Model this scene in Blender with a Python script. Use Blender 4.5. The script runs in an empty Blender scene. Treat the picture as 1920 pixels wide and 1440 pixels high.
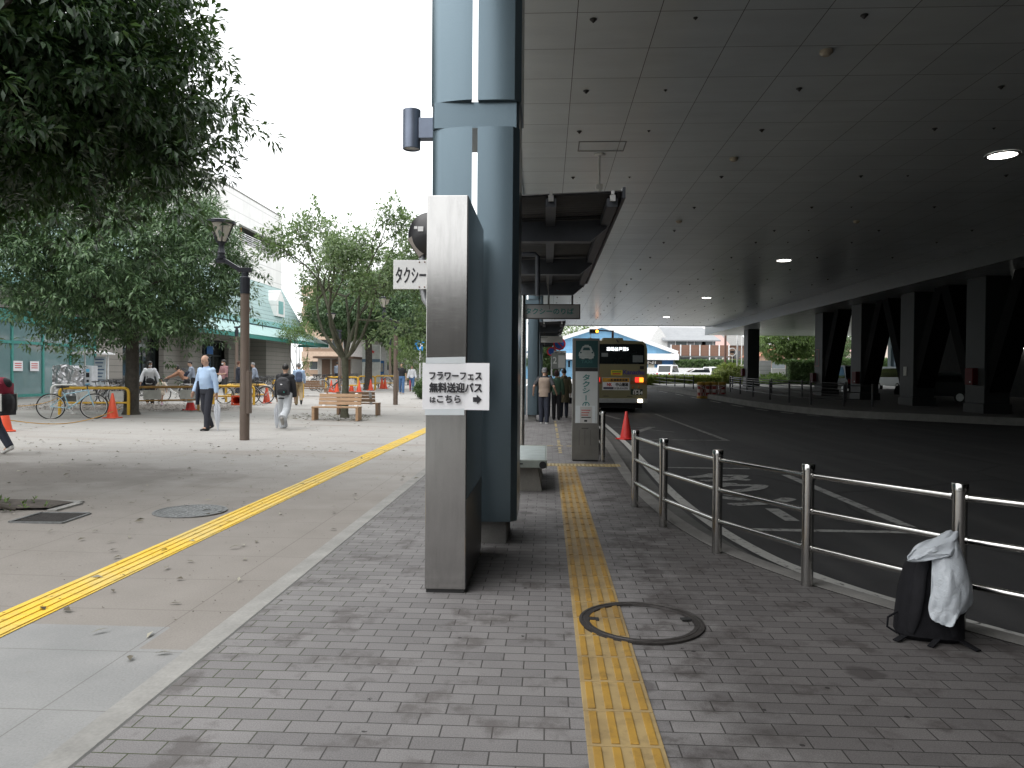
import bpy, math, random
import numpy as np
from mathutils import Vector, Matrix
R = math.radians
rnd = random.Random(7)
S = bpy.context.scene
COL = S.collection
# ------------------------------------------------------------------ camera
F = 1380.0
EYE = 1.45
YAW, PITCH, ROLL = math.atan(66/1380), math.atan(18.5/1380), R(0.45)
cam = bpy.data.cameras.new('camera')
cam.sensor_width = 36; cam.lens = 36*F/1920; cam.clip_start = .05; cam.clip_end = 2000
camo = bpy.data.objects.new('camera', cam); COL.objects.link(camo)
CM = Matrix.Rotation(YAW, 4, 'Z') @ Matrix.Rotation(math.pi/2-PITCH, 4, 'X') @ Matrix.Rotation(ROLL, 4, 'Z')
camo.matrix_world = Matrix.Translation((0, 0, EYE)) @ CM
S.camera = camo
# ------------------------------------------------------------------ sky, sun, exposure
SUN_EL, SUN_AZ = R(62), R(235)          # azimuth the light comes from, clockwise from +Y
w = bpy.data.worlds.new('World'); S.world = w; w.use_nodes = True
wn = w.node_tree; wn.nodes.clear()
sky = wn.nodes.new('ShaderNodeTexSky'); sky.sky_type = 'NISHITA'; sky.sun_disc = False
sky.sun_elevation = SUN_EL; sky.sun_rotation = SUN_AZ; sky.dust_density = 4; sky.air_density = 1.2
hs = wn.nodes.new('ShaderNodeHueSaturation'); hs.inputs['Saturation'].default_value = .16
hs.inputs['Value'].default_value = 1.0
bg = wn.nodes.new('ShaderNodeBackground'); bg.inputs['Strength'].default_value = .15
wo = wn.nodes.new('ShaderNodeOutputWorld')
mx = wn.nodes.new('ShaderNodeMix'); mx.data_type = 'RGBA'; mx.inputs[0].default_value = .55
mx.inputs[7].default_value = (11.6, 11.8, 12.0, 1)      # even cloud cover
wn.links.new(sky.outputs[0], hs.inputs['Color']); wn.links.new(hs.outputs[0], mx.inputs[6])
wn.links.new(mx.outputs[2], bg.inputs[0]); wn.links.new(bg.outputs[0], wo.inputs[0])
sl = bpy.data.lights.new('sun', 'SUN'); sl.energy = .9; sl.angle = R(75); sl.color = (1, .97, .93)
slo = bpy.data.objects.new('sun', sl); COL.objects.link(slo)
sd = Vector((math.sin(SUN_AZ)*math.cos(SUN_EL), math.cos(SUN_AZ)*math.cos(SUN_EL), math.sin(SUN_EL)))
slo.rotation_euler = sd.to_track_quat('Z', 'Y').to_euler()
S.view_settings.view_transform = 'Standard'; S.view_settings.look = 'None'
S.view_settings.exposure = 0.66; S.view_settings.gamma = 1
S.cycles.use_denoising = True
S.cycles.max_bounces = 8; S.cycles.diffuse_bounces = 5; S.cycles.glossy_bounces = 4
S.cycles.transmission_bounces = 6; S.cycles.transparent_max_bounces = 8
S.cycles.caustics_reflective = False; S.cycles.caustics_refractive = False
S.cycles.sample_clamp_indirect = 6
# ------------------------------------------------------------------ where pixels of the photo meet the world
def ray(px, py):
    d = CM.to_3x3() @ Vector(((px-960)/F, -(py-720)/F, -1))
    return d
def bz(y): return .013*min(max(y-25, 0), 65)
def pz(x, y): return .015*min(max(-x-3.3, 0), 10) + bz(y)      # the plaza rises a little
def onz(px, py, z):
    d = ray(px, py); t = (z-EYE)/d.z; return Vector((d.x*t, d.y*t, z))
def onY(px, py, Y):
    d = ray(px, py); t = Y/d.y; return Vector((d.x*t, Y, EYE+d.z*t))
def onX(px, py, X):
    d = ray(px, py); t = X/d.x; return Vector((X, d.y*t, EYE+d.z*t))
def G(px, py, dz=0, f=None):
    f = f or pz; d = ray(px, py); lo, hi = .5, 300
    for _ in range(50):
        t = (lo+hi)/2
        if EYE+d.z*t > f(d.x*t, d.y*t)+dz: lo = t
        else: hi = t
    return Vector((d.x*t, d.y*t, f(d.x*t, d.y*t)+dz))
def ground(px, py): return G(px, py)
def flat(px, py, dz=0): return G(px, py, dz, lambda x, y: bz(y))
# ------------------------------------------------------------------ materials
def N(nt, t, **k):
    n = nt.nodes.new('ShaderNode'+t)
    for a, b in k.items(): setattr(n, a, b)
    return n
def coords(nt, sc=(1, 1, 1), loc=(0, 0, 0), rot=(0, 0, 0)):
    tc = N(nt, 'TexCoord'); mp = N(nt, 'Mapping')
    mp.inputs['Scale'].default_value = sc; mp.inputs['Location'].default_value = loc; mp.inputs['Rotation'].default_value = rot
    nt.links.new(tc.outputs['Object'], mp.inputs[0]); return mp.outputs[0]
def noise(nt, vec, scale, detail=4, rough=.55, dist=0):
    n = N(nt, 'TexNoise'); n.inputs['Scale'].default_value = scale; n.inputs['Detail'].default_value = detail
    n.inputs['Roughness'].default_value = rough; n.inputs['Distortion'].default_value = dist
    nt.links.new(vec, n.inputs['Vector']); return n.outputs['Fac']
def ramp(nt, fac, stops):
    r = N(nt, 'ValToRGB'); e = r.color_ramp.elements
    while len(e) < len(stops): e.new(.5)
    for q, (p, c) in zip(e, stops):
        q.position = p; q.color = (c, c, c, 1) if isinstance(c, (int, float)) else (*c, 1)
    nt.links.new(fac, r.inputs[0]); return r.outputs[0]
def mixc(nt, fac, a, b, mode='MIX'):
    m = N(nt, 'Mix', data_type='RGBA', blend_type=mode)
    for i, v in ((0, fac), (6, a), (7, b)):
        if isinstance(v, (int, float)): m.inputs[i].default_value = v
        elif isinstance(v, tuple): m.inputs[i].default_value = (*v, 1)
        else: nt.links.new(v, m.inputs[i])
    return m.outputs[2]
def math_(nt, op, a, b=None, clamp=False):
    m = N(nt, 'Math', operation=op, use_clamp=clamp)
    for i, v in ((0, a), (1, b)):
        if v is None: continue
        if isinstance(v, (int, float)): m.inputs[i].default_value = v
        else: nt.links.new(v, m.inputs[i])
    return m.outputs[0]
def sep(nt, vec):
    s = N(nt, 'SeparateXYZ'); nt.links.new(vec, s.inputs[0]); return s.outputs
def bump(nt, b, h, strength=.3, dist=.01):
    n = N(nt, 'Bump'); n.inputs['Strength'].default_value = strength; n.inputs['Distance'].default_value = dist
    nt.links.new(h, n.inputs['Height']); nt.links.new(n.outputs[0], b.inputs['Normal'])
MATS = {}
def mat0(name):
    m = bpy.data.materials.new(name); m.use_nodes = True; nt = m.node_tree
    b = nt.nodes['Principled BSDF']; MATS[name] = m
    return m, nt, b
def mat(name, col, rough=.6, metal=0, var=.12, scale=6, bmp=0, bscale=60, spec=None, sc=(1, 1, 1), emit=None, es=1, alpha=None):
    if name in MATS: return MATS[name]
    m, nt, b = mat0(name)
    v = coords(nt, sc)
    f = noise(nt, v, scale, 5)
    lo = tuple(c*(1-var) for c in col); hi = tuple(min(1, c*(1+var)) for c in col)
    nt.links.new(ramp(nt, f, [(.3, lo), (.7, hi)]), b.inputs['Base Color'])
    b.inputs['Roughness'].default_value = rough; b.inputs['Metallic'].default_value = metal
    if spec is not None: b.inputs['Specular IOR Level'].default_value = spec
    if bmp: bump(nt, b, noise(nt, v, bscale, 3), bmp, .004)
    if emit: b.inputs['Emission Color'].default_value = (*emit, 1); b.inputs['Emission Strength'].default_value = es
    if alpha is not None: b.inputs['Alpha'].default_value = alpha
    return m
# ------------------------------------------------------------------ mesh builder
def frame_of(d, up=Vector((0, 0, 1))):
    d = d.normalized()
    if abs(d.dot(up)) > .97: up = Vector((0, 1, 0))
    a = d.cross(up).normalized(); return a, a.cross(d).normalized()*-1
class MB:
    def __init__(s): s.v = []; s.f = []; s.m = []; s.sm = []; s.mats = []; s.c = 0; s.T = None
    def use(s, m):
        if m not in s.mats: s.mats.append(m)
        s.c = s.mats.index(m); return s
    def add(s, vs, fs, smooth=False):
        o = len(s.v)
        for p in vs:
            p = Vector(p)
            if s.T is not None: p = s.T @ p
            s.v.append((p.x, p.y, p.z))
        for f in fs: s.f.append([i+o for i in f]); s.m.append(s.c); s.sm.append(smooth)
        return s
    def box(s, c, d, rz=0, rx=0, ry=0):
        M = Matrix.Translation(c) @ Matrix.Rotation(rz, 4, 'Z') @ Matrix.Rotation(ry, 4, 'Y') @ Matrix.Rotation(rx, 4, 'X')
        x, y, z = (q/2 for q in d)
        vs = [M @ Vector(p) for p in ((-x, -y, -z), (x, -y, -z), (x, y, -z), (-x, y, -z), (-x, -y, z), (x, -y, z), (x, y, z), (-x, y, z))]
        return s.add(vs, [(3, 2, 1, 0), (4, 5, 6, 7), (0, 1, 5, 4), (1, 2, 6, 5), (2, 3, 7, 6), (3, 0, 4, 7)])
    def bx(s, x0, x1, y0, y1, z0, z1): return s.box(((x0+x1)/2, (y0+y1)/2, (z0+z1)/2), (x1-x0, y1-y0, z1-z0))
    def beam(s, a, b, wd, ht, up=Vector((0, 0, 1))):
        a, b = Vector(a), Vector(b); n, u = frame_of(b-a, up)
        n, u = n*wd/2, u*ht/2
        vs = [a-n-u, a+n-u, a+n+u, a-n+u, b-n-u, b+n-u, b+n+u, b-n+u]
        return s.add(vs, [(0, 1, 2, 3), (7, 6, 5, 4), (0, 4, 5, 1), (1, 5, 6, 2), (2, 6, 7, 3), (3, 7, 4, 0)])
    def tube(s, pts, r, seg=10, cap=True, closed=False, smooth=True):
        pts = [Vector(p) for p in pts]; n = len(pts); rs = r if isinstance(r, (list, tuple)) else [r]*n
        vs = []; fs = []; pa = None
        for i, p in enumerate(pts):
            if closed: d = pts[(i+1) % n]-pts[i-1]
            else: d = pts[min(i+1, n-1)]-pts[max(i-1, 0)]
            d.normalize()
            if pa is None: a, b = frame_of(d)
            else:
                a = pa-d*pa.dot(d)
                if a.length < 1e-5: a, _ = frame_of(d)
                a.normalize(); b = d.cross(a)
            pa = a; b = d.cross(a)
            rr = rs[i]; ra, rb = rr if isinstance(rr, tuple) else (rr, rr)
            for k in range(seg):
                t = 2*math.pi*k/seg; vs.append(p+a*math.cos(t)*ra+b*math.sin(t)*rb)
        m = n if closed else n-1
        for i in range(m):
            for k in range(seg):
                k2 = (k+1) % seg; j = (i+1) % n
                fs.append((i*seg+k, i*seg+k2, j*seg+k2, j*seg+k))
        s.add(vs, fs, smooth)
        if cap and not closed:
            s.add(vs[:seg], [tuple(reversed(range(seg)))]); s.add(vs[-seg:], [tuple(range(seg))])
        return s
    def lathe(s, prof, c=(0, 0, 0), seg=24, smooth=True, axis=None, cap=True):
        c = Vector(c); vs = []; fs = []; n = len(prof)
        for r, z in prof:
            for k in range(seg):
                t = 2*math.pi*k/seg; p = Vector((r*math.cos(t), r*math.sin(t), z))
                vs.append(c+(axis @ p if axis is not None else p))
        for i in range(n-1):
            for k in range(seg):
                k2 = (k+1) % seg; fs.append((i*seg+k, i*seg+k2, (i+1)*seg+k2, (i+1)*seg+k))
        s.add(vs, fs, smooth)
        if cap and prof[0][0] > 1e-4: s.add(vs[:seg], [tuple(reversed(range(seg)))])
        if cap and prof[-1][0] > 1e-4: s.add(vs[-seg:], [tuple(range(seg))])
        return s
    def prism(s, poly, h0, h1, M=None, smooth=False):
        """polygon in xy extruded along z from h0 to h1, then placed by M"""
        M = M or Matrix.Identity(4); n = len(poly)
        lo = [M @ Vector((x, y, h0)) for x, y in poly]; hi = [M @ Vector((x, y, h1)) for x, y in poly]
        s.add(lo, [tuple(reversed(range(n)))]); s.add(hi, [tuple(range(n))])
        return s.add(lo+hi, [(i, (i+1) % n, n+(i+1) % n, n+i) for i in range(n)], smooth)
    def ball(s, c, r, seg=12, rings=8):
        r = r if isinstance(r, (tuple, list)) else (r, r, r); c = Vector(c); vs = []; fs = []
        for i in range(rings+1):
            ph = math.pi*i/rings
            for k in range(seg):
                t = 2*math.pi*k/seg
                vs.append(c+Vector((r[0]*math.sin(ph)*math.cos(t), r[1]*math.sin(ph)*math.sin(t), r[2]*math.cos(ph))))
        for i in range(rings):
            for k in range(seg):
                k2 = (k+1) % seg; fs.append((i*seg+k, (i+1)*seg+k, (i+1)*seg+k2, i*seg+k2))
        return s.add(vs, fs, True)
    def mesh(s, name):
        me = bpy.data.meshes.new(name); me.from_pydata(s.v, [], s.f)
        for m in s.mats: me.materials.append(m)
        me.polygons.foreach_set('material_index', s.m); me.polygons.foreach_set('use_smooth', s.sm); me.update()
        return me
    def build(s, name, parent=None, bevel=0, label=None):
        o = bpy.data.objects.new(name, s.mesh(name)); COL.objects.link(o)
        if parent: o.parent = parent
        if any(s.sm): o.data.set_sharp_from_angle(angle=R(38))
        if bevel:
            b = o.modifiers.new('bevel', 'BEVEL'); b.width = bevel; b.segments = 2; b.limit_method = 'ANGLE'; b.angle_limit = R(40)
        if label: o['label'] = label
        return o
def mb(m): return MB().use(m)
def tag(o, label=None, cat=None, group=None, kind=None):
    if label: o['label'] = label
    if cat: o['category'] = cat
    if group: o['group'] = group
    if kind: o['kind'] = kind
    return o
def thing(name, label, cat, loc=(0, 0, 0), rz=0, group=None):
    o = bpy.data.objects.new(name, None); COL.objects.link(o); o.empty_display_size = .1
    o.location = loc; o.rotation_euler = (0, 0, rz); return tag(o, label, cat, group)
def kids(o): return KID.get(o.name, [])
def dup(o, loc=None, rz=None, label=None, group=None, scale=None, swap=None):
    def cp(q, par):
        c = q.copy(); COL.objects.link(c); c.parent = par
        if swap and c.type == 'MESH' and any(m.name in swap for m in c.data.materials if m):
            key = (c.data.name, tuple(sorted((a, b.name) for a, b in swap.items())))
            if key not in SWAP:
                d = c.data.copy()
                for i, m in enumerate(d.materials):
                    if m and m.name in swap: d.materials[i] = swap[m.name]
                SWAP[key] = d
            c.data = SWAP[key]
        for ch in [x for x in COL.objects if x.parent is q]: cp(ch, c)
        return c
    c = cp(o, None)
    if loc is not None: c.location = loc
    if rz is not None: c.rotation_euler = (0, 0, rz)
    if scale: c.scale = (scale,)*3
    return tag(c, label, None, group)
SWAP = {}
def struct(o, label=None): return tag(o, label, None, None, 'structure')
# ------------------------------------------------------------------ lettering
def text_data(body, size=1, bold=0):
    c = bpy.data.curves.new('lettering', 'FONT'); c.body = body; c.size = size; c.resolution_u = 4
    o = bpy.data.objects.new('lettering', c); COL.objects.link(o)
    dg = bpy.context.evaluated_depsgraph_get(); me = bpy.data.meshes.new_from_object(o.evaluated_get(dg))
    bpy.data.objects.remove(o); bpy.data.curves.remove(c)
    n = len(me.vertices); co = np.zeros(n*3); me.vertices.foreach_get('co', co); co = co.reshape(-1, 3)
    fs = [list(p.vertices) for p in me.polygons]; bpy.data.meshes.remove(me)
    return co, fs
def text(m, body, x0, x1, z0, z1, M, bold=0, keep=False, vert=False):
    """adds lettering filling the box x0..x1, z0..z1 of the plane placed by M (local x right, z up, facing -y)"""
    if vert:
        k = len(body); h = (z1-z0)/k
        for i, ch in enumerate(body):
            if ch == 'ー': text(m, '|', (x0+x1)/2-.05*(x1-x0), (x0+x1)/2+.05*(x1-x0), z1-(i+.92)*h, z1-(i+.08)*h, M, bold)
            else: text(m, ch, x0, x1, z1-(i+.94)*h, z1-(i+.06)*h, M, bold)
        return m
    co, fs = text_data(body)
    lo, hi = co.min(0), co.max(0); w_, h_ = hi[0]-lo[0], hi[1]-lo[1]
    sx, sz = (x1-x0)/max(w_, 1e-6), (z1-z0)/max(h_, 1e-6); ox, oz = x0, z0
    if keep:
        q = min(sx, sz); ox = x0+((x1-x0)-w_*q)/2; oz = z0+((z1-z0)-h_*q)/2; sx = sz = q
    sh = [(0, 0)] if not bold else [(0, 0)]+[(bold*math.cos(t), bold*math.sin(t)) for t in np.arange(8)*math.pi/4]
    for k, (dx, dz) in enumerate(sh):
        m.add([M @ Vector(((p[0]-lo[0])*sx+ox+dx, -.0003*k, (p[1]-lo[1])*sz+oz+dz)) for p in co], fs)
    return m
def plane_at(c, rz=0): return Matrix.Translation(c) @ Matrix.Rotation(rz, 4, 'Z')
# ================================================================== ground materials
def m_plaza():
    m, nt, b = mat0('plaza paving'); v = coords(nt); X, Y, Z = sep(nt, v)
    wob = noise(nt, v, .55, 5, .6); wob2 = noise(nt, v, 2.2, 4)
    # light concrete flags, brown pressed paving in a band, dirty earth below the big tree
    yy = math_(nt, 'ADD', Y, math_(nt, 'MULTIPLY', math_(nt, 'SUBTRACT', wob, .5), 5.0))
    far = N(nt, 'MapRange'); nt.links.new(yy, far.inputs[0]); far.inputs[1].default_value = 7.5; far.inputs[2].default_value = 13.5
    near1 = math_(nt, 'LESS_THAN', Y, 3.73); near2 = math_(nt, 'MULTIPLY', math_(nt, 'LESS_THAN', Y, 4.06), math_(nt, 'LESS_THAN', X, -2.12))
    light = math_(nt, 'MAXIMUM', far.outputs[0], math_(nt, 'MAXIMUM', near1, near2))
    vs = coords(nt, (.16, .8, 1), rot=(0, 0, .5)); pat = noise(nt, vs, 1.1, 5, .6)
    pale = mixc(nt, ramp(nt, pat, [(.52, 0), (.66, .75)]), (.40, .385, .365), (.30, .268, .235))
    pale = mixc(nt, ramp(nt, wob2, [(.35, .35), (.65, 0)]), pale, (.33, .315, .295))
    brown = mixc(nt, wob2, (.205, .187, .168), (.272, .252, .230))
    pale = mixc(nt, math_(nt, 'LESS_THAN', Y, 6), pale, mixc(nt, ramp(nt, wob2, [(.3, 0), (.7, 1)]), (.225, .228, .226), (.275, .275, .27)))
    c = mixc(nt, light, brown, pale)
    bk = N(nt, 'TexBrick'); bk.offset = 0; nt.links.new(coords(nt, loc=(.15, .27, 0)), bk.inputs[0])
    for i, q in (('Scale', 1), ('Mortar Size', .004), ('Brick Width', 1.0), ('Row Height', .66), ('Mortar Smooth', .2)): bk.inputs[i].default_value = q
    bk.inputs['Color1'].default_value = bk.inputs['Color2'].default_value = (1, 1, 1, 1); bk.inputs['Mortar'].default_value = (.62, .6, .58, 1)
    c = mixc(nt, .8, c, bk.outputs[0], 'MULTIPLY')
    sp = noise(nt, v, 90, 2); c = mixc(nt, .5, c, ramp(nt, sp, [(.3, .72), (.62, 1.0)]), 'MULTIPLY')
    st = noise(nt, v, 7, 6, .7); c = mixc(nt, ramp(nt, st, [(.62, 0), (.74, .35)]), c, (.16, .135, .11))
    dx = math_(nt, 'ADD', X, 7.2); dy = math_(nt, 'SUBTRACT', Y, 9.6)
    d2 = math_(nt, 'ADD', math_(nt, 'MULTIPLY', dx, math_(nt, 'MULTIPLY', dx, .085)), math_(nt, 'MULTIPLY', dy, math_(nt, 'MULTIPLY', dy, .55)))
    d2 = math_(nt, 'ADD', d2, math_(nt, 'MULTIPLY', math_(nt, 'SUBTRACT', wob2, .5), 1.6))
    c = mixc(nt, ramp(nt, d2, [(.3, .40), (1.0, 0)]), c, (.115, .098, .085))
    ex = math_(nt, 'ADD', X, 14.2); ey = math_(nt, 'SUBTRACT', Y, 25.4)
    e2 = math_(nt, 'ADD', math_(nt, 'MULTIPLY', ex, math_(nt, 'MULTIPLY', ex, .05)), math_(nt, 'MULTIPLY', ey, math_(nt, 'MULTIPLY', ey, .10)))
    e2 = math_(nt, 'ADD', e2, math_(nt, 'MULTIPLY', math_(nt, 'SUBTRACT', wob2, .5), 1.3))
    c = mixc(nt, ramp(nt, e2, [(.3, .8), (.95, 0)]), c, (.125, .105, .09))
    nt.links.new(c, b.inputs['Base Color']); b.inputs['Roughness'].default_value = .85; b.inputs['Specular IOR Level'].default_value = .3
    bump(nt, b, sp, .35, .004); return m
def m_brick():
    m, nt, b = mat0('grey block paving'); v = coords(nt)
    wv = mixc(nt, .012, v, N(nt, 'TexNoise').outputs['Color'], 'ADD') if False else v
    bk = N(nt, 'TexBrick'); bk.offset = .5; nt.links.new(wv, bk.inputs[0])
    for i, q in (('Scale', 1), ('Mortar Size', .0034), ('Brick Width', .21), ('Row Height', .1), ('Mortar Smooth', .25), ('Bias', 0)): bk.inputs[i].default_value = q
    bk.inputs['Color1'].default_value = (.172, .165, .165, 1); bk.inputs['Color2'].default_value = (.222, .214, .212, 1)
    n1 = noise(nt, v, .8, 5, .6); n2 = noise(nt, v, 3.1, 5, .65); sp = noise(nt, v, 170, 2)
    X, Y, Z = sep(nt, v)
    moss = math_(nt, 'MULTIPLY', ramp(nt, X, [(0, 0), (1, 1)]), 0)
    mg = N(nt, 'MapRange'); nt.links.new(math_(nt, 'ADD', X, math_(nt, 'MULTIPLY', n2, 1.2)), mg.inputs[0]); mg.inputs[1].default_value = -.3; mg.inputs[2].default_value = -1.0
    mort = mixc(nt, math_(nt, 'MULTIPLY', mg.outputs[0], .8), (.055, .052, .05), (.055, .068, .026)); nt.links.new(mort, bk.inputs['Mortar'])
    c = bk.outputs[0]
    c = mixc(nt, .8, c, ramp(nt, n1, [(.3, .78), (.7, 1.1)]), 'MULTIPLY')
    c = mixc(nt, .65, c, ramp(nt, sp, [(.32, .6), (.65, 1.15)]), 'MULTIPLY')
    c = mixc(nt, ramp(nt, n2, [(.53, 0), (.64, .62)]), c, (.075, .066, .063))             # old wet stains
    vo = N(nt, 'TexVoronoi'); vo.inputs['Scale'].default_value = 1.7; vo.inputs['Randomness'].default_value = 1
    dv = N(nt, 'Mapping'); nt.links.new(v, dv.inputs[0]); nt.links.new(dv.outputs[0], vo.inputs['Vector'])
    dd = math_(nt, 'ADD', vo.outputs['Distance'], math_(nt, 'MULTIPLY', math_(nt, 'SUBTRACT', n2, .5), .35))
    gate = math_(nt, 'GREATER_THAN', n1, .44)
    c = mixc(nt, math_(nt, 'MULTIPLY', gate, ramp(nt, dd, [(.09, .75), (.14, 0)])), c, (.075, .068, .068))   # spilled drops
    g2 = N(nt, 'TexVoronoi'); g2.inputs['Scale'].default_value = 7; nt.links.new(v, g2.inputs['Vector'])
    c = mixc(nt, math_(nt, 'MULTIPLY', math_(nt, 'LESS_THAN', g2.outputs['Distance'], .085), math_(nt, 'GREATER_THAN', n2, .52)), c, (.045, .042, .042))   # flattened gum
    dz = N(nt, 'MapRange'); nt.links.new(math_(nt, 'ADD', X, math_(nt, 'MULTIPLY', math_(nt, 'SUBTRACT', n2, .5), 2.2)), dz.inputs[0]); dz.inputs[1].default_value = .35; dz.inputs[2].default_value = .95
    c = mixc(nt, math_(nt, 'MULTIPLY', dz.outputs[0], .85), c, mixc(nt, 1, c, (.49, .475, .468), 'MULTIPLY'))       # kerb side darkened: grime together with painted-in shade under the deck
    nt.links.new(c, b.inputs['Base Color']); b.inputs['Roughness'].default_value = .78; b.inputs['Specular IOR Level'].default_value = .35
    h = math_(nt, 'ADD', math_(nt, 'MULTIPLY', bk.outputs['Fac'], -1.0), math_(nt, 'MULTIPLY', sp, .35)); bump(nt, b, h, .55, .005)
    return m
def m_asphalt():
    m, nt, b = mat0('asphalt'); v = coords(nt); n1 = noise(nt, v, .35, 5, .6); sp = noise(nt, v, 120, 2)
    c = ramp(nt, n1, [(.3, (.026, .026, .028)), (.7, (.040, .040, .042))]); c = mixc(nt, .6, c, ramp(nt, sp, [(.3, .6), (.65, 1.2)]), 'MULTIPLY')
    n2 = noise(nt, v, 1.6, 4); c = mixc(nt, ramp(nt, n2, [(.56, 0), (.68, .6)]), c, (.017, .017, .019))
    n3 = noise(nt, coords(nt, (1.4, .07, 1)), 1.2, 4); c = mixc(nt, ramp(nt, n3, [(.5, 0), (.66, .55)]), c, (.060, .060, .060))
    vc = N(nt, 'TexVoronoi', feature='DISTANCE_TO_EDGE'); vc.inputs['Scale'].default_value = .22; wv_ = mixc(nt, .25, v, mixc(nt, 1, noise(nt, v, 1.5, 5), (.5, .5, .5), 'SUBTRACT'), 'ADD'); nt.links.new(wv_, vc.inputs['Vector'])
    c = mixc(nt, ramp(nt, vc.outputs['Distance'], [(.002, .8), (.006, 0)]), c, (.010, .010, .011))
    nt.links.new(c, b.inputs['Base Color']); b.inputs['Roughness'].default_value = .8; bump(nt, b, sp, .5, .006); return m
def m_worn(name, col, under, lo=.42, hi=.52, sc=14):
    m, nt, b = mat0(name); v = coords(nt); f = noise(nt, v, sc, 6, .7)
    nt.links.new(mixc(nt, ramp(nt, f, [(lo, 1), (hi, 0)]), under, col) if False else mixc(nt, ramp(nt, f, [(lo, 0), (hi, 1)]), under, col), b.inputs['Base Color'])
    b.inputs['Roughness'].default_value = .8; return m
def m_yellow(name, col, dirt):
    m, nt, b = mat0(name); v = coords(nt); f = noise(nt, v, 1.3, 5, .65); g = noise(nt, v, 9, 6, .7)
    c = mixc(nt, ramp(nt, f, [(.42, 0), (.62, .75)]), col, dirt)
    c = mixc(nt, ramp(nt, g, [(.5, 0), (.72, .55)]), c, tuple(q*.6 for q in dirt))
    nt.links.new(c, b.inputs['Base Color']); b.inputs['Roughness'].default_value = .6; return m
def concrete(name, col, s=3, var=.2):
    m, nt, b = mat0(name); v = coords(nt); f = noise(nt, v, s, 7, .65); g = noise(nt, v, 60, 3)
    c = ramp(nt, f, [(.3, tuple(q*(1-var) for q in col)), (.7, tuple(min(1, q*(1+var)) for q in col))])
    c = mixc(nt, .5, c, ramp(nt, g, [(.3, .75), (.65, 1.05)]), 'MULTIPLY')
    nt.links.new(c, b.inputs['Base Color']); b.inputs['Roughness'].default_value = .85; bump(nt, b, g, .3, .004); return m
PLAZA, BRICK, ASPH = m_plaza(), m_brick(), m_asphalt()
CONC = concrete('kerb concrete', (.19, .185, .175)); PALEC = concrete('pale concrete', (.26, .255, .24))
WHITE_LINE = m_worn('worn white road paint', (.42, .42, .40), (.06, .06, .06), .34, .46)
YEL = m_yellow('tactile yellow', (.35, .255, .115), (.17, .12, .06)); YELB = m_yellow('tactile bar yellow', (.37, .215, .035), (.17, .105, .035)); YEL2 = m_yellow('bright tactile yellow', (.76, .51, .05), (.60, .47, .17))
def sheet(name, m, xs, ys, zf):
    q = mb(m); vs = [(x, y, zf(x, y)) for y in ys for x in xs]; n = len(xs)
    q.add(vs, [(j*n+i, j*n+i+1, (j+1)*n+i+1, (j+1)*n+i) for j in range(len(ys)-1) for i in range(n-1)]); return q
YB = [-60, -20, 0, 25, 45, 66, 90, 400]
tag(sheet('road', ASPH, [-1.0, 20, 60, 300], YB, lambda x, y: bz(y)-.15).build('road'), None, None, None, 'structure')
tag(sheet('plaza', PLAZA, [-400, -60, -13.3, -3.3, -1.86], YB, pz).build('plaza_paving'), None, None, None, 'structure')
# kerb line of the pavement: X as a function of Y, curving away to the right near the camera
KY = [(110, 1.4), (90, 1.4), (66, 1.4), (45, 1.4), (25, 1.4), (17.4, 1.4), (13, 1.3), (10.5, 1.24), (8.97, 1.26), (7.76, 1.33), (7.0, 1.42), (6.25, 1.56), (5.64, 1.79), (5.13, 2.05), (4.1, 2.74), (3.3, 3.6), (2.6, 4.8), (1.9, 6.8), (1.3, 10), (.8, 16), (.4, 30)]
def chaikin(p, n=2):
    for _ in range(n):
        q = [p[0]]
        for a, b in zip(p, p[1:]): q += [(a[0]*.75+b[0]*.25, a[1]*.75+b[1]*.25), (a[0]*.25+b[0]*.75, a[1]*.25+b[1]*.75)]
        p = q+[p[-1]]
    return p
KERB = [(x, y) for y, x in chaikin(KY, 2)]
def offset(path, d):
    out = []
    for i, (x, y) in enumerate(path):
        a = path[max(i-1, 0)]; b = path[min(i+1, len(path)-1)]; t = Vector((b[0]-a[0], b[1]-a[1])).normalized()
        out.append((x-t.y*d, y+t.x*d))
    return out
def ribbon(q, A, B, za, zb=None):
    zb = za if zb is None else zb; n = len(A)
    return q.add([(x, y, bz(y)+za) for x, y in A]+[(x, y, bz(y)+zb) for x, y in B], [(i, i+1, n+i+1, n+i) for i in range(n-1)])
inner = offset(KERB, -.16)
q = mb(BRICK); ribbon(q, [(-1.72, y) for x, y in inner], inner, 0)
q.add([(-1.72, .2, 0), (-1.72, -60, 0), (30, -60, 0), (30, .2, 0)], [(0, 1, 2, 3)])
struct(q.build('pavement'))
q = mb(CONC); ribbon(q, inner, KERB, .004); ribbon(q, KERB, offset(KERB, .012), .004, -.15); struct(q.build('kerb'))
gut = concrete('gutter concrete', (.10, .10, .095))
q = mb(gut); ribbon(q, offset(KERB, .012), offset(KERB, .34), -.145); struct(q.build('gutter'))
q = mb(WHITE_LINE); ribbon(q, offset(KERB, .40), offset(KERB, .53), -.144); struct(q.build('road_marking'))
q = mb(PALEC); q.bx(-1.86, -1.73, -40, 24.9, -.2, .006); struct(q.build('kerb_strip'))
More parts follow.
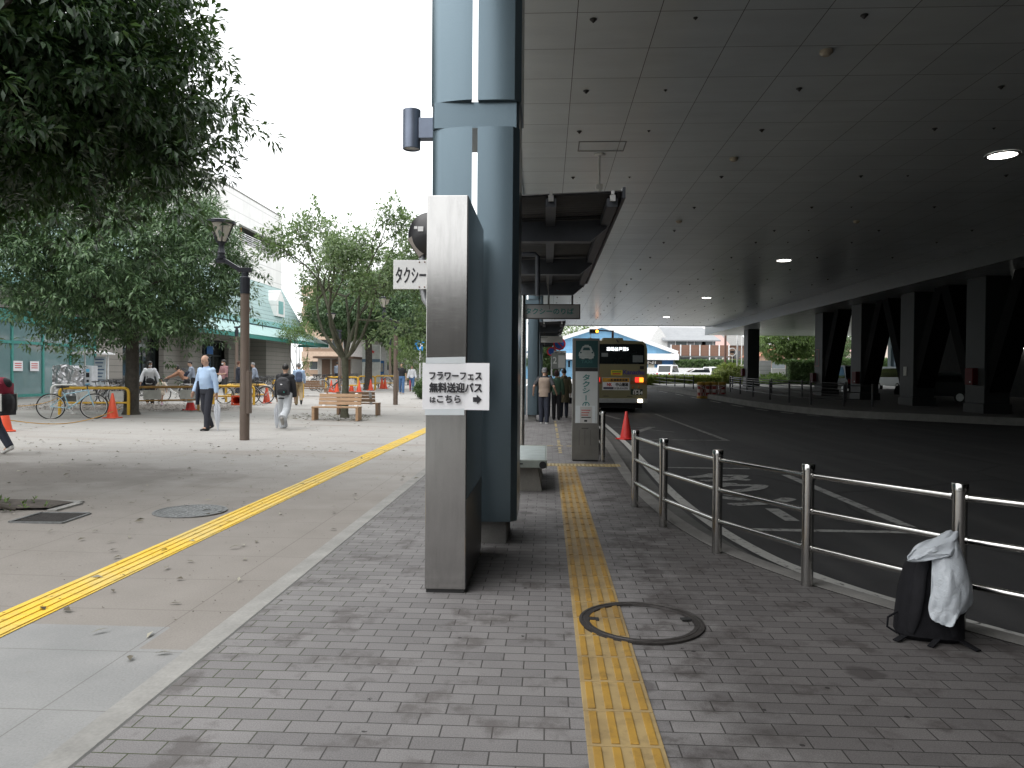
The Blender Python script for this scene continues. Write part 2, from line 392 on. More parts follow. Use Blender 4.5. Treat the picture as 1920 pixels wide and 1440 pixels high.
# thin joints of the pale kerb strip are gaps between separate stones further on
# ------------------------------------------------------------------ tactile paving, as raised bars
q = mb(YEL); nb = 36
for k in range(nb):
    y0 = 11.62-.302*(k+1)
    if y0 < .2: break
    q.use(YEL).bx(.167, .467, y0, y0+.297, -.05, .006); q.use(YELB)
    for j in range(4):
        x = .167+.0375+.075*j; q.bx(x-.017, x+.017, y0+.014, y0+.286, .006, .0115)
struct(q.build('tactile_paving', bevel=.003))
DOTY = m_yellow('old tactile yellow', (.42, .33, .16), (.25, .21, .13))
q = mb(DOTY)
for k in range(4):
    q.bx(-.02+.3*k, .278+.3*k, 11.66, 11.96, -.05, .006)
    for i in range(5):
        for j in range(5): q.bx(-.0+.3*k+.058*i, .026+.3*k+.058*i, 11.68+.058*j, 11.706+.058*j, .006, .0115)
for k in range(26):
    if k % 5 != 3: q.bx(.225, .285, 13.6+.36*k, 13.6+.36*k+rnd.uniform(.15, .3), -.01, .006+bz(13.6+.36*k))
for k in range(6): q.bx(-.4+.2*k, -.4+.2*k+.13, 14.9, 14.97, -.01, .006)
struct(q.build('worn_tactile_paving'))
q = mb(YEL2); y = .4
while y < 60:
    y1 = y+.6; za, zb = pz(-3.1, y), pz(-3.1, y1-.003)
    def slab(x0, x1, h0, h1):
        q.add([(x0, y, za+h0), (x1, y, za+h0), (x1, y1-.004, zb+h0), (x0, y1-.004, zb+h0), (x0, y, za+h1), (x1, y, za+h1), (x1, y1-.004, zb+h1), (x0, y1-.004, zb+h1)],
              [(3, 2, 1, 0), (4, 5, 6, 7), (0, 1, 5, 4), (1, 2, 6, 5), (2, 3, 7, 6), (3, 0, 4, 7)])
    slab(-3.245, -2.945, -.03, .005)
    for j in range(4): x = -3.245+.0375+.075*j; slab(x-.019, x+.019, .005, .011)
    y = y1
struct(q.build('bright_tactile_paving'))
# ------------------------------------------------------------------ painted road markings
WL2 = m_worn('white bay paint', (.33, .33, .32), (.05, .05, .05), .36, .50, 11)
OLDL = m_worn('old bay paint', (.22, .22, .21), (.06, .06, .06), .40, .55, 9)
ZR = -.146
def line(q, a, b, wd):
    a, b = Vector((*a, 0)), Vector((*b, 0)); n = (b-a).normalized().cross(Vector((0, 0, 1)))*wd/2
    q.add([(p.x, p.y, bz(p.y)+ZR) for p in (a-n, a+n, b+n, b-n)], [(0, 1, 2, 3)])
q = mb(WL2); line(q, (3.87, 8.0), (3.87, 12.1), .14); line(q, (1.95, 12.85), (3.5, 12.85), .10); line(q, (2.1, 7.75), (3.8, 7.75), .12)
struct(q.build('bay_marking'))
q = mb(OLDL); line(q, (4.45, 18.5), (4.3, 29.5), .14); line(q, (1.75, 18.4), (4.52, 18.4), .12); line(q, (2.0, 22.6), (3.3, 22.6), .10)
line(q, (2.45, 20.6), (3.25, 22.9), .22); line(q, (2.6, 26.4), (2.2, 28.8), .18); line(q, (2.9, 21.9), (3.6, 20.9), .07)
struct(q.build('worn_bay_marking'))
q = mb(WL2)
Mx = Matrix(((1, 0, 0, 0), (0, 0, 1, 0), (0, 1, 0, 0), (0, 0, 0, 1)))
Mr = Matrix.Translation((0, 0, ZR)) @ Matrix(((1, 0, 0, 0), (0, 0, 1, 0), (0, -1, 0, 0), (0, 0, 0, 1)))
for i, (ch, wd) in enumerate((('タ', .95), ('ク', .95), ('シ', .95))): text(q, ch, 2.72-wd/2, 2.72+wd/2, 11.25-1.03*i, 12.1-1.03*i, Mr, .055)
line(q, (2.72, 8.25), (2.72, 9.0), .16)
struct(q.build('taxi_lettering'))
# ------------------------------------------------------------------ traffic island, far ground
ISL = chaikin([(8.5, 63), (9.3, 52), (9.5, 42), (9.8, 34), (10.7, 30.2), (11.85, 28.2), (13.3, 27.3), (16.2, 25), (24, 21), (34, 18)], 2)
soil = concrete('island concrete', (.10, .098, .095)); DARKK = concrete('island kerb concrete', (.22, .215, .205))
iin = offset(ISL, .18)
q = mb(soil)
n = len(iin); q.add([(x, y, bz(y)+.1) for x, y in iin]+[(36, max(y, 18) if i < n-1 else 18, bz(y)+.1) for i, (x, y) in enumerate(iin)], [(i, i+1, n+i+1, n+i) for i in range(n-1)])
struct(q.build('traffic_island'))
q = mb(DARKK); ribbon(q, ISL, iin, .104); ribbon(q, offset(ISL, -.02), ISL, -.15, .104); struct(q.build('island_kerb'))
q = mb(WHITE_LINE)
o1 = offset(ISL, -.55); 
for i in range(4, len(o1)-16, 2): line(q, o1[i], o1[i+1], .13)
struct(q.build('island_edge_marking'))
LOTC = concrete('car park concrete', (.42, .41, .39)); q = sheet('lot', LOTC, [2.2, 14, 60], [69, 78, 90, 130], lambda x, y: bz(y)+.02)
struct(q.build('car_park_ground'))
q = sheet('lot', LOTC, [9.6, 12, 34], [58, 66, 69], lambda x, y: bz(y)+.112); struct(q.build('far_pavement'))
# ================================================================== the deck overhead
def m_ceiling():
    m, nt, b = mat0('ceiling panels'); v = coords(nt, loc=(-.33, -.03, 0))
    bk = N(nt, 'TexBrick'); bk.offset = 0; nt.links.new(v, bk.inputs[0])
    for i, q in (('Scale', 1), ('Mortar Size', .0055), ('Brick Width', 1.0), ('Row Height', 1.0), ('Mortar Smooth', .1)): bk.inputs[i].default_value = q
    bk.inputs['Color1'].default_value = (.60, .64, .65, 1); bk.inputs['Color2'].default_value = (.64, .68, .69, 1); bk.inputs['Mortar'].default_value = (.05, .05, .05, 1)
    n1 = noise(nt, coords(nt, (.3, 1, 1)), 3, 5); n0 = noise(nt, v, .45, 6, .65); c = mixc(nt, .5, bk.outputs[0], ramp(nt, n1, [(.3, .85), (.7, 1.05)]), 'MULTIPLY'); c = mixc(nt, .6, c, ramp(nt, n0, [(.35, 1.0), (.7, .80)]), 'MULTIPLY')
    nt.links.new(c, b.inputs['Base Color']); b.inputs['Roughness'].default_value = .30; b.inputs['Metallic'].default_value = .1
    wv = N(nt, 'TexWave', bands_direction='Y'); wv.inputs['Scale'].default_value = 3.2; wv.inputs['Distortion'].default_value = .3; nt.links.new(v, wv.inputs[0])
    h = math_(nt, 'ADD', math_(nt, 'MULTIPLY', bk.outputs['Fac'], -2.0), math_(nt, 'MULTIPLY', wv.outputs['Fac'], .16)); bump(nt, b, h, .4, .004)
    return m
CEIL = m_ceiling(); ZC = EYE+4.4; ZL = EYE+3.74
BEAMM = mat('dark beam cladding', (.075, .082, .082), .35, .3, .08, 2)
deck = thing('station_deck', 'broad overhead deck with grey panelled ceiling covering the bus road', 'deck', (0, 20, ZC))
def dp(name, m, *b):
    q = mb(m); x0, x1, y0, y1, z0, z1 = b; q.bx(x0, x1, y0, y1, z0, z1)
    q.v = [(x, y, z) for x, y, z in q.v]; o = q.build(name, deck); o.matrix_parent_inverse = Matrix.Translation((0, -20, -ZC)); return o
dp('ceiling_panel', CEIL, -.60, 14.6, -24, 66, ZC, ZC+.3)
dp('lower_soffit', CEIL, 14.62, 36, -24, 69, ZL, ZL+.3)
dp('edge_beam', BEAMM, 14.55, 14.62, -24, 69, ZL-.002, ZC+.28)
dp('fascia', mat('blue grey fascia', (.20, .25, .28), .45, .2), -.68, -.60, -24, 66, ZC-.06, ZC+1.3)
dp('end_fascia', mat('blue grey fascia', (.2, .25, .28)), -.6, 14.5, 66.0, 66.1, ZC-.05, ZC+1.3)
dp('slab', concrete('deck concrete', (.3, .3, .29)), -.6, 36, -24, 66, ZC+.32, ZC+1.2)
# ceiling fittings
HEADM = mat('dark sprinkler metal', (.045, .042, .04), .5, .3); 
def head(s):
    o = mb(HEADM).lathe([(.058*s, 0), (.058*s, -.008*s), (.036*s, -.016*s), (.032*s, -.034*s), (.015*s, -.048*s), (.014*s, -.054*s)], seg=14).build('ceiling_nozzle')
    return o
h_big, h_small = head(.8), head(.5); first = {}
ysp = [9.2, 11.5, 13.4, 16.5, 19.5, 22.6, 24.6, 27.7, 30.8, 33.9, 35.9, 39, 42.1, 45.2, 47.2, 50.3, 53.4, 56.5, 58.5, 61.6, 64.5]
def dress(o, loc, label, cat, group): o.location = loc; return tag(o, label, cat, group)
for xs, hd, lab in (((.55, 3.8, 6.8, 9.9, 12.6), h_big, 'dark cone shaped nozzle under the grey panelled ceiling, larger kind'), ((1.8, 7.83), h_small, 'small dark nozzle under the grey panelled ceiling, smaller kind')):
    for x in xs:
        for y in ysp:
            if x > 7 and y < 10: continue
            o = hd if hd.name not in first else hd.copy()
            if hd.name in first: COL.objects.link(o)
            first[hd.name] = 1
            dress(o, (x+rnd.uniform(-.02, .02), y, ZC-.002), lab, 'nozzle', 'nozzles dotting the ceiling')
DET = mat('beige detector plastic', (.42, .36, .27), .5)
d0 = None
for i, (px, py, lab) in enumerate(((1549, 95, 'beige round detector on the ceiling nearest the camera'), (1376, 296, 'beige round detector on the ceiling right of the hanging camera'), (1273, 414, 'small beige detector on the ceiling just above the dark canopy edge'), (1606, 414, 'small beige detector on the shaded ceiling below the bright lamp'))):
    p = onz(px, py, ZC)
    if d0 is None: d0 = o = mb(DET).lathe([(.085, 0), (.085, -.03), (.07, -.045), (.05, -.065), (.0, -.07)], seg=18).build('smoke_detector')
    else: o = d0.copy(); COL.objects.link(o)
    dress(o, (p.x, p.y, ZC-.002), lab, 'detector', 'detectors on the ceiling')
LAMP = mat('lit lamp disc', (.9, .9, .9), .5, emit=(1, .97, .88), es=9); RIM = mat('lamp rim', (.25, .25, .25), .4, .4)
l0 = None
for i, (y, lab) in enumerate(((15.0, 'round ceiling lamp glowing at upper right, the largest of the lit ones'), (28.4, 'round lit ceiling lamp in the middle of the deck, second from the camera'), (42, 'round lit ceiling lamp over the road behind the bus, third from the camera'), (56, 'farthest and smallest lit ceiling lamp near the end of the deck'))):
    if l0 is None:
        l0 = o = thing('ceiling_lamp', lab, 'lamp', (8.92, y, ZC), 0, 'lit lamps in the ceiling')
        mb(RIM).lathe([(.31, -.002), (.31, -.022), (.25, -.024), (.25, -.004)], seg=28, cap=False).build('rim', o)
        mb(LAMP).lathe([(.0, -.011), (.25, -.012), (.25, -.02), (0, -.03)], seg=28).build('diffuser', o)
    else: o = dup(l0, (8.92, y, ZC), 0, lab)
GREYP = mat('hatch frame grey', (.2, .2, .19), .5)
p = onz(1128, 274, ZC); q = mb(GREYP)
for a in ((-.45, -.43, -.3, .3), (.43, .45, -.3, .3), (-.43, .43, -.3, -.28), (-.43, .43, .28, .3)): q.bx(p.x+a[0], p.x+a[1], p.y+a[2], p.y+a[3], ZC-.012, ZC-.002)
tag(q.build('ceiling_hatch'), 'square hatch frame in the ceiling above the hanging camera', 'hatch')
# camera on a drop rod
LG = mat('pale grey plastic', (.55, .55, .53), .45)
p = onz(1124, 289, ZC); t = thing('security_camera', 'pale security camera hanging from the ceiling on a thin rod', 'camera', (p.x, p.y, ZC))
mb(LG).lathe([(.11, -.002), (.11, -.02), (.04, -.04)], seg=16).tube([(0, 0, -.03), (0, 0, -.62)], .022).build('rod', t)
mb(LG).box((0, 0, -.66), (.13, .13, .1)).build('junction_box', t, .01)
mb(LG).tube([(0, 0, -.7), (0, 0, -.78)], .03).beam((-.02, .05, -.8), (.14, -.16, -.87), .09, .09).build('camera_body', t)
# ------------------------------------------------------------------ blue columns
def m_blue():
    m, nt, b = mat0('blue column paint'); v = coords(nt); f = noise(nt, coords(nt, (1, 1, .2)), 2.5, 5)
    nt.links.new(ramp(nt, f, [(.3, (.112, .158, .186)), (.7, (.126, .174, .203))]), b.inputs['Base Color'])
    b.inputs['Roughness'].default_value = .30; b.inputs['Metallic'].default_value = .72; b.inputs['Coat Weight'].default_value = .3; b.inputs['Coat Roughness'].default_value = .2
    bump(nt, b, noise(nt, v, 55, 3), .16, .004); return m
BLUE = m_blue(); BLUED = mat('blue column side paint', (.05, .085, .11), .4)
def half(sx):
    """outline of one half of the column in plan, front face gently bowed; sx=-1 left half, +1 right"""
    fr = [(.022+.30*i/10, -.375-.012*math.sin(math.pi*(.12+.76*i/10))) for i in range(11)]
    if sx < 0: fr = [(.022+.30*i/10, -.392+.066*(i/10)**1.5) for i in range(11)]
    p = fr+[(.375, -.315 if sx > 0 else -.27), (.375, .315), (.325, .366), (.022 if sx > 0 else .15, .36)]
    return p if sx > 0 else [(-x, y) for x, y in reversed(p)]
def column(label, x, y, z0, top):
    t = thing('blue_column', label, 'column', (x, y, z0), 0, 'blue columns along the deck edge')
    for sx in (-1, 1):
        for z_0, z_1, k in ((.2, 3.53, 1.0), (3.75, top, 1.03)):
            q = mb(BLUE); q.prism([(a*k, b*k) for a, b in half(sx)], z_0, z_1, None, True); q.build('cladding', t)
    q = mb(BLUE); q.prism([(-.35, -.345), (.35, -.345), (.37, -.31), (.37, .31), (.35, .345), (-.35, .345), (-.37, .31), (-.37, -.31)], 3.531, 3.749); q.build('collar', t, .004)
    q = mb(CONC); q.bx(-.29, -.13, -.3, .3, -.3, .199); q.bx(.03, .29, -.3, .3, -.3, .199); q.build('pedestal', t, .01)
    return t
cx, cy = -.625, 6.58
col0 = column('nearest blue column of two bowed halves behind the steel pillar', cx, cy, 0, 4.39+EYE)
dup(col0, (cx, cy+16.4, 0), 0, 'blue column beside the queue of people at the bus stop')
dup(col0, (cx, cy+32.8, bz(39)), 0, 'blue column furthest along the deck edge behind the queue shelter')
# wall lamp on the near column
WLM = mat('slate lamp metal', (.17, .20, .26), .42, .5)
p = onY(772, 243, 6.5); t = thing('wall_lamp', 'slate cylinder wall lamp fixed to the left side of the blue column', 'lamp', (p.x, p.y, p.z))
mb(WLM).lathe([(.078, .168), (.078, -.172), (.07, -.176), (.07, -.16)], seg=32).build('lamp_body', t)
mb(mat('lamp lens', (.6, .6, .6), .3)).lathe([(0, -.158), (.069, -.158), (.069, -.162), (0, -.162)], seg=28).build('lens', t)
mb(WLM).bx(.07, cx-.385-p.x+.02, -.05, .05, -.09, .09).build('bracket', t, .004)
tag(mb(concrete('light blocker render', (.06, .058, .056))).bx(1.7, 36, -6.4, -6.0, -.3, ZC-.01).build('light_blocker_wall'), 'unseen wall added behind the camera to block light from the right hand paving', 'wall')  # made-up wall out of view, keeps light off the right hand paving
tag(mb(concrete('dark reflection block', (.07, .066, .06))).bx(-40, 1.2, -26.4, -26, -.3, 6.3).build('reflection_block'), 'unseen dark block added behind the camera for the steel pillar to reflect', 'building')  # made-up block out of view, darkens the reflection in the steel pillar
# ------------------------------------------------------------------ right hand columns with raking struts
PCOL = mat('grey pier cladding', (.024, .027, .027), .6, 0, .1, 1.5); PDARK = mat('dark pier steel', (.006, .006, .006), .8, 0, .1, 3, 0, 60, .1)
piers = [onX(px, 690, 15.98).y-.62 for px in (1810, 1687, 1595, 1527, 1394)]; plab = ['grey pier carrying two dark red boxes at far right', 'wide grey pier with a small paper square on it', 'grey pier with two red boxes on its left face, third from the far end', 'grey pier with a narrow red framed plate next to the hedge', 'lone pier at the far end of the deck beside the green tree']
pier0 = []
for y, lab in zip(piers, plab):
    t = thing('grey_pier', lab, 'pier', (16.4, y, bz(y)+.1), 0, 'piers in the row across the road')
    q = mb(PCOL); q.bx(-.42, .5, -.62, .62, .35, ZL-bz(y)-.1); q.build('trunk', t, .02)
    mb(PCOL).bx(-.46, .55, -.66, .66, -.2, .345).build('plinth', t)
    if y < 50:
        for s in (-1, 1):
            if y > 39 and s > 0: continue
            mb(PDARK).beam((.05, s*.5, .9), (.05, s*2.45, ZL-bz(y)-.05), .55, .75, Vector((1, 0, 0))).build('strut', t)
REDB = mat('red metal box', (.09, .008, .010), .6, 0, .1, 3, 0, 60, .2)
r0 = None
for px, py, X, lab in ((1525, 709, 15.9, 'small red box on the pier beside the hedge'), (1605, 708, 15.9, 'red box on the pier between the van and the silver car'), (1393, 698, 15.9, 'red box low on the lone far pier'), (1822, 706, 15.9, 'dark red box on the pier nearest the right edge')):
    p = onX(px, py, X)
    if r0 is None:
        r0 = t = thing('hydrant_box', lab, 'box', p, 0, 'red boxes on the piers')
        mb(REDB).box((0, 0, 0), (.24, .5, .62)).build('cabinet', t, .02); mb(LG).box((-.125, -.1, -.2), (.012, .05, .05)).build('handle', t)
    else: dup(r0, p, 0, lab)
p = onX(1532, 671, 15.97); q = mb(mat('red paint', (.30, .05, .05))); 
for a in ((-.3, -.27, -.5, .5), (.27, .3, -.5, .5)): q.bx(-.01, 0, a[0], a[1], a[2], a[3])
for a in ((-.5, -.47), (.47, .5)): q.bx(-.01, 0, -.27, .27, a[0], a[1])
o = q.build('framed_plate'); o.location = p; tag(o, 'narrow red outlined plate high on a grey pier', 'sign')
p = onX(1697, 696, 15.97); o = mb(mat('paper', (.5, .5, .45))).bx(-.012, -.002, -.14, .14, -.2, .2).build('paper_square'); o.location = p; tag(o, 'small pale paper square stuck on a wide grey pier', 'notice')
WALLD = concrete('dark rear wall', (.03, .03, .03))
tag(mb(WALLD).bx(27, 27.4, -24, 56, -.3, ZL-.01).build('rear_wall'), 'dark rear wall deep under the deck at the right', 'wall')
t0 = None
for px, py, lab in ((1915, 583, 'upper short lit tube lamp at the right edge of the photo'), (1912, 653.5, 'lower lit tube lamp at the right edge of the photo')):
    p = onX(px, py, 26.9)
    o = mb(LAMP).tube([(0, -.9, 0), (0, .5, 0)], .035).build('tube_lamp') if t0 is None else t0.copy()
    if t0: COL.objects.link(o)
    t0 = t0 or o; o.location = p; tag(o, lab, 'lamp', 'tube lamps on the dark wall')
# ------------------------------------------------------------------ stainless pillar with the paper notice
def m_steel(name, rough=.3, col=(.50, .49, .475), strk=(1, 1, 40)):
    m, nt, b = mat0(name); f = noise(nt, coords(nt, strk), 9, 4); g = noise(nt, coords(nt, (8, 8, 1.2)), 2.4, 6, .7)
    c = mixc(nt, .6, ramp(nt, f, [(.3, tuple(q*.92 for q in col)), (.7, col)]), ramp(nt, g, [(.34, .80), (.55, 1.0)]), 'MULTIPLY')
    nt.links.new(c, b.inputs['Base Color']); b.inputs['Metallic'].default_value = 1
    nt.links.new(ramp(nt, f, [(.2, rough*.85), (.8, rough*1.25)]), b.inputs['Roughness']); bump(nt, b, f, .02, .001); return m
STEEL = m_steel('brushed steel', .15); POL = m_steel('polished steel tube', .17, (.58, .57, .55))
k0, k1, k2 = flat(795, 1113), flat(872, 1113), flat(899, 1034)
KW, KL, KH = k1.x-k0.x, k2.y-k1.y, 2.62
t = thing('steel_pillar', 'tall brushed stainless steel slab pillar standing before the blue column', 'pillar', ((k0.x+k1.x)/2, k1.y, 0))
q = mb(STEEL); q.bx(-KW/2, KW/2, 0, KL, .025, KH); q.build('body', t, .004)
mb(mat('black base', (.02, .02, .02), .6)).bx(-KW/2+.008, KW/2-.008, .01, KL-.01, 0, .024).build('base', t)
q = mb(mat('black glass panel', (.012, .012, .014), .12, 0, 0)); q.bx(KW/2, KW/2+.004, .006, KL-.004, .62, KH-.005); q.build('display_panel', t)
mb(mat('dark steel side', (.10, .10, .10), .35, .7)).bx(KW/2, KW/2+.003, .006, KL-.004, .03, .615).build('side_panel', t)
PAPER = mat('white paper', (.80, .80, .82), .55, var=.015); INK = mat('black ink', (.015, .015, .02), .6); TAPE = mat('translucent tape', (.62, .66, .68), .25, var=.06)
def kp(px, py): p = onY(px, py, k1.y-.012); return p.x, p.z
(x0, z1), (x1, z0) = kp(792, 680), kp(917.5, 769)
t = thing('paper_notice', 'white paper notice with black bus directions taped round the steel pillar', 'notice', (x0, k1.y-.008, z0))
Wn, Hn = x1-x0, z1-z0
q = mb(PAPER); nn = 14
vs = []; 
for i in range(nn+1):
    u = i/nn; yb = -.0 if u < .62 else -.02*(u-.62)/.38; vs += [(u*Wn, yb, 0), (u*Wn, yb, Hn), (u*Wn, yb+.0012, 0), (u*Wn, yb+.0012, Hn)]
fs = []
for i in range(nn): a = 4*i; b_ = a+4; fs += [(a, b_, b_+1, a+1), (a+2, a+3, b_+3, b_+2), (a, a+2, b_+2, b_), (a+1, b_+1, b_+3, a+3)]
q.add(vs, fs); q.build('sheet', t)
q = mb(INK); I = Matrix.Translation((0, -.0035, 0)) @ Matrix.Rotation(-.035, 4, 'Z')
fx = lambda u: (u-420)/1005*Wn; fz = lambda v_: (1035-v_)/718*Hn
text(q, 'フラワーフェス', fx(530), fx(1308), fz(574), fz(462), I, .0024); text(q, '無料送迎バス', fx(530), fx(1312), fz(768), fz(622), I, .0026)
text(q, 'は', fx(538), fx(620), fz(925), fz(845), I, .0016); text(q, 'こちら', fx(648), fx(995), fz(925), fz(815), I, .002)
q.build('lettering', t)
q = mb(INK); ar = [(1182, 838), (1238, 838), (1238, 800), (1312, 872), (1243, 945), (1243, 910), (1182, 910)]
q.prism([(fx(u), fz(v_)) for u, v_ in ar][::-1], 0, .001, I @ Matrix.Rotation(R(90), 4, 'X')); q.build('arrow', t)
for (u0, u1, va, vb, tl) in ((470, 1062, 330, 240, .008), (460, 1050, 1120, 1030, .006)):
    q = mb(TAPE); q.add([(fx(u0), -.0016, fz(va)), (fx(u1), -.0016, fz(va)+tl*.3), (fx(u1), -.0016, fz(vb)+tl), (fx(u0), -.0016, fz(vb)),
        (fx(u0), .004, fz(va)), (fx(u1), .004, fz(va)+tl*.3), (fx(u1), .004, fz(vb)+tl), (fx(u0), .004, fz(vb))],
        [(0, 1, 2, 3), (7, 6, 5, 4), (0, 4, 5, 1), (1, 5, 6, 2), (2, 6, 7, 3), (3, 7, 4, 0)]); q.build('tape', t)
# ------------------------------------------------------------------ stainless railing
RP = [(1190, 950), (1243, 988), (1344, 1037), (1513, 1098), (1796, 1180)]
pts = [flat(a, b) for a, b in RP]; d = pts[-1]-pts[-2]
e = d.copy(); 
for dx in (.16, .2, .15, .12): e = Matrix.Rotation(dx, 3, 'Z') @ e; pts.append(pts[-1]+e)
def railing(name, label, pts, hs, r, rr, m, h=.845, grp=None, cat='railing'):
    t = thing(name, label, cat, pts[0], 0, grp); o0 = Vector(pts[0])
    for i, p in enumerate(pts):
        l = Vector(p)-o0
        q = mb(m).lathe([(r, 0), (r, h-.045)], l, 20).lathe([(r*1.0, h-.043), (r*1.10, h-.043), (r*1.10, h-.004), (r*1.04, h), (0, h)], l, 20); q.build('post', t)
    for i in range(len(pts)-1):
        for z in hs:
            a, b = Vector(pts[i])-o0, Vector(pts[i+1])-o0; dd = (b-a).normalized()
            a = a+dd*r*.9; b = b-dd*r*.9
            q = mb(m); q.tube([a+Vector((0, 0, z)), b+Vector((0, 0, z))], rr, 14)
            for c, s in ((a, 1), (b, -1)): q.tube([c+Vector((0, 0, z)), c+Vector((0, 0, z))+dd*s*.012], rr*1.3, 14)
            q.build('rail', t)
    return t
railing('steel_railing', 'polished three rail steel railing curving along the kerb at right', pts, (.265, .52, .765), .04, .02, POL)
fb = flat(1130, 866)
railing('steel_railing', 'polished railing behind the taxi pillar running on towards the bus', [Vector((fb.x+.004*i, fb.y+1.15*i, 0)) for i in range(7)], (.265, .52, .765), .04, .02, POL)
# ------------------------------------------------------------------ manhole rings and grates
IRON = mat('worn cast iron', (.055, .05, .048), .5, .5, .3, 20, .3, 90)
p = flat(1202, 1168); t = thing('manhole_ring', 'round iron manhole ring filled with paving across the tactile strip', 'manhole', (p.x, p.y, 0))
q = mb(IRON).lathe([(.362, .002), (.362, .0135), (.345, .0145), (.343, .012), (.330, .012), (.328, .0145), (.305, .0145), (.303, .002)], seg=72, cap=False); q.build('rim', t)
for a in (R(180), R(8)): mb(mat('black base', (.02, .02, .02))).box((.275*math.cos(a), .275*math.sin(a)+.02, .010), (.06, .045, .008), a).build('key_slot', t)
p = ground(357, 959); t = thing('manhole_cover', 'patterned iron manhole cover lying in the brown plaza paving', 'manhole', p)
IR2 = mat('grey cast iron', (.17, .175, .175), .5, .4, .3, 20)
q = mb(IR2).lathe([(.36, .002), (.36, .010), (.335, .010), (.334, .006), (.0, .006)], seg=48); q.build('plate', t)
q = mb(mat('pale iron relief', (.30, .31, .31), .5, .4))
for ring, k in ((.06, 6), (.12, 10), (.18, 16), (.24, 22), (.30, 28)):
    for i in range(k): a = 6.283*i/k+ring*9; q.box((ring*math.cos(a), ring*math.sin(a), .0075), (.035, .018, .005), a+.6)
q.build('relief', t)
g = [ground(*c) for c in ((20, 980), (118, 982), (168, 963), (75, 962))]; gc = sum(g, Vector())/4
t = thing('drain_grate', 'dark slotted iron drain grate beside the tree bed at far left', 'grate', gc)
q = mb(IR2); ex = (g[1]-g[0]).normalized(); ey = (g[3]-g[0]); L = (g[1]-g[0]).length; Wd = ey.length; ey.normalize()
a = math.atan2(ex.y, ex.x); 
for s in (0, 1): q.box((g[0]+ex*L/2+ey*Wd*s-gc+Vector((0, 0, .006))), (L, .03, .014), a)
for s in (0, 1): q.box((g[0]+ex*L*s+ey*Wd/2-gc+Vector((0, 0, .006))), (.03, Wd, .014), a)
q.build('frame', t); q = mb(IRON)
for i in range(9): q.box((g[0]+ex*L/2+ey*Wd*(i+.5)/9-gc+Vector((0, 0, .004))), (L-.02, .022, .010), a)
q.build('bars', t)
# ================================================================== foliage
def m_leaf(name, lo, hi, rough=.42, trans=.25):
    m, nt, b = mat0(name); g = N(nt, 'NewGeometry')
    c = ramp(nt, g.outputs['Random Per Island'], [(0, lo), (.55, tuple((p+q)/2 for p, q in zip(lo, hi))), (1, hi)])
    nt.links.new(c, b.inputs['Base Color']); b.inputs['Roughness'].default_value = rough; b.inputs['Specular IOR Level'].default_value = .5
    t = N(nt, 'BsdfTranslucent'); nt.links.new(mixc(nt, .35, c, (.16, .30, .03)), t.inputs[0])
    mx_ = N(nt, 'MixShader'); mx_.inputs[0].default_value = trans
    nt.links.new(b.outputs[0], mx_.inputs[1]); nt.links.new(t.outputs[0], mx_.inputs[2])
    nt.links.new(mx_.outputs[0], nt.nodes['Material Output'].inputs[0]); return m
L_DARK = m_leaf('dark evergreen leaf', (.042, .088, .040), (.155, .245, .115), .40, .2)
L_DEEP = m_leaf('deep evergreen leaf', (.013, .030, .014), (.046, .092, .034), .36, .22)
L_MID = m_leaf('mid green leaf', (.060, .115, .042), (.150, .215, .095), .45, .3)
L_LIGHT = m_leaf('light green leaf', (.085, .15, .04), (.20, .28, .09), .48, .35)
L_PALE = m_leaf('pale green leaf', (.10, .16, .07), (.25, .33, .16), .42, .35)
L_YEL = m_leaf('yellow green leaf', (.14, .19, .035), (.30, .34, .08), .5, .35)
BARK = concrete('bark', (.060, .052, .042), 9, .4); BARKM = concrete('mossy bark', (.095, .095, .065), 6, .4)
def unit(a): return a/np.maximum(np.linalg.norm(a, axis=1, keepdims=True), 1e-6)
def leaf_mesh(name, base, dirn, up, ln, wd, mtl, g, curl=.18):
    """one folded, bent leaf per row"""
    n = len(base); side = unit(np.cross(dirn, up)); nor = np.cross(side, dirn)
    L = ln*g.uniform(.7, 1.25, (n, 1)); Wd = wd*g.uniform(.75, 1.2, (n, 1))
    mid = base+dirn*L*.48+nor*L*curl*.45; tip = base+dirn*L-nor*L*curl*.25
    v = np.stack([base, mid-side*Wd/2+nor*Wd*.12, tip, mid+side*Wd/2+nor*Wd*.12, mid], 1).reshape(-1, 3)
    k = np.arange(n)[:, None]*5
    tr = np.concatenate([k+np.array([[0, 1, 4]]), k+np.array([[4, 1, 2]]), k+np.array([[0, 4, 3]]), k+np.array([[3, 4, 2]])], 1).reshape(-1)
    me = bpy.data.meshes.new(name); nf = n*4
    me.vertices.add(n*5); me.vertices.foreach_set('co', v.astype(np.float32).ravel())
    me.loops.add(nf*3); me.loops.foreach_set('vertex_index', tr.astype(np.int32))
    me.polygons.add(nf); me.polygons.foreach_set('loop_start', np.arange(0, nf*3, 3, dtype=np.int32))
    try: me.polygons.foreach_set('loop_total', np.full(nf, 3, dtype=np.int32))
    except Exception: pass
    me.update(calc_edges=True); me.materials.append(mtl); me.polygons.foreach_set('use_smooth', np.ones(nf, dtype=bool)); return me
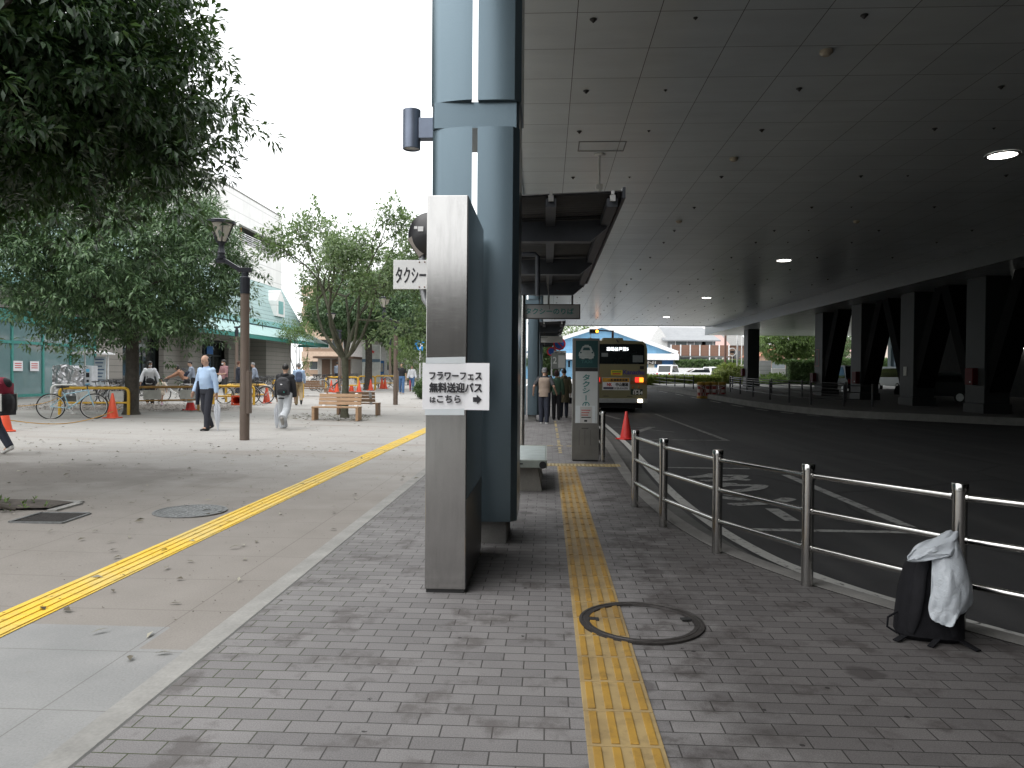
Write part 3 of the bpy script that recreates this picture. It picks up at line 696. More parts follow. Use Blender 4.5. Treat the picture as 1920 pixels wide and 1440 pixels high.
def clump_leaves(name, C, A, per, ln, wd, droop, spread, mtl, g, parent, fan=.9):
    n = len(C); c = np.repeat(C, per, 0); a = np.repeat(A, per, 0)
    r = unit(g.normal(size=(n*per, 3)))
    d = unit(a*.55+r*fan+np.array([0, 0, -droop])); base = c+r*spread*g.uniform(.2, 1, (n*per, 1))
    up = unit(np.array([[0, 0, 1.0]])+.55*a+g.normal(size=d.shape)*.35)
    o = bpy.data.objects.new(name, leaf_mesh(name, base, d, up, ln, wd, mtl, g)); COL.objects.link(o); o.parent = parent; return o
def ell(n, g, rad, ru, rl, inner=.72, lobes=9, amp=.16, cut=None):
    d = unit(g.normal(size=(n, 3))); ld = unit(g.normal(size=(lobes, 3))); k = 1-amp*.7
    m = k+amp*np.exp(6*(d @ ld.T-1)).max(1)*1.4
    q = m*g.uniform(inner**3, 1, n)**(1/3); rz = np.where(d[:, 2] > 0, ru, rl)
    P = np.stack([d[:, 0]*rad*q, d[:, 1]*rad*q, d[:, 2]*rz*q], 1); return P, d
def limb(q, a, b, r0, r1, g, bend=.12, n=6):
    a, b = np.array(a, float), np.array(b, float); L = np.linalg.norm(b-a); off = g.normal(size=3)*L*bend
    pts = [a+(b-a)*t+off*math.sin(math.pi*t) for t in np.linspace(0, 1, n)]
    q.tube([tuple(p) for p in pts], [r0+(r1-r0)*t for t in np.linspace(0, 1, n)], 8); return pts
def dome_tree(name, label, base, cz, rad, ru, rl, trunk, mtl, seed, nsh, nin, per, ln, wd, droop=.5, amp=.16, off=(0, 0), bark=None, group=None, lobes=9, inner=.74, cat='tree', spread=.10, fork=None, bough=0, bs=.4):
    g = np.random.default_rng(seed); t = thing(name, label, cat, base, 0, group); bark = bark or BARK
    cc = np.array([off[0], off[1], cz])
    q = mb(bark); fz = fork or max(cz-rl*.85, cz*.35)
    q.tube([(0, 0, -.05), (0, 0, .12), (trunk*.2, 0, fz*.5), (0, trunk*.2, fz)], [trunk*1.5, trunk*1.08, trunk*.92, trunk*.85], 12)
    for i in range(9):
        d = unit(g.normal(size=(1, 3)))[0]; d[2] = abs(d[2])*.7-.05
        e = cc+d*np.array([rad, rad, ru])*.72; pts = limb(q, (0, 0, fz-.15), e, trunk*.5, trunk*.08, g, .1)
        for j in (2, 3, 4):
            d2 = unit(g.normal(size=(1, 3)))[0]; limb(q, pts[j], pts[j]+d2*rad*.35, trunk*.2, trunk*.04, g)
    q.build('trunk', t)
    P, A = ell(bough or nsh, g, rad, ru, rl, inner, lobes, amp)
    if bough:
        k = nsh//bough; P = np.repeat(P, k, 0); A0 = np.repeat(A, k, 0); e = g.normal(size=P.shape)*np.array([1, 1, .42])*bs; P = P+e; P[:, 2] -= .35*(e[:, 0]**2+e[:, 1]**2)/bs; A = unit(A0*.5+e/bs*.6+np.array([0, 0, .3]))
    P = P+cc
    o = clump_leaves('crown', P, A, per, ln, wd, droop, spread, mtl, g, t)
    if nin:
        P2, A2 = ell(nin, g, rad*.78, ru*.78, rl*.78, .3, lobes, amp); P2 = P2+cc
        oi = clump_leaves('inner_foliage', P2, A2, max(6, per-3), ln*1.35, wd*1.5, droop, spread*1.2, mtl, g, t)
    return t
# the big tree that overhangs from the left, and the round one beyond it
dome_tree('evergreen_tree', 'big dark evergreen tree overhanging the upper left corner close to the camera', (-6.5, 7.3, pz(-7, 8.7)), 5.25, 2.85, 3.0, 1.2, .26, L_DEEP, 3, 6000, 2200, 14, .14, .05, .7, .2, off=(-.85, 1.5), lobes=26, inner=.72, spread=.13, bough=300, bs=.33)
b = ground(246, 777)
dome_tree('evergreen_tree', 'round dome shaped evergreen tree standing behind the blue bicycle', b, 4.8, 3.3, 3.0, 2.2, .20, L_DARK, 5, 5200, 1300, 12, .17, .052, .65, .10, off=(-.45, 0), lobes=60, inner=.88, spread=.13, bough=290, bs=.36)
TSEED = 32
def airy_tree(name, label, base, H, spreadr, stems, mtl, seed, ln, wd, per, bark, cat='tree', split=1.9, r0=.17, dens=1.0, group=None):
    g = np.random.default_rng(seed); t = thing(name, label, cat, base, 0, group); q = mb(bark); tips = []
    q.tube([(0, 0, -.05), (0, 0, .15), (.03, 0, split*.6), (0, 0, split)], [r0*1.45, r0*1.05, r0*.9, r0*.95], 12)
    def grow(a, d, L, r, lev):
        b_ = np.array(a)+d*L; pts = limb(q, a, b_, r, r*.55, g, .06, 5)
        if lev >= 1: tips.extend([(p, d) for p in pts[2:]])
        if lev < 3:
            for k in range(3 if lev else 2+int(g.random() < .6)):
                dd = unit((d+g.normal(size=3)*.55+np.array([0, 0, .10 if lev < 2 else -.12]))[None])[0]
                grow(pts[-1] if k < 2 else pts[3], dd, L*g.uniform(.5, .72), r*.52, lev+1)
    for i in range(stems):
        th = 6.283*(i+g.uniform(-.2, .2))/stems; out = spreadr/H*g.uniform(.5, 1.15)
        grow((0, 0, split-.1), unit(np.array([[math.cos(th)*out, math.sin(th)*out, 1]]))[0], (H-split)*g.uniform(.42, .5), r0*.55, 0)
    q.build('trunk', t)
    P = np.array([p for p, d in tips]); D = np.array([d for p, d in tips]); k = int(len(P)*dens)
    idx = g.integers(0, len(P), k); C = P[idx]+g.normal(size=(k, 3))*.17; A = unit(D[idx]+np.array([0, 0, .25]))
    clump_leaves('crown', C, A, per, ln, wd, .35, .16, mtl, g, t, 1.1); return t
airy_tree('street_tree', 'airy many stemmed street tree rising between the two wooden benches', ground(646, 783), 6.7, 3.9, 7, L_PALE, TSEED, .125, .064, 13, BARKM, dens=1.9, r0=.115)
airy_tree('sapling', 'thin pale green sapling in front of the corner of the store', ground(556, 722), 5.2, 2.6, 4, L_LIGHT, 12, .14, .06, 8, BARK, 'tree', .9, .07, 1.2)
dome_tree('round_tree', 'dark round topped tree behind the far row of yellow barriers', ground(690, 731), 5.2, 3.7, 2.2, 1.9, .24, L_DARK, 21, 2300, 900, 10, .22, .09, .5, .2)
dome_tree('leafy_tree', 'broad leafy tree with bright green top just left of the blue column', ground(800, 716), 6.4, 4.9, 4.6, 3.6, .25, L_MID, 22, 3200, 1400, 11, .26, .10, .6, .22, off=(-.9, 0), lobes=14)
dome_tree('leafy_tree', 'yellow green tree showing between the street tree and the white taxi sign', ground(735, 712), 6.6, 4.2, 4.0, 3.0, .25, L_LIGHT, 23, 2300, 900, 10, .30, .12, .5, .25, lobes=14)
dome_tree('leafy_tree', 'tree mass behind the street tree, left of the round topped tree', ground(648, 716), 5.6, 3.6, 2.4, 2.2, .2, L_MID, 24, 1500, 500, 10, .30, .12, .5, .25)
dome_tree('shrub', 'feathery pale shrub beside the white post behind the walking couple', ground(765, 722), 2.4, 1.5, 1.6, 2.0, .05, L_LIGHT, 25, 700, 100, 9, .14, .04, .1, .2, cat='shrub')
dome_tree('shrub', 'low green shrub at the foot of the tree beside the blue column', ground(797, 748), .5, .5, .45, .45, .04, L_MID, 26, 350, 60, 9, .12, .06, .1, .2, cat='shrub')
# grassy bed of the near tree with roots and kerb stones
g0 = np.random.default_rng(41)
cr = ground(153, 943.5); bed = thing('tree_bed', 'bare earth tree bed with flat kerb stones at the far left below the big tree', 'planting bed', cr)
bo = [(0, 0), (-4.2, 0), (-4.2, -2.2), (-.5, -2.2), (-.5, -.48), (0, -.48)]
q = mb(concrete('bare earth', (.075, .062, .052), 8, .4)); nx, ny = 42, 22; vs = []
for iy in range(ny+1):
    for ix in range(nx+1):
        x, y = -4.15+4.1*ix/nx, -.47+.42*iy/ny if False else -2.15+2.1*iy/ny; x_, y_ = x, y
        if x > -.55 and y < -.45: x_ = -.55
        vs.append((x_, y_, .015+.03*abs(math.sin(3*x+2*y)*math.cos(2.3*y-x))+max(0, .12-.10*math.hypot(x+1.5, y+.85))))
q.add(vs, [(b_*(nx+1)+a, b_*(nx+1)+a+1, (b_+1)*(nx+1)+a+1, (b_+1)*(nx+1)+a) for b_ in range(ny) for a in range(nx)], True); q.build('earth', bed)
q = mb(PALEC)
for k in range(7): q.bx(-.6*k-.59, -.6*k-.0, -.05, .05, -.05, .02+.004*(k % 2))
q.bx(-.05, .05, -.48, -.055, -.05, .018); q.build('edging', bed)
q = mb(BARK)
for a in (-.9, -.45, -.1, .3, .8, 1.3): limb(q, (-1.4, -.8, .10), (-1.4+1.15*math.cos(a), -.8+.75*math.sin(a), .035), .075, .02, g0, .12)
q.build('root', bed)
C = np.stack([g0.uniform(-2.5, -.1, 60), g0.uniform(-.6, -.02, 60), np.full(60, .04)], 1)[:22]; clump_leaves('weeds', C, np.tile([[0, 0, 1.0]], (22, 1)), 6, .055, .018, -.2, .02, L_LIGHT, g0, bed)['kind'] = 'stuff'
# fallen leaves, nobody could count them
def fallen(name, n, x0, x1, y0, y1, ln, seed, mtl):
    g = np.random.default_rng(seed); X_, Y_ = g.uniform(x0, x1, n), g.uniform(y0, y1, n)
    Z_ = np.array([pz(a, b_) for a, b_ in zip(X_, Y_)])+.012; th = g.uniform(0, 6.283, n)
    d = np.stack([np.cos(th), np.sin(th), g.uniform(-.05, .25, n)], 1); up = unit(np.stack([g.normal(size=n)*.3, g.normal(size=n)*.3, np.ones(n)], 1))
    o = bpy.data.objects.new(name, leaf_mesh(name, np.stack([X_, Y_, Z_], 1), unit(d), up, ln, ln*.36, mtl, g, .1)); COL.objects.link(o); return o
LITT = m_leaf('dry leaf', (.045, .032, .016), (.36, .34, .27), .6, .1)
tag(fallen('fallen_leaves', 420, -14, -1.8, 3.2, 14, .085, 51, LITT), None, None, None, 'stuff')
tag(fallen('scattered_leaves', 700, -20, -2, 12, 40, .085, 52, LITT), None, None, None, 'stuff')
tag(fallen('leaf_litter', 2600, -19.5, -11.0, 23.5, 28.5, .085, 53, m_leaf('dark litter', (.03, .022, .014), (.13, .105, .075), .7, .05)), None, None, None, 'stuff')
tag(fallen('leaf_crumbs', 2600, -13, -1.9, 4, 16, .022, 54, m_leaf('crumb', (.03, .022, .014), (.10, .08, .055), .7, .05)), None, None, None, 'stuff')
tag(fallen('bench_litter', 300, -8.1, -5.4, 21.2, 24.2, .12, 55, LITT), None, None, None, 'stuff')
# ================================================================== the store on the left
def m_siding(name, col, step, rough=.6, gap=.35, var=.06):
    m, nt, b = mat0(name); v = coords(nt); X, Y, Z = sep(nt, v)
    f = math_(nt, 'FRACT', math_(nt, 'DIVIDE', Z, step)); ln = math_(nt, 'LESS_THAN', f, .07)
    n1 = noise(nt, v, .7, 5); st = noise(nt, coords(nt, (2, 2, .15)), 1.3, 5, .6)
    c = ramp(nt, n1, [(.3, tuple(q*(1-var) for q in col)), (.7, tuple(min(1, q*(1+var)) for q in col))]); c = mixc(nt, .5, c, ramp(nt, st, [(.4, 1), (.7, .84)]), 'MULTIPLY')
    c = mixc(nt, ln, c, tuple(q*gap for q in col)); nt.links.new(c, b.inputs['Base Color']); b.inputs['Roughness'].default_value = rough
    bump(nt, b, math_(nt, 'SUBTRACT', 1, ln), .4, .02); return m
BEIGE = m_siding('beige siding', (.29, .272, .245), .33); TEALR = m_siding('pale teal shingles', (.36, .50, .49), .32, gap=.22); WHITEW = m_siding('white precast panels', (.88, .87, .85), 1.05, gap=.76)
TEALF = mat('teal frame', (.055, .27, .235), .45); TEALB = mat('faded teal band', (.22, .44, .43), .5); AWN = m_siding('pale awning sheets', (.40, .58, .56), 5, gap=.9)
DARKF = mat('dark bronze frame', (.035, .045, .045), .4, .3); INTER = mat('dim shop interior', (.05, .05, .045), .8); CREAM = mat('cream frame', (.5, .48, .42), .5)
def m_glass(name, tint, rough=.04, alpha=.55):
    m, nt, b = mat0(name); b.inputs['Base Color'].default_value = (*tint, 1); b.inputs['Roughness'].default_value = rough; b.inputs['Specular IOR Level'].default_value = .9
    f = noise(nt, coords(nt), .8, 4); nt.links.new(ramp(nt, f, [(.3, alpha-.1), (.7, min(1, alpha+.1))]), b.inputs['Alpha']); return m
GLS = m_glass('shop glass', (.22, .34, .35), .05, .72); GLD = m_glass('dark door glass', (.03, .035, .035), .04, .75)
XF = -22.5
st = thing('department_store', 'large pale department store with teal shingled eaves filling the left side behind the trees', 'store', (XF, 45, .4))
def sp(name, q, label=None, par=None, bev=0):
    ox, oy, oz = XF, 45, .4
    if par is None or par is st:
        q.v = [(x-ox, y-oy, z-oz) for x, y, z in q.v]; return q.build(name, st, bev, label)
    q.v = [(x-ox, y-oy, z-oz) for x, y, z in q.v]; return q.build(name, par, bev, label)
# storeys: ground wall pieces between openings
ENT = [(38.0, 42.2), (47.0, 51.0)]
q = mb(BEIGE)
for a, b_ in ((35.75, 38.0), (42.2, 47.0), (51.0, 54.6)): q.bx(XF-.3, XF, a, b_, 0, 4.05)
q.bx(XF-.3, XF, 4, 61.5, 4.05, 5.0)
for a, b_ in ENT: q.bx(XF-.3, XF, a, b_, 3.6, 4.049)
q.bx(XF-.3, XF+1.3, 54.6, 60.0, 0, 4.2); q.bx(XF-.31, XF+.5, 44.2, 45.4, 0, 4.04)
sp('ground_wall', q)
q = mb(INTER); q.bx(XF-6, XF-5.8, 4, 61, 0, 4.2); q.bx(XF-6, XF-.3, 4, 61, .18, .22); q.bx(XF-5.8, XF-.31, 4, 61, 4.06, 4.2); q.bx(XF-5.79, XF-.32, 60.4, 60.7, .23, 4.05); sp('interior', q)
# glazed shop front
q = mb(TEALF); ys = [4.0+1.9*i for i in range(18)]; ys = [35.65-1.9*i for i in range(17)]
for y in ys: q.bx(XF-.10, XF+.02, y-.06, y+.06, .35, 3.5)
q.bx(XF-.12, XF+.05, 5, 35.75, 3.5, 4.0); q.bx(XF-.098, XF+.018, 5, 35.7, 2.58, 2.70); q.bx(XF-.098, XF+.018, 5, 35.7, .3, .42)
fr = sp('window_frame', q, None, None)
q = mb(PALEC); q.bx(XF-.2, XF+.15, 5, 35.8, 0, .30); sp('sill', q)
for i in range(len(ys)-1):
    q = mb(GLS); q.bx(XF-.05, XF-.03, ys[i+1]+.06, ys[i]-.06, .42, 3.5); sp('pane', q, None, fr)
q = mb(mat('frosted film', (.42, .52, .52), .5)); q.bx(XF-.075, XF-.06, 8, 35.5, .42, 1.95); sp('frosted_film', q)
# entrances
for a, b_ in ENT:
    q = mb(DARKF); 
    for y in (a+.06, a+1.35, b_-1.35, b_-.06): q.bx(XF-.62, XF-.5, y-.06, y+.06, .2, 3.6)
    q.bx(XF-.61, XF-.51, a, b_, 2.5, 2.62); q.bx(XF-.61, XF-.51, a, b_, 3.48, 3.6); f_ = sp('entrance', q)
    for y0, y1 in ((a+.12, a+1.29), (a+1.41, b_-1.41), (b_-1.29, b_-.12)): q = mb(GLD); q.bx(XF-.57, XF-.55, y0, y1, .22, 3.48); sp('glass', q, None, f_)
q = mb(LAMP)
for y in (47.6, 48.6, 49.6): q.box((XF-1.6, y, 3.95), (.5, .12, .04))
sp('ceiling_tube', q)
q = mb(mat('shop shelf goods', (.35, .22, .12), .6, var=.6, scale=3)); q.bx(XF-3, XF-2.6, 47.3, 50.6, .3, 2.1); q.bx(XF-3, XF-2.6, 38.2, 42, .3, 2.1); sp('shelf', q)
BLUESGN = mat('blue sign face', (.05, .2, .55), .4)
q = mb(BLUESGN); q.bx(XF-.49, XF-.47, 48.7, 49.6, 2.65, 3.2); o = sp('door_sign', q)
REDL = mat('red letters', (.55, .05, .05), .5); q = mb(REDL); Mt = Matrix.Translation((XF-.46, 0, 0)) @ Matrix(((0, 1, 0, 0), (1, 0, 0, 0), (0, 0, 1, 0), (0, 0, 0, 1)))
MTX = lambda x, y, z: Matrix.Translation((x, y, z)) @ Matrix.Rotation(R(90), 4, 'Z')
q.use(mat('sign board', (.10, .11, .10), .5)); q.bx(XF-.48, XF-.44, 38.6, 41.2, 2.7, 3.45); q.use(REDL); text(q, '3ωel', .3, 1.6, .36, .68, MTX(XF-.435, 38.9, 2.72)); q.use(mat('grey letters', (.24, .26, .26), .5)); q.bx(XF-.439, XF-.436, 38.7, 41.1, 2.74, 2.98); sp('entrance_sign', q)
q = mb(PAPER)
for y in (30.25, 31.25): q.bx(XF+.03, XF+.035, y-.28, y+.28, 1.42, 1.85)
q.use(REDL)
for y in (30.25, 31.25):
    for k in range(3): q.bx(XF+.036, XF+.037, y-.2, y+.2, 1.72-.09*k, 1.76-.09*k)
sp('window_notice', q)
# teal mansard with its bands
def roofprism(q, prof, y0, y1, inset=0):
    n = len(prof); q.add([(x, y0, z) for x, z in prof]+[(x, y1-inset*(z-prof[0][1]), z) for x, z in prof], [(i, (i+1) % n, n+(i+1) % n, n+i) for i in range(n)]+[tuple(reversed(range(n))), tuple(range(n, 2*n))])
q = mb(TEALR); roofprism(q, [(XF+1.2, 5.35), (XF+.02, 8.45), (XF-.2, 8.45), (XF-.2, 5.35)], 2, 63.3, .65); sp('mansard_roof', q)
q = mb(TEALB); roofprism(q, [(XF+1.35, 4.95), (XF+1.25, 5.34), (XF-.2, 5.34), (XF-.2, 4.95)], 2, 63.6); sp('eave_band', q)
q = mb(BLUED); q.bx(XF+.3, XF+1.36, 36, 63.7, 4.88, 4.94); sp('gutter', q)
q = mb(AWN); roofprism(q, [(XF+2.75, 4.0), (XF+1.3, 4.87), (XF-.2, 4.87), (XF-.2, 4.2), (XF+2.7, 3.96)], 41, 65.6, .9); aw = sp('awning', q)
q = mb(TEALF); q.bx(XF+2.55, XF+2.76, 41, 65.6, 3.72, 3.955); q.bx(XF, XF+2.54, 65.45, 65.6, 3.72, 3.955); sp('awning_fascia', q)
q = mb(WHITEW); y0, y1 = 57.0, 58.8
q.add([(XF+1.2, y0, 5.9), (XF+1.2, y1, 5.9), (XF+1.2, y1, 7.1), (XF+1.2, (y0+y1)/2, 8.0), (XF+1.2, y0, 7.1), (XF-.1, y0, 5.9), (XF-.1, y1, 5.9), (XF-.1, y1, 7.1), (XF-.1, (y0+y1)/2, 8.0), (XF-.1, y0, 7.1)],
      [(0, 1, 2, 3, 4), (0, 5, 6, 1), (1, 6, 7, 2), (2, 7, 8, 3), (3, 8, 9, 4), (4, 9, 5, 0)]); dm = sp('dormer', q)
q = mb(TEALB); q.bx(XF+1.205, XF+1.23, 57.4, 58.4, 6.1, 7.1); sp('window', q, None, dm)
# white parking storeys above
q = mb(WHITEW); zt = 14.5
q.bx(XF-.35, XF, 2, 61.4, 8.46, 10.98); q.bx(XF-.35, XF, 2, 61.4, 12.26, zt); y = 60.2
edges = [(60.2, 61.4)]
while y > 6: edges.append((y-8.8, y-7.5)); y -= 8.8
for a, b_ in edges: q.bx(XF-.35, XF, a, b_, 10.981, 12.259)
q.bx(-48, XF-.351, 61.0, 61.4, 8.46, zt); q.bx(-48, XF, 2, 2.3, 0, zt-.002); sp('upper_wall', q)
q = mb(concrete('parking slab', (.25, .25, .24))); q.bx(-48, XF-.36, 2.4, 60.9, 10.7, 10.95); q.bx(-48, XF-.36, 2.4, 60.9, 12.7, 13.0); q.bx(-30, -29.7, 2.4, 60.9, 10.95, 12.7); sp('parking_deck', q)
q = mb(PALEC); q.bx(-48, XF+.02, 2, 61.45, zt, zt+.12); sp('parapet', q)
RAILW = mat('white parking rail', (.7, .7, .7), .5); q = mb(RAILW)
for z in (11.1, 11.25, 11.4, 11.55, 11.7): q.bx(XF-.12, XF-.09, 3, 60.2, z, z+.05)
for i in range(40): q.bx(XF-.13, XF-.08, 3.2+1.45*i, 3.28+1.45*i, 10.98, 11.76)
sp('parking_rail', q)
q = mb(mat('orange pole', (.6, .2, .05))); q.bx(XF-.6, XF-.5, 54.2, 54.35, 10.96, 12.6); sp('orange_post', q)
q = mb(concrete('store core', (.3, .3, .29))); q.bx(-48, XF-6.1, 2.4, 60.9, 0, 10.6); sp('core', q)
# ------------------------------------------------------------------ far buildings on the left
def block(name, label, cat, px0, px1, ptop, pbase, Y, depth, wallm, parts=None, gz=None):
    a, b_ = onY(px0, ptop, Y), onY(px1, pbase, Y); z0 = pz(a.x, Y) if gz is None else gz
    t = thing(name, label, cat, ((a.x+b_.x)/2, Y, z0-.2)); Wd = b_.x-a.x; H = a.z-z0+.2
    mb(wallm).bx(-Wd/2, Wd/2, 0, depth, 0, H).build('wall', t); return t, Wd, H
APT = mat('tan apartment tile', (.42, .30, .22), .7); GLF = mat('far window glass', (.10, .12, .13), .1)
t, Wd, H = block('apartment_building', 'tan apartment building with balconies far behind the sapling and street tree', 'building', 568, 668, 566, 724, 92, 12, APT)
q = mb(mat('pale roof edge', (.55, .5, .45))).bx(-Wd/2-.2, Wd/2+.2, -.8, 12.2, H, H+.25); q.build('roof', t)
for i in range(4):
    z = 1.0+i*2.75; mb(mat('tan balcony', (.50, .38, .29), .7)).bx(-Wd/2+.2, Wd/2-.2, -1.1, -.98, z+1.2, z+2.3).bx(-Wd/2+.2, Wd/2-.2, -1.1, -.01, z+1.05, z+1.199).build('balcony', t)
    for k in range(4):
        x = -Wd/2+.9+k*(Wd-1.2)/4; w_ = mb(mat('white frame', (.7, .7, .68))).bx(x, x+1.1, -.05, -.001, z, z+2.1).build('window', t); mb(GLF).bx(x+.08, x+1.02, -.07, -.051, z+.08, z+2.02).build('pane', w_)
WW = mat('white render', (.66, .66, .66), .6)
t, Wd, H = block('white_building', 'low white building with a blue door far behind the couple', 'building', 655, 812, 628, 716, 74, 8, WW)
def at(px, py, Y, t): p = onY(px, py, Y); l = t.location; return p.x-l.x, p.z-l.z
BLD = mat('blue door paint', (.03, .14, .36), .45)
xa, za = at(704, 676, 74, t); xb, zb = at(720, 700, 74, t); d_ = mb(BLD).bx(xa, xb, -.06, -.001, zb-1, za).build('door', t)
xa2, za2 = at(709, 681, 74, t); xb2, zb2 = at(719, 697, 74, t); mb(mat('shutter', (.3, .3, .28))).bx(xa2, xb2, -.09, -.061, zb2, za2).build('shutter', d_)
xa, za = at(726, 679, 74, t); xb, zb = at(738, 694, 74, t); w_ = mb(GREYP).bx(xa, xb, -.05, -.001, zb, za).build('window', t); mb(GLF).bx(xa+.06, xb-.06, -.07, -.051, zb+.06, za-.06).build('pane', w_)
mb(mat('grey roof', (.3, .3, .3))).bx(-Wd/2-.2, Wd/2+.2, -.3, 8.2, H, H+.2).build('roof', t)
t, Wd, H = block('small_house', 'small pale house with a brown shopfront left of the white building', 'house', 596, 660, 672, 716, 70, 6, mat('pale house', (.55, .53, .5), .7))
for k in range(3): mb(mat('brown frame', (.16, .10, .07))).bx(-Wd/2+.4+k*1.0, -Wd/2+1.2+k*1.0, -.06, -.001, .3, 2.2).build('window', t)
mb(mat('brown frame', (.16, .1, .07))).bx(-Wd/2-.3, Wd/2+.3, -.6, 6.2, H, H+.2).build('roof', t)
# information board behind the far barriers
p = ground(696, 727); t = thing('map_board', 'grey map board with a red mark behind the far barriers', 'board', p)
mb(mat('board grey', (.5, .52, .5), .5)).bx(-.62, .62, -.06, .06, .25, 2.9).build('panel', t, .02); mb(mat('slate plate', (.10, .16, .22))).bx(-.62, .62, -.075, -.061, 1.75, 1.95).build('strip', t)
mb(REDL).box((.1, -.07, 2.45), (.22, .012, .14), 0, 0, .5).build('red_mark', t); mb(GREYP).bx(-.55, -.45, -.04, .04, -.1, .25).bx(.45, .55, -.04, .04, -.1, .25).build('leg', t)
# ================================================================== lamps, poles
POLB = mat('brown pole paint', (.165, .125, .10), .45, .2, .08, 2); CHAR = mat('charcoal metal', (.035, .037, .045), .4, .4); FROST = m_glass('frosted lantern glass', (.62, .58, .50), .35, .8)
def lamp(label, base, rz=0, first=None, sc=1):
    if first is not None: return dup(first, base, rz, label, None, sc)
    t = thing('street_lamp', label, 'street lamp', base, rz, 'brown street lamps on the plaza')
    q = mb(POLB); q.lathe([(.098, 0), (.098, 1.18), (.092, 1.2), (.09, 3.05), (.0, 3.05)], seg=20); q.build('pole', t)
    q = mb(POLB); q.bx(.0, .125, -.075, .075, .55, 1.42); q.bx(-.02, .10, -.06, .06, 1.42, 1.45); q.build('service_box', t, .008)
    q = mb(CHAR); q.lathe([(.098, 3.02), (.1, 3.36), (.07, 3.37), (.07, 3.46), (0, 3.46)], seg=20)
    q.beam((.13, 0, 3.51), (-.14, 0, 3.51), .10, .09).beam((-.12, 0, 3.52), (-.42, 0, 3.70), .10, .085).beam((-.40, 0, 3.70), (-.60, 0, 3.70), .10, .09); q.build('arm', t, .006)
    l = mb(CHAR).lathe([(.085, 3.74), (.085, 3.80), (.07, 3.81), (.07, 3.85), (.085, 3.86), (.06, 3.93), (.055, 4.02), (.09, 4.09), (0, 4.09)], (-.5, 0, 0), 18)
    for k in range(6):
        a = k*math.pi/3; l.beam((-.5+.10*math.cos(a), .10*math.sin(a), 4.08), (-.5+.262*math.cos(a), .262*math.sin(a), 4.47), .018, .018)
    l.lathe([(.25, 4.45), (.285, 4.46), (.285, 4.51), (.20, 4.54), (0, 4.55)], (-.5, 0, 0), 24); lo = l.build('lantern', t)
    mb(FROST).lathe([(.085, 4.092), (.245, 4.452)], (-.5, 0, 0), 24, cap=False).build('glass', lo)
    return t
L1 = lamp('nearest brown street lamp with charcoal lantern arm, in front of the round tree', ground(458.5, 825))
lamp('brown street lamp half hidden behind the nearest lamp post', ground(443.5, 737), R(180), L1)
lamp('brown street lamp beside the walking couple, lantern lost in the leaves', ground(741.5, 759), 0, L1)
lamp('brown street lamp hidden behind the trunk of the street tree', ground(636.5, 735), 0, L1)
lamp('farthest brown lamp pole before the white building', ground(731, 722), 0, L1)
p = ground(489.5, 714); t = thing('camera_pole', 'thin dark camera pole standing against the store awning', 'pole', p)
hz = (714-545)*p.y/1380; mb(CHAR).lathe([(.09, 0), (.075, hz), (0, hz)], seg=14).build('pole', t)
mb(LG).bx(-.02, .34, -.22, -.09, 1.0, 2.1).build('cabinet', t, .01); mb(mat('beige box', (.5, .45, .35))).bx(.0, .3, -.2, -.08, 4.3, 4.9).build('meter_box', t, .01)
q = mb(LG).ball((.28, -.1, 5.25), .16).ball((-.28, -.1, 5.25), .16).ball((.35, -.1, hz-.4), (.25, .2, .2)); q.tube([(-.28, 0, 5.3), (.28, 0, 5.3)], .03).tube([(0, 0, hz-.4), (.3, 0, hz-.4)], .03); q.build('camera_heads', t)
p = ground(787, 735); t = thing('sign_post', 'slim white post with a small blue arrow sign before the leafy tree', 'sign', p); hh = (735-652)*p.y/1380
mb(RAILW).lathe([(.04, 0), (.04, hh), (0, hh)], seg=10).build('post', t); mb(mat('bright sign blue', (.02, .30, .75), .4)).box((-.05, -.06, hh+.15), (.55, .03, .55), 0, 0, .2).build('plate', t)
mb(PAPER).box((.02, -.08, hh+.15), (.09, .012, .42)).box((.12, -.08, hh+.15), (.26, .012, .09)).build('arrow', t)
# ================================================================== benches
WOOD = mat('light bench wood', (.43, .27, .155), .55, 0, .14, 5, .1, 40, None, (1, 9, 9)); WOODD = mat('weathered bench wood', (.27, .17, .105), .6, 0, .15, 5, 0, 40, None, (1, 9, 9)); GALV = mat('galvanised steel', (.5, .5, .5), .4, .6)
def bench(label, base, rz, first=None, wd=1.38):
    if first: return dup(first, base, rz, label, None, None, {'light bench wood': WOODD} if 'dark' in label else None)
    t = thing('bench', label, 'bench', base, rz, 'wooden benches on the plaza'); h = wd/2
    for s in (-1, 1):
        q = mb(WOOD); q.bx(s*h-.08 if s > 0 else s*h, s*h if s > 0 else s*h+.08, -.02, .40, 0, .37); q.build('leg', t, .006)
    q = mb(WOOD)
    for k in range(4): q.bx(-h-.005, h+.005, -.03+.112*k, .072+.112*k, .372, .412)
    q.build('seat', t, .004)
    q = mb(WOOD)
    for k in range(3): q.box((.02, .45+.035*k, .50+.115*k), (wd-.1, .028, .10), 0, -.28)
    q.build('backrest', t, .004)
    q = mb(GALV)
    for x in (-h+.22, h-.2): q.beam((x, .40, .36), (x, .565, .80), .09, .012)
    q.build('bracket', t); return t
B1 = bench('front wooden bench with slatted back below the street tree, facing the camera', ground(628, 789), 0)
bench('dark backed wooden bench turned away behind the trunk of the street tree', ground(668, 779)+Vector((0, .5, 0)), R(180), B1)
bench('small distant dark wooden bench left of the street tree, seen past the man in khaki', ground(585, 743)+Vector((0, .4, 0)), R(180), B1)
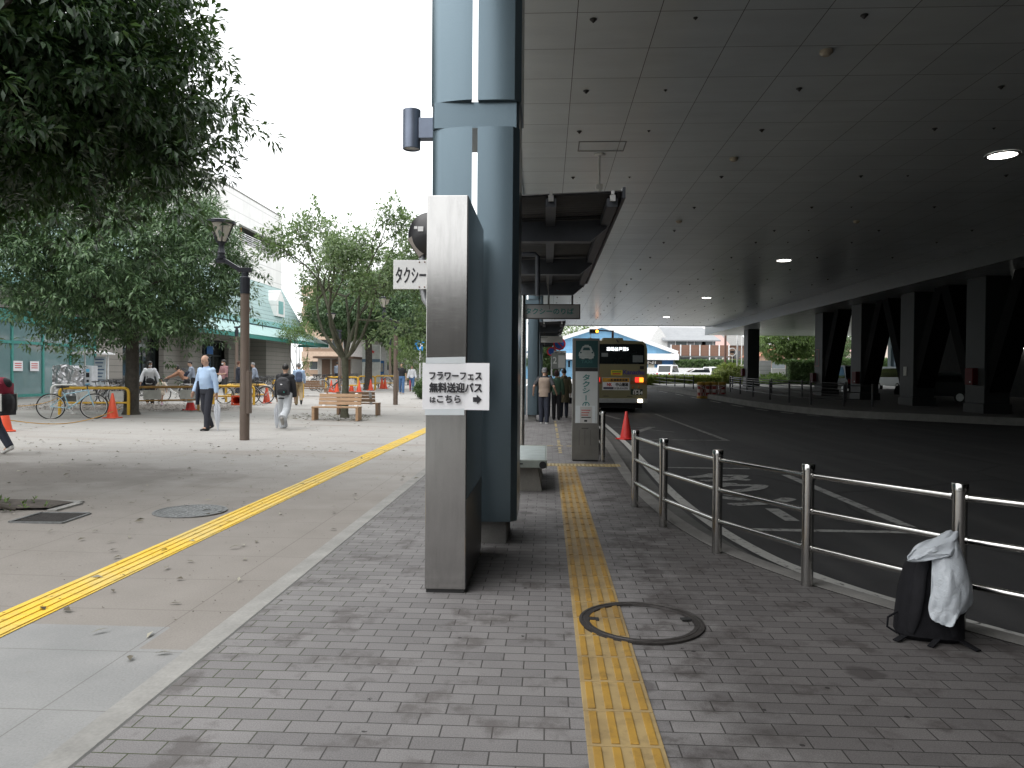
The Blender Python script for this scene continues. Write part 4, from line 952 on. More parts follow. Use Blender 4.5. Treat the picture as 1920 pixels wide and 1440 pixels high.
# taxi sign and round mirror behind the column
WPL = mat('white sign plate', (.74, .74, .73), .45, var=.02); BLK = mat('black moulded plastic', (.012, .012, .014), .35)
Yp = 8.3; a = onY(737, 487, Yp); b_ = onY(795, 542, Yp)
t = thing('mirror_post', 'grey post carrying a white taxi plate and a black mirror back behind the blue column', 'mirror', (a.x+.52, Yp+.08, 0))
GPIPE = mat('grey pipe', (.42, .43, .44), .4, .5)
mb(GPIPE).tube([(0, 0, 0), (0, 0, 1.9), (-.03, 0, 2.1), (-.17, 0, 2.3), (-.2, 0, 2.45), (-.2, 0, 3.0)], .038, 12).build('pole', t)
Hs = a.z-b_.z; q = mb(WPL); q.box((0, -.06, (a.z+b_.z)/2), (1.04, .012, Hs)); pl = q.build('plate', t, .004)
q = mb(INK); text(q, 'タクシーのりば', -.49, .13, -.085, .095, plane_at((.0, -.068, (a.z+b_.z)/2-.01)), .003); q.build('lettering', pl)
q = mb(mat('rusty bolt', (.15, .05, .02), .7))
for x in (-.22, -.16): 
    for s in (-1, 1): q.ball((x, -.068, (a.z+b_.z)/2+s*(Hs/2-.025)), .008)
q.build('bolt', pl)
m_ = onY(806, 438, Yp); l = t.location
q = mb(BLK).lathe([(0, -.14), (.16, -.12), (.25, -.05), (.27, .03), (.26, .04)], (m_.x-l.x, .0, m_.z), 32, True, Matrix.Rotation(R(90), 3, 'X') @ Matrix.Rotation(R(180), 3, 'X')); q.build('mirror_back', t)
q = mb(WPL); c_ = onY(787, 431, Yp); q.box((c_.x-l.x+.02, -.14, c_.z), (.06, .004, .055)); c_ = onY(779, 428, Yp); q.box((c_.x-l.x+.01, -.12, c_.z), (.035, .004, .03)); q.build('sticker', t)
c0, c1 = onY(768, 445, Yp), onY(786, 478, Yp); mb(mat('weathered bracket', (.28, .25, .22), .6)).beam((c0.x-l.x, -.05, c0.z), (c1.x-l.x+.02, -.03, c1.z), .07, .07).build('bracket', t)
# ================================================================== canopies over the queue
CORR = mat('corrugated roof steel', (.075, .075, .078), .45, .4); CBEAM = mat('canopy beam paint', (.055, .06, .07), .45, .3)
def canopy(label):
    t = thing('bus_canopy', label, 'canopy', (0, 7.0, 3.14), 0, 'corrugated canopies over the queues')
    q = mb(CORR); n = 256; L = 6.5; pr = [(L*i/n, .016*math.sin(6.283*L*i/n/.1)) for i in range(n+1)]
    x0, x1 = -.52, .70; vs = [(x0, y, z+x0*.04) for y, z in pr]+[(x1, y, z+x1*.04) for y, z in pr]+[(x0, y, z+x0*.04+.012) for y, z in pr]+[(x1, y, z+x1*.04+.012) for y, z in pr]; m_ = n+1
    q.add(vs, [(i, i+1, m_+i+1, m_+i) for i in range(n)]+[(3*m_+i, 3*m_+i+1, 2*m_+i+1, 2*m_+i) for i in range(n)], True); q.build('roof', t)
    q = mb(CBEAM); q.bx(.69, .72, -.02, L+.02, -.03, .075).bx(-.52, .69, L+.005, L+.03, -.03, .06); q.build('roof_edge', t)
    for y in (1.0, 3.6, 6.3):
        q = mb(CBEAM); q.prism([(-.5, -.26), (.45, -.26), (.62, -.12), (.64, -.03), (-.5, -.06)], -.07, .07, Matrix.Translation((0, y, 0)) @ Matrix.Rotation(R(90), 4, 'X')); q.build('beam', t, .004)
    for x in (.02, .6):
        q = mb(CBEAM); q.bx(x-.05, x+.05, .02, L-.02, -.10, -.02); q.build('purlin', t)
        q = mb(LG); q.box((x, -.03, -.03), (.05, .02, .055)).box((x, -.03, .02), (.03, .02, .035)); q.build('clip', t)
    for y in (1.75, 6.35):
        mb(POL).tube([(-.45, y, -3.2), (-.45, y, -.26)], .045, 18).build('post', t)
    mb(CBEAM).tube([(-.4, 1.55, -.3), (-.15, 1.55, -.3), (-.12, 1.55, -.33), (-.12, 1.55, -.78)], .03, 12).build('drain_pipe', t)
    mb(mat('grey cable', (.1, .1, .1))).tube([(.02, 3.7, -.1), (.0, 5.4, -.2), (.03, 6.2, -.52)], .008, 6).build('cable', t)
    return t
C1 = canopy('dark corrugated canopy sticking out right of the near blue column')
dup(C1, (-.14, 24.0, 3.14), 0, 'further corrugated canopy beyond the hanging taxi sign')
dup(C1, (-.25, 33.5, 3.2), 0, 'farthest corrugated canopy above the queue of people')
TEAL = mat('teal sign paint', (.0, .16, .15), .4, var=.03); SGN = mat('grey sign face', (.30, .31, .31), .4, var=.04); SFR = mat('dark bronze sign frame', (.045, .037, .033), .4, .3)
a, b_ = onY(972, 570, 13.4), onY(1088, 598, 13.4); Wd, H = b_.x-a.x, a.z-b_.z
t = thing('taxi_sign', 'hanging grey taxi stand sign with teal lettering under the near canopy', 'sign', (a.x, 13.4, b_.z))
mb(SFR).bx(0, Wd, 0, .10, 0, .016).bx(0, Wd, 0, .10, H-.016, H).bx(Wd-.016, Wd, 0, .10, .0161, H-.0161).bx(0, .016, 0, .10, .0161, H-.0161).build('frame', t)
mb(SGN).bx(.017, Wd-.017, .008, .09, .0165, H-.0165).build('face', t)
mb(TEAL).bx(.018, .065, .004, .0078, .02, H-.02).build('colour_block', t)
q = mb(TEAL); text(q, 'タクシーのりば', .13, Wd-.12, .085, H-.075, plane_at((0, .0076, 0)), .0022); q.build('lettering', t)
for x in (.55, .98): mb(SFR).tube([(x, .05, H), (x, .05, H+.25)], .018, 10).build('hanger', t)
a, b_ = onY(1005, 630, 26.6), onY(1055, 642, 26.6); Wd, H = b_.x-a.x, a.z-b_.z
t = thing('stop_sign_board', 'long white hanging board with tiny lettering above the queue', 'sign', (a.x, 26.6, b_.z))
mb(WPL).bx(0, Wd, 0, .1, 0, H).build('face', t, .006); mb(TEAL).bx(.03, .10, -.003, -.001, H*.62, H*.9).build('mark', t)
q = mb(INK); text(q, '鶴間谷戸', .14, .42, H*.66, H*.86, plane_at((0, -.002, 0))); q.build('lettering', t)
mb(SFR).tube([(.3, .05, H), (.3, .05, H+.35)], .02).build('hanger', t); mb(SFR).tube([(.9, .05, H), (.9, .05, H+.35)], .02).build('hanger', t)
# road signs at the stop
p = onY(1049, 645, 37); t = thing('no_parking_sign', 'round red and blue no parking sign above the bus stop', 'sign', (p.x, 37, bz(37)))
hz = p.z-bz(37); RX = Matrix.Rotation(R(90), 3, 'X')
mb(GPIPE).lathe([(.03, 0), (.03, hz+.3), (0, hz+.3)], seg=10).build('post', t)
mb(mat('sign red', (.55, .03, .04), .4)).lathe([(0, .02), (.31, .02), (.31, .035), (0, .035)], (0, 0, hz), 32, False, RX).build('rim', t)
q = mb(mat('sign blue', (.02, .10, .42), .4)).lathe([(0, .036), (.235, .036), (.235, .039), (0, .039)], (0, 0, hz), 32, False, RX); q.build('disc', t)
mb(mat('sign red', (.55, .03, .04))).box((0, -.045, hz), (.5, .008, .06), 0, 0, R(45)).build('bar', t)
q = mb(PAPER); q.bx(-.28, .33, -.05, -.03, hz-.56, hz-.34); pl = q.build('plate', t); q = mb(INK); text(q, '路線バス・タクシー', -.25, .30, hz-.51, hz-.40, plane_at((0, -.052, 0)), .003); q.build('lettering', pl)
p = onY(1034, 659, 38.5); t = thing('small_round_sign', 'small round blue and red sign left of the bus stop plate', 'sign', (p.x, 38.5, p.z-2.0))
mb(mat('sign red', (.55, .03, .04))).lathe([(0, .02), (.24, .02), (.24, .035), (0, .035)], (0, 0, 2.0), 28, False, RX).build('rim', t); mb(mat('sign blue', (.02, .1, .42))).lathe([(0, .036), (.17, .036), (.17, .039), (0, .039)], (0, 0, 2.0), 28, False, RX).build('disc', t)
mb(GPIPE).tube([(0, .01, 0), (0, .01, 2.2)], .025).build('post', t)
a, b_ = onY(1034, 662, 34), onY(1061, 692, 34); t = thing('bus_stop_panel', 'dark grey bus stop panel numbered two behind the queue', 'sign', ((a.x+b_.x)/2, 34, bz(34)))
h = (b_.x-a.x)/2; z0, z1 = b_.z-bz(34), a.z-bz(34)
mb(mat('bus stop grey', (.10, .11, .105), .45)).bx(-h, h, 0, .09, z0, z1).build('panel', t, .01); q = mb(mat('bus stop digit', (.35, .37, .36))); text(q, '2', -h+.07, -h+.24, z1-.48, z1-.18, plane_at((0, -.003, 0)), .006); q.build('digit', t)
mb(SGN).bx(-.02, h-.04, -.004, -.001, z0+.06, z1-.1).build('timetable', t); mb(GPIPE).bx(-h, -h+.05, .02, .07, -.1, z0).bx(h-.05, h, .02, .07, -.1, z0).build('leg', t)
for o in ('leg',): pass
# ------------------------------------------------------------------ taxi pillar
b0, b1 = flat(1072, 864.5), flat(1122, 864.5); PW = b1.x-b0.x; PH = 2.06
t = thing('taxi_pillar', 'free standing steel pillar with a dark teal cab emblem and vertical lettering', 'sign pillar', (b0.x, b0.y, 0))
ux = lambda u: (u-530)/205*PW; uz = lambda v_: (1300-v_)/920*PH
PST = mat('dull pillar steel', (.22, .215, .20), .42, .8, .12, 4)
q = mb(PST); q.bx(0, PW, 0, .16, .02, PH); q.build('body', t, .006); mb(BLK).bx(.01, PW-.01, .01, .15, 0, .019).build('base', t)
mb(mat('dark teal panel', (.006, .055, .058), .35, var=.05)).bx(ux(553), ux(722), -.006, -.001, uz(600), uz(398)).build('emblem_panel', t)
ICON = mat('pale emblem', (.36, .40, .39), .5); q = mb(ICON); P0 = plane_at((0, -.0075, 0))
MXZ = P0 @ Matrix.Rotation(R(90), 4, 'X')
def poly(pp, h=.001): q.prism([(ux(a), uz(b)) for a, b in reversed(pp)], 0, h, MXZ)
poly([(575, 510), (578, 488), (588, 476), (602, 444), (610, 438), (660, 438), (668, 444), (682, 476), (692, 488), (695, 510), (690, 516), (580, 516)])
poly([(580, 516.5), (690, 516.5), (688, 530), (582, 530)]); poly([(597, 530.5), (620, 530.5), (620, 536), (597, 536)]); poly([(652, 530.5), (676, 530.5), (676, 536), (652, 536)])
poly([(618, 430), (652, 430), (652, 437), (618, 437)]); q.build('cab_emblem', t)
q = mb(mat('dark teal panel', (.006, .055, .058))); Q2 = plane_at((0, -.0088, 0)) @ Matrix.Rotation(R(90), 4, 'X')
q.prism([(ux(a), uz(b)) for a, b in ((606, 470), (664, 470), (657, 449), (613, 449))], 0, .0005, Q2)
for c in (592, 680): q.lathe([(0, 0), (.014, 0), (.014, .0005), (0, .0005)], (ux(c), -.0090, uz(487)), 16, False, RX)
q.build('cab_window', t)
q = mb(mat('dim emblem letters', (.05, .15, .15))); text(q, 'TAXI', ux(596), ux(678), uz(566), uz(545), P0, .0012); q.build('emblem_lettering', t)
mb(mat('white acrylic panel', (.50, .53, .53), .4, var=.03)).bx(ux(553), ux(722), -.005, -.001, uz(1015), uz(628)).build('white_panel', t)
q = mb(TEAL); 
for ch, v0, v1 in (('タ', 650, 694), ('ク', 701, 744), ('シ', 752, 790), ('の', 856, 899)): text(q, ch, ux(608), ux(661), uz(v1), uz(v0), plane_at((0, -.0062, 0)), .0022)
q.bx(ux(631), ux(638), -.0072, -.0062, uz(845), uz(806)); q.build('lettering', t)
mb(mat('dark gap', (.02, .02, .02))).bx(ux(553), ux(722), -.0015, -.0005, uz(627), uz(602)).build('seam', t)
q = mb(mat('scratched marks', (.09, .085, .08), .6))
for c in (585, 628, 672): q.bx(ux(c)-.003, ux(c)+.004, -.0015, -.0005, uz(1180), uz(1066))
q.bx(ux(603), ux(655), -.0015, -.0005, uz(1058), uz(1050)); q.build('marks', t)
t2 = thing('pasted_notice', 'small paper notice with red marks pasted low on the taxi pillar', 'notice', (b0.x, b0.y, 0))
mb(TAPE).bx(ux(556), ux(704), -.0098, -.0085, uz(1012), uz(884)).build('plastic_cover', t2); mb(mat('greyish paper', (.46, .46, .45))).bx(ux(590), ux(682), -.0115, -.0102, uz(1014), uz(890)).build('sheet', t2)
q = mb(mat('faded red ink', (.40, .12, .10))); 
for k in range(3): q.bx(ux(600), ux(668-8*k), -.0125, -.0117, uz(922+18*k), uz(914+18*k))
q.use(INK); q.bx(ux(600), ux(672), -.0125, -.0117, uz(975), uz(968)); q.bx(ux(622), ux(645), -.0125, -.0117, uz(1004), uz(990)); q.build('printing', t2)
# ------------------------------------------------------------------ slatted waiting bench
ALU = mat('pale slat paint', (.36, .41, .40), .4, .2)
t = thing('waiting_bench', 'pale slatted waiting bench on a concrete block behind the blue column', 'bench', (-.23, 9.0, 0))
q = mb(ALU)
for i in range(22): q.bx(-.24, .215, .05+.08*i, .118+.08*i, .375, .40)
q.build('slats', t, .004)
q = mb(mat('bench end cap', (.28, .31, .28), .45, .3)); q.bx(-.26, .235, 0, .045, .30, .402).bx(-.26, .235, 1.82, 1.86, .30, .402); q.build('end_cap', t, .01)
q = mb(mat('bench rail', (.22, .24, .22))); q.bx(-.26, -.241, .05, 1.815, .31, .40).bx(.216, .235, .05, 1.815, .31, .40); q.build('side_rail', t)
mb(BLK).lathe([(0, .012), (.045, .012), (.045, -.012), (0, -.012)], (.185, -.008, .342), 18, False, RX).build('round_knob', t)
mb(BLK).bx(-.12, -.06, -.004, -.001, .345, .36).build('slot', t)
q = mb(concrete('bench block concrete', (.20, .19, .17))); q.prism([(-.25, .0), (.175, 0), (.12, .298), (-.2, .298)], -.62, -.12, Matrix.Rotation(R(90), 4, 'X')); q.build('concrete_base', t, .01); q = mb(concrete('bench block concrete', (.20, .19, .17))); q.prism([(-.25, .0), (.175, 0), (.12, .298), (-.2, .298)], -1.7, -1.25, Matrix.Rotation(R(90), 4, 'X')); q.build('concrete_base', t, .01)
# ================================================================== the bus
BY = 30.0; br = onY(1213, 740, BY).x; bg_ = bz(BY)-.15
BUSB = mat('cream yellow bus paint', (.21, .192, .108), .32, 0, .04, 2); BWIN = mat('dark bus glass', (.012, .016, .016), .06, 0, .1, 3); BRED = mat('tail lamp red', (.6, .02, .02), .3, emit=(1, .03, .02), es=1.4); BORA = mat('tail lamp orange', (.7, .25, .02), .3, emit=(1, .35, .03), es=1.3)
t = thing('city_bus', 'cream yellow city bus seen from behind at the stop with lit tail lamps', 'bus', (br-2.49, BY, bg_))
bxp = lambda px: (px-1213)/46+2.49; bzp = lambda py: (772.5-py)/46
q = mb(BUSB); q.prism([(0, .40), (2.49, .40), (2.49, 2.55), (2.43, 2.80), (2.30, 2.90), (1.25, 2.96), (.19, 2.90), (.06, 2.80), (0, 2.55)], -10.4, 0, Matrix.Rotation(R(90), 4, 'X')); q.build('body', t, .05)
q = mb(BWIN); q.prism([(.13, 1.98), (2.36, 1.98), (2.38, 2.1), (2.36, 2.72), (2.28, 2.79), (.21, 2.79), (.13, 2.72), (.11, 2.1)], 0, .012, Matrix.Rotation(R(90), 4, 'X')); rw = q.build('rear_window', t)
q = mb(mat('led white', (.9, .95, 1), .5, emit=(.9, .97, 1), es=1.5)); text(q, '〓嶋谷戸第5', bxp(1138), bxp(1178), bzp(657), bzp(650), plane_at((0, -.016, 0)), .002); q.build('destination_display', t)
q = mb(mat('window sticker', (.16, .18, .18))); q.bx(bxp(1186), bxp(1205), -.018, -.013, bzp(678), bzp(665)); q.bx(bxp(1128), bxp(1140), -.018, -.013, bzp(668), bzp(661)); q.build('sticker', rw)
q = mb(mat('purple lettering', (.06, .05, .22))); text(q, 'Kanachu', bxp(1169), bxp(1207.5), bzp(700.5), bzp(692.5), plane_at((0, -.008, 0)), .008); q.build('lettering', t)
q = mb(mat('yellow sticker', (.65, .52, .02))); q.bx(bxp(1146), bxp(1167), -.006, -.001, bzp(702.5), bzp(693)); q.use(mat('green ink', (.05, .25, .05))); q.bx(bxp(1148), bxp(1165), -.008, -.0065, bzp(697), bzp(695)); q.use(REDL); q.bx(bxp(1149), bxp(1164), -.008, -.0065, bzp(701), bzp(698.5)); q.build('yellow_notice', t)
BRN = mat('brown stripe', (.22, .10, .035), .4); q = mb(BRN); q.bx(.0, 2.49, -.006, -.001, bzp(719), bzp(712)); q.build('stripe', t)
for x0, x1 in ((1191, 1206), (1103, 1118)):
    q = mb(BRED); l_ = (x0 == 1191); q.bx(bxp(x0), bxp(x0+7.2), -.04, -.007, bzp(715), bzp(706.5)) if l_ else q.bx(bxp(x0+7.8), bxp(x1+7), -.04, -.007, bzp(715), bzp(706.5)); q.build('tail_lamp', t)
    q = mb(BORA); q.bx(bxp(x0+7.6), bxp(x1), -.04, -.007, bzp(715), bzp(706.5)) if l_ else q.bx(bxp(x0), bxp(x0+7.4), -.04, -.007, bzp(715), bzp(706.5)); q.build('indicator', t)
q = mb(mat('steel frame', (.45, .45, .42), .4, .5)); q.bx(bxp(1129.5), bxp(1181.5), -.02, -.007, bzp(730.5), bzp(706.5)); ad = q.build('advert_frame', t)
q = mb(PAPER); q.bx(bxp(1131), bxp(1180), -.026, -.021, bzp(729.5), bzp(715.5)); q.use(mat('orange strip', (.62, .33, .04))); q.bx(bxp(1131), bxp(1180), -.026, -.021, bzp(715), bzp(707.5)); q.use(mat('navy strip', (.06, .06, .1))); q.bx(bxp(1132), bxp(1151), -.028, -.0265, bzp(728.5), bzp(724.5)); q.build('advert', ad)
q = mb(REDL); text(q, 'NK', bxp(1139), bxp(1147.5), bzp(722.5), bzp(717), plane_at((0, -.029, 0)), .008); q.use(INK); text(q, '中山建装', bxp(1155), bxp(1178), bzp(723), bzp(716.5), plane_at((0, -.029, 0)), .007); text(q, '0120-314-293', bxp(1152.5), bxp(1177), bzp(728.3), bzp(725), plane_at((0, -.029, 0)), .003); text(q, '一般建築塗装業', bxp(1140), bxp(1177), bzp(713.5), bzp(709), plane_at((0, -.029, 0)), .004); q.build('advert_lettering', ad)
q = mb(mat('dark green plate', (.01, .03, .02))); q.bx(bxp(1183), bxp(1205), -.012, -.007, bzp(738.5), bzp(728)); pl = q.build('number_plate', t); q = mb(WPL); text(q, '15-54', bxp(1187.5), bxp(1204.5), bzp(737.5), bzp(731.5), plane_at((0, -.014, 0)), .008); text(q, '相模200', bxp(1188), bxp(1200), bzp(731), bzp(728.8), plane_at((0, -.014, 0)), .003); q.build('lettering', pl)
q = mb(mat('bumper silver', (.42, .43, .43), .35, .5)); q.bx(-.01, 2.5, -.05, .3, bzp(754), bzp(745.5)); q.build('bumper', t, .02)
q = mb(mat('reversing lamp', (.9, .85, .7), .3, emit=(1, .85, .6), es=5)); q.bx(bxp(1196), bxp(1204.5), -.07, -.051, bzp(752.5), bzp(746.5)); q.build('reversing_lamp', t)
q = mb(mat('amber reflector', (.35, .14, .03))); 
for c in (1187, 1198): q.ball((bxp(c), -.02, bzp(725)), .045, 10, 6)
q.build('reflector', t)
q = mb(BLK); q.bx(bxp(1132), bxp(1142), -.006, -.001, bzp(742), bzp(741)); q.bx(bxp(1176), bxp(1186), -.006, -.001, bzp(742), bzp(741)); q.bx(bxp(1199.5), bxp(1207), -.006, -.001, bzp(691), bzp(685)); q.build('vent_mark', t)
q = mb(BUSB); q.bx(.75, 1.65, 1.2, 4.0, 2.94, 3.10); q.build('roof_unit', t, .06)
mb(BLK).tube([(1.25, .05, 2.93), (1.25, -.06, 2.95), (1.3, -.1, 2.86)], .03).build('rear_camera', t)
q = mb(mat('underbody black', (.012, .012, .012), .7)); q.bx(.15, 2.34, .3, 10, .18, .42); q.build('underbody', t)
for y in (2.9, 8.2):
    for x in (.12, 2.13):
        wq = mb(mat('tyre rubber', (.018, .018, .018), .8)).lathe([(.0, .0), (.40, 0), (.48, .03), (.48, .21), (.40, .24), (0, .24)], (x, y, .48), 28, True, Matrix.Rotation(R(90), 3, 'Y')).build('wheel', t)
        mb(GALV).lathe([(0, .245), (.27, .245), (.27, -.005), (0, -.005)], (x, y, .48), 20, False, Matrix.Rotation(R(90), 3, 'Y')).build('rim', wq)
for x in (-.006, 2.4901):
    for i in range(5): q = mb(BWIN); q.bx(x, x+.006, .8+1.85*i, 2.5+1.85*i, 1.45, 2.55); q.build('side_window', t)
mb(BLK).tube([(-.05, 10.2, 2.3), (-.32, 10.35, 2.3)], .02).box((-.36, 10.35, 2.12), (.1, .16, .36)).build('mirror', t)
# ================================================================== beyond the deck, right side
WBL = m_siding('blue metal cladding', (.17, .37, .56), .55, .5, .8); WROOF = mat('white roof edge', (.74, .74, .74), .5)
Yw = 96; ap, el, er = onY(1128, 613, Yw), onY(985, 660, Yw), onY(1262, 658, Yw); gz = bz(Yw)
t = thing('blue_warehouse', 'blue gabled warehouse with white roof edges behind the bus', 'warehouse', (ap.x, Yw, gz))
hl, hr, za, ze = el.x-ap.x, er.x-ap.x, ap.z-gz, er.z-gz
q = mb(WBL); q.prism([(hl, 0), (hr-.6, 0), (hr-.6, ze-.6), (hr, ze-.1), (0, za), (hl, ze-.1)], -14, 0, Matrix.Rotation(R(90), 4, 'X')); q.build('wall', t)
q = mb(WROOF); q.beam((hl-.4, -.2, ze-.15), (0, -.2, za+.12), 1.0, .45); q.beam((hr+.5, -.2, ze-.25), (0, -.201, za+.12), 1.0, .45); q.bx(hl, hr+.5, -1.5, -.01, ze-1.2, ze-.4); q.build('roof_edge', t)
q = mb(mat('pale grey roofing', (.5, .5, .5))); q.add([(hl-.4, .3, ze), (0, .3, za+.25), (0, 14, za+.25), (hl-.4, 14, ze)], [(0, 1, 2, 3)]); q.add([(hr+.5, .3, ze), (0, .3, za+.25), (0, 14, za+.25), (hr+.5, 14, ze)], [(3, 2, 1, 0)]); q.build('roof', t)
q = mb(SFR); q.bx(hr-7, hr-1.5, -.6, -.02, ze-1.75, ze-1.3); q.build('sign_strip', t); q = mb(WPL); text(q, 'RANI', hr-4.8, hr-2.3, ze-1.68, ze-1.38, plane_at((0, -.62, 0)), .01); q.build('lettering', t)
xa = onY(1215, 684, Yw).x-ap.x; mb(mat('cream window', (.65, .6, .5))).bx(xa, xa+.8, -.06, -.005, 1.3, 2.5).build('window', t)
mb(mat('blue roller shutter', (.045, .15, .36))).bx(xa+1, xa+3.2, -.06, -.005, 0, 3).build('shutter', t)
Yh = 104; a, b_ = onY(1220, 636, Yh), onY(1347, 636, Yh); gz = bz(Yh); zr = onY(1235, 610, Yh).z-gz; ze = a.z-gz; Wd = b_.x-a.x
t = thing('grey_house', 'grey two storey house with a brown slatted balcony beyond the car park', 'house', (a.x, Yh, gz))
mb(mat('slate house wall', (.20, .21, .22), .7)).bx(2.4, Wd-.4, 0, 8, 0, ze).build('wall', t)
q = mb(mat('pale gable wall', (.55, .55, .54), .7)); q.prism([(0, 0), (2.35, 0), (2.35, ze), (1.1, zr-.1), (0, ze)], -8, 0, Matrix.Rotation(R(90), 4, 'X')); q.build('gable', t)
q = mb(m_siding('grey slate roof', (.27, .28, .29), .3, .6, .75)); q.add([(1.6, -.6, ze-.1), (Wd+.2, -.6, ze-.1), (Wd-1.6, 3.4, zr), (1.0, 3.4, zr), (1.6, -.6, ze-.3), (Wd+.2, -.6, ze-.3), (Wd-1.6, 3.6, zr-.2), (1.0, 3.6, zr-.2)], [(0, 1, 2, 3), (4, 7, 6, 5), (0, 4, 5, 1), (1, 5, 6, 2), (2, 6, 7, 3), (3, 7, 4, 0)]); q.build('roof', t)
BSL = m_siding('brown slats', (.20, .105, .07), .22, .6, .45); z1, z0 = onY(1290, 647, Yh-1.4).z-gz, onY(1290, 667, Yh-1.4).z-gz
q = mb(BSL); q.bx(2.6, Wd+1.0, -1.5, -1.38, z0, z1); bal = q.build('balcony', t); q = mb(RAILW)
for k in range(7): x = 2.5+(Wd-1.5)/6*k; q.bx(x, x+.16, -1.6, -1.505, z0-.0, z1+.05)
q.build('post', bal); mb(GREYP).bx(2.4, Wd+1.0, -1.4, -.01, z0-.2, z0).build('floor', bal)
for k, x in enumerate((3.4, 6.0, Wd-2.4)):
    for zz in (.7, z1-1.2): w_ = mb(WPL).bx(x, x+1.7, -.06, -.005, zz, zz+1.95).build('window', t); mb(GLF).bx(x+.1, x+1.6, -.09, -.061, zz+.1, zz+1.85).build('pane', w_)
for k in range(4): mb(RAILW).bx(2.6+k*2.6, 2.75+k*2.6, -1.5, -1.4, 0, z0-.21).build('post', t)
def blockr(name, label, cat, px0, px1, ptop, Y, depth, wallm, roofm, hip=0):
    a, b_ = onY(px0, ptop, Y), onY(px1, ptop, Y); t = thing(name, label, cat, (a.x, Y, bz(Y)-.1)); H = a.z-bz(Y)+.1; Wd = b_.x-a.x
    mb(wallm).bx(0, Wd, 0, depth, 0, H).build('wall', t)
    q = mb(roofm); e = .5; q.add([(-e, -e, H+.01), (Wd+e, -e, H+.01), (Wd+e, depth+e, H+.01), (-e, depth+e, H+.01), (Wd*.2, depth/2, H+hip+.2), (Wd*.8, depth/2, H+hip+.2)], [(3, 2, 1, 0), (0, 1, 5, 4), (2, 3, 4, 5), (1, 2, 5), (3, 0, 4)]); q.build('roof', t)
    q = mb(GLF); n = max(1, int(Wd/4))
    for k in range(n): mb(GLF).bx(Wd*(k+.3)/n, Wd*(k+.65)/n, -.05, -.005, H-2.0, H-.8).build('window', t)
    return t
PINK = mat('faded pink roof', (.42, .26, .23), .6); RED = mat('red brown roof', (.42, .17, .10), .6)
blockr('tiled_house', 'house with a faded pink roof right of the balcony house', 'house', 1338, 1362, 648, 112, 8, mat('pale house', (.55, .53, .5)), PINK, 2.2)
blockr('tiled_house', 'dark house with a steep roof behind the slim white poles', 'house', 1366, 1400, 648, 116, 8, mat('brown house wall', (.2, .14, .1)), GREYP, 2.6)
blockr('long_building', 'long low building with a red brown roof behind the green tree', 'building', 1425, 1572, 668, 106, 9, mat('tan wall', (.4, .27, .2)), RED, 1.6)
blockr('tiled_house', 'pink roofed house showing in the gap between two grey piers', 'house', 1574, 1625, 660, 112, 9, mat('cream wall', (.6, .52, .46)), PINK, 2.0)
blockr('flat_block', 'cream apartment block at the gap beside the silver car', 'building', 1646, 1740, 622, 118, 9, mat('cream wall', (.6, .52, .46)), mat('pale roof edge', (.55, .5, .45)), .1)
dup(col0, (onY(1675, 700, 67).x, 67, bz(67)), 0, 'slim looking blue column at the far right edge of the deck near the silver car')
# hedges and trees
def hedge(name, label, px0, px1, Y, ztop, depth, mtl, seed, n, ln=.22, z0=None, kind=None):
    a, b_ = onY(px0, 700, Y).x, onY(px1, 700, Y).x; g = np.random.default_rng(seed); zb = bz(Y) if z0 is None else z0
    t = thing(name, label, 'hedge', ((a+b_)/2, Y, zb)); Wd = b_-a; H = ztop-zb
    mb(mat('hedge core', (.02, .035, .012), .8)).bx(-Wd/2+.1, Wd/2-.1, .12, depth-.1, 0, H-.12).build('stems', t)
    C = np.stack([g.uniform(-Wd/2, Wd/2, n), g.uniform(0, depth, n)**1, g.uniform(0, H, n)], 1); f = g.random(n)
    C[f < .55, 1] = g.uniform(-.05, .15, (f < .55).sum()); C[f > .7, 2] = H+g.uniform(-.12, .08, (f > .7).sum()); A = np.where((f > .7)[:, None], [[0, 0, 1.0]], [[0, -1.0, .3]])
    clump_leaves('foliage', C, A, 9, ln, ln*.5, .1, .1, mtl, g, t); return t
hedge('hedge', 'clipped bright green hedge in front of the grey house', 1268, 1396, 95, onY(1300, 678, 95).z, 1.2, L_MID, 61, 900, .3)
hedge('hedge', 'low yellow green hedge along the pavement right of the bus', 1205, 1352, 68.5, onY(1260, 707, 68.5).z, 1.3, L_YEL, 62, 1500, .2)
hedge('hedge', 'tall dark hedge between the green tree and the first wide pier', 1480, 1548, 70, onY(1500, 679, 70).z, 1.5, L_MID, 63, 900, .24)
hedge('hedge', 'strip of hedge visible in the gap left of the silver car', 1572, 1680, 76, onY(1600, 676, 76).z, 1.5, L_MID, 64, 1300, .24)
def rt(name, label, px, Y, rad, cz, ru, rl, m, seed, n=1300, cat='tree', off=(0, 0)): 
    p = onY(px, 700, Y); return dome_tree(name, label, (p.x, Y, bz(Y)), cz, rad, ru, rl, .16, m, seed, n, n//3, 9, .30, .10, .75, .25, group=None, cat=cat, off=off, lobes=12)
rt('weeping_tree', 'feathery green tree seen under the deck between pier and lone column', 1482, 74, 3.4, 4.6, 2.6, 2.3, L_LIGHT, 71, 1700)
rt('garden_tree', 'dark tree behind the pier right of the weeping tree', 1545, 84, 3.4, 4.2, 2.2, 2.2, L_MID, 72, 900)
rt('bush', 'bright yellow green bush at the foot of the lone far pier', 1372, 71, 1.9, .95, .9, .7, L_YEL, 73, 900, 'bush')
rt('bush', 'low light green bush behind the right hand railings', 1450, 72, 1.6, .5, .5, .4, L_LIGHT, 74, 500, 'bush')
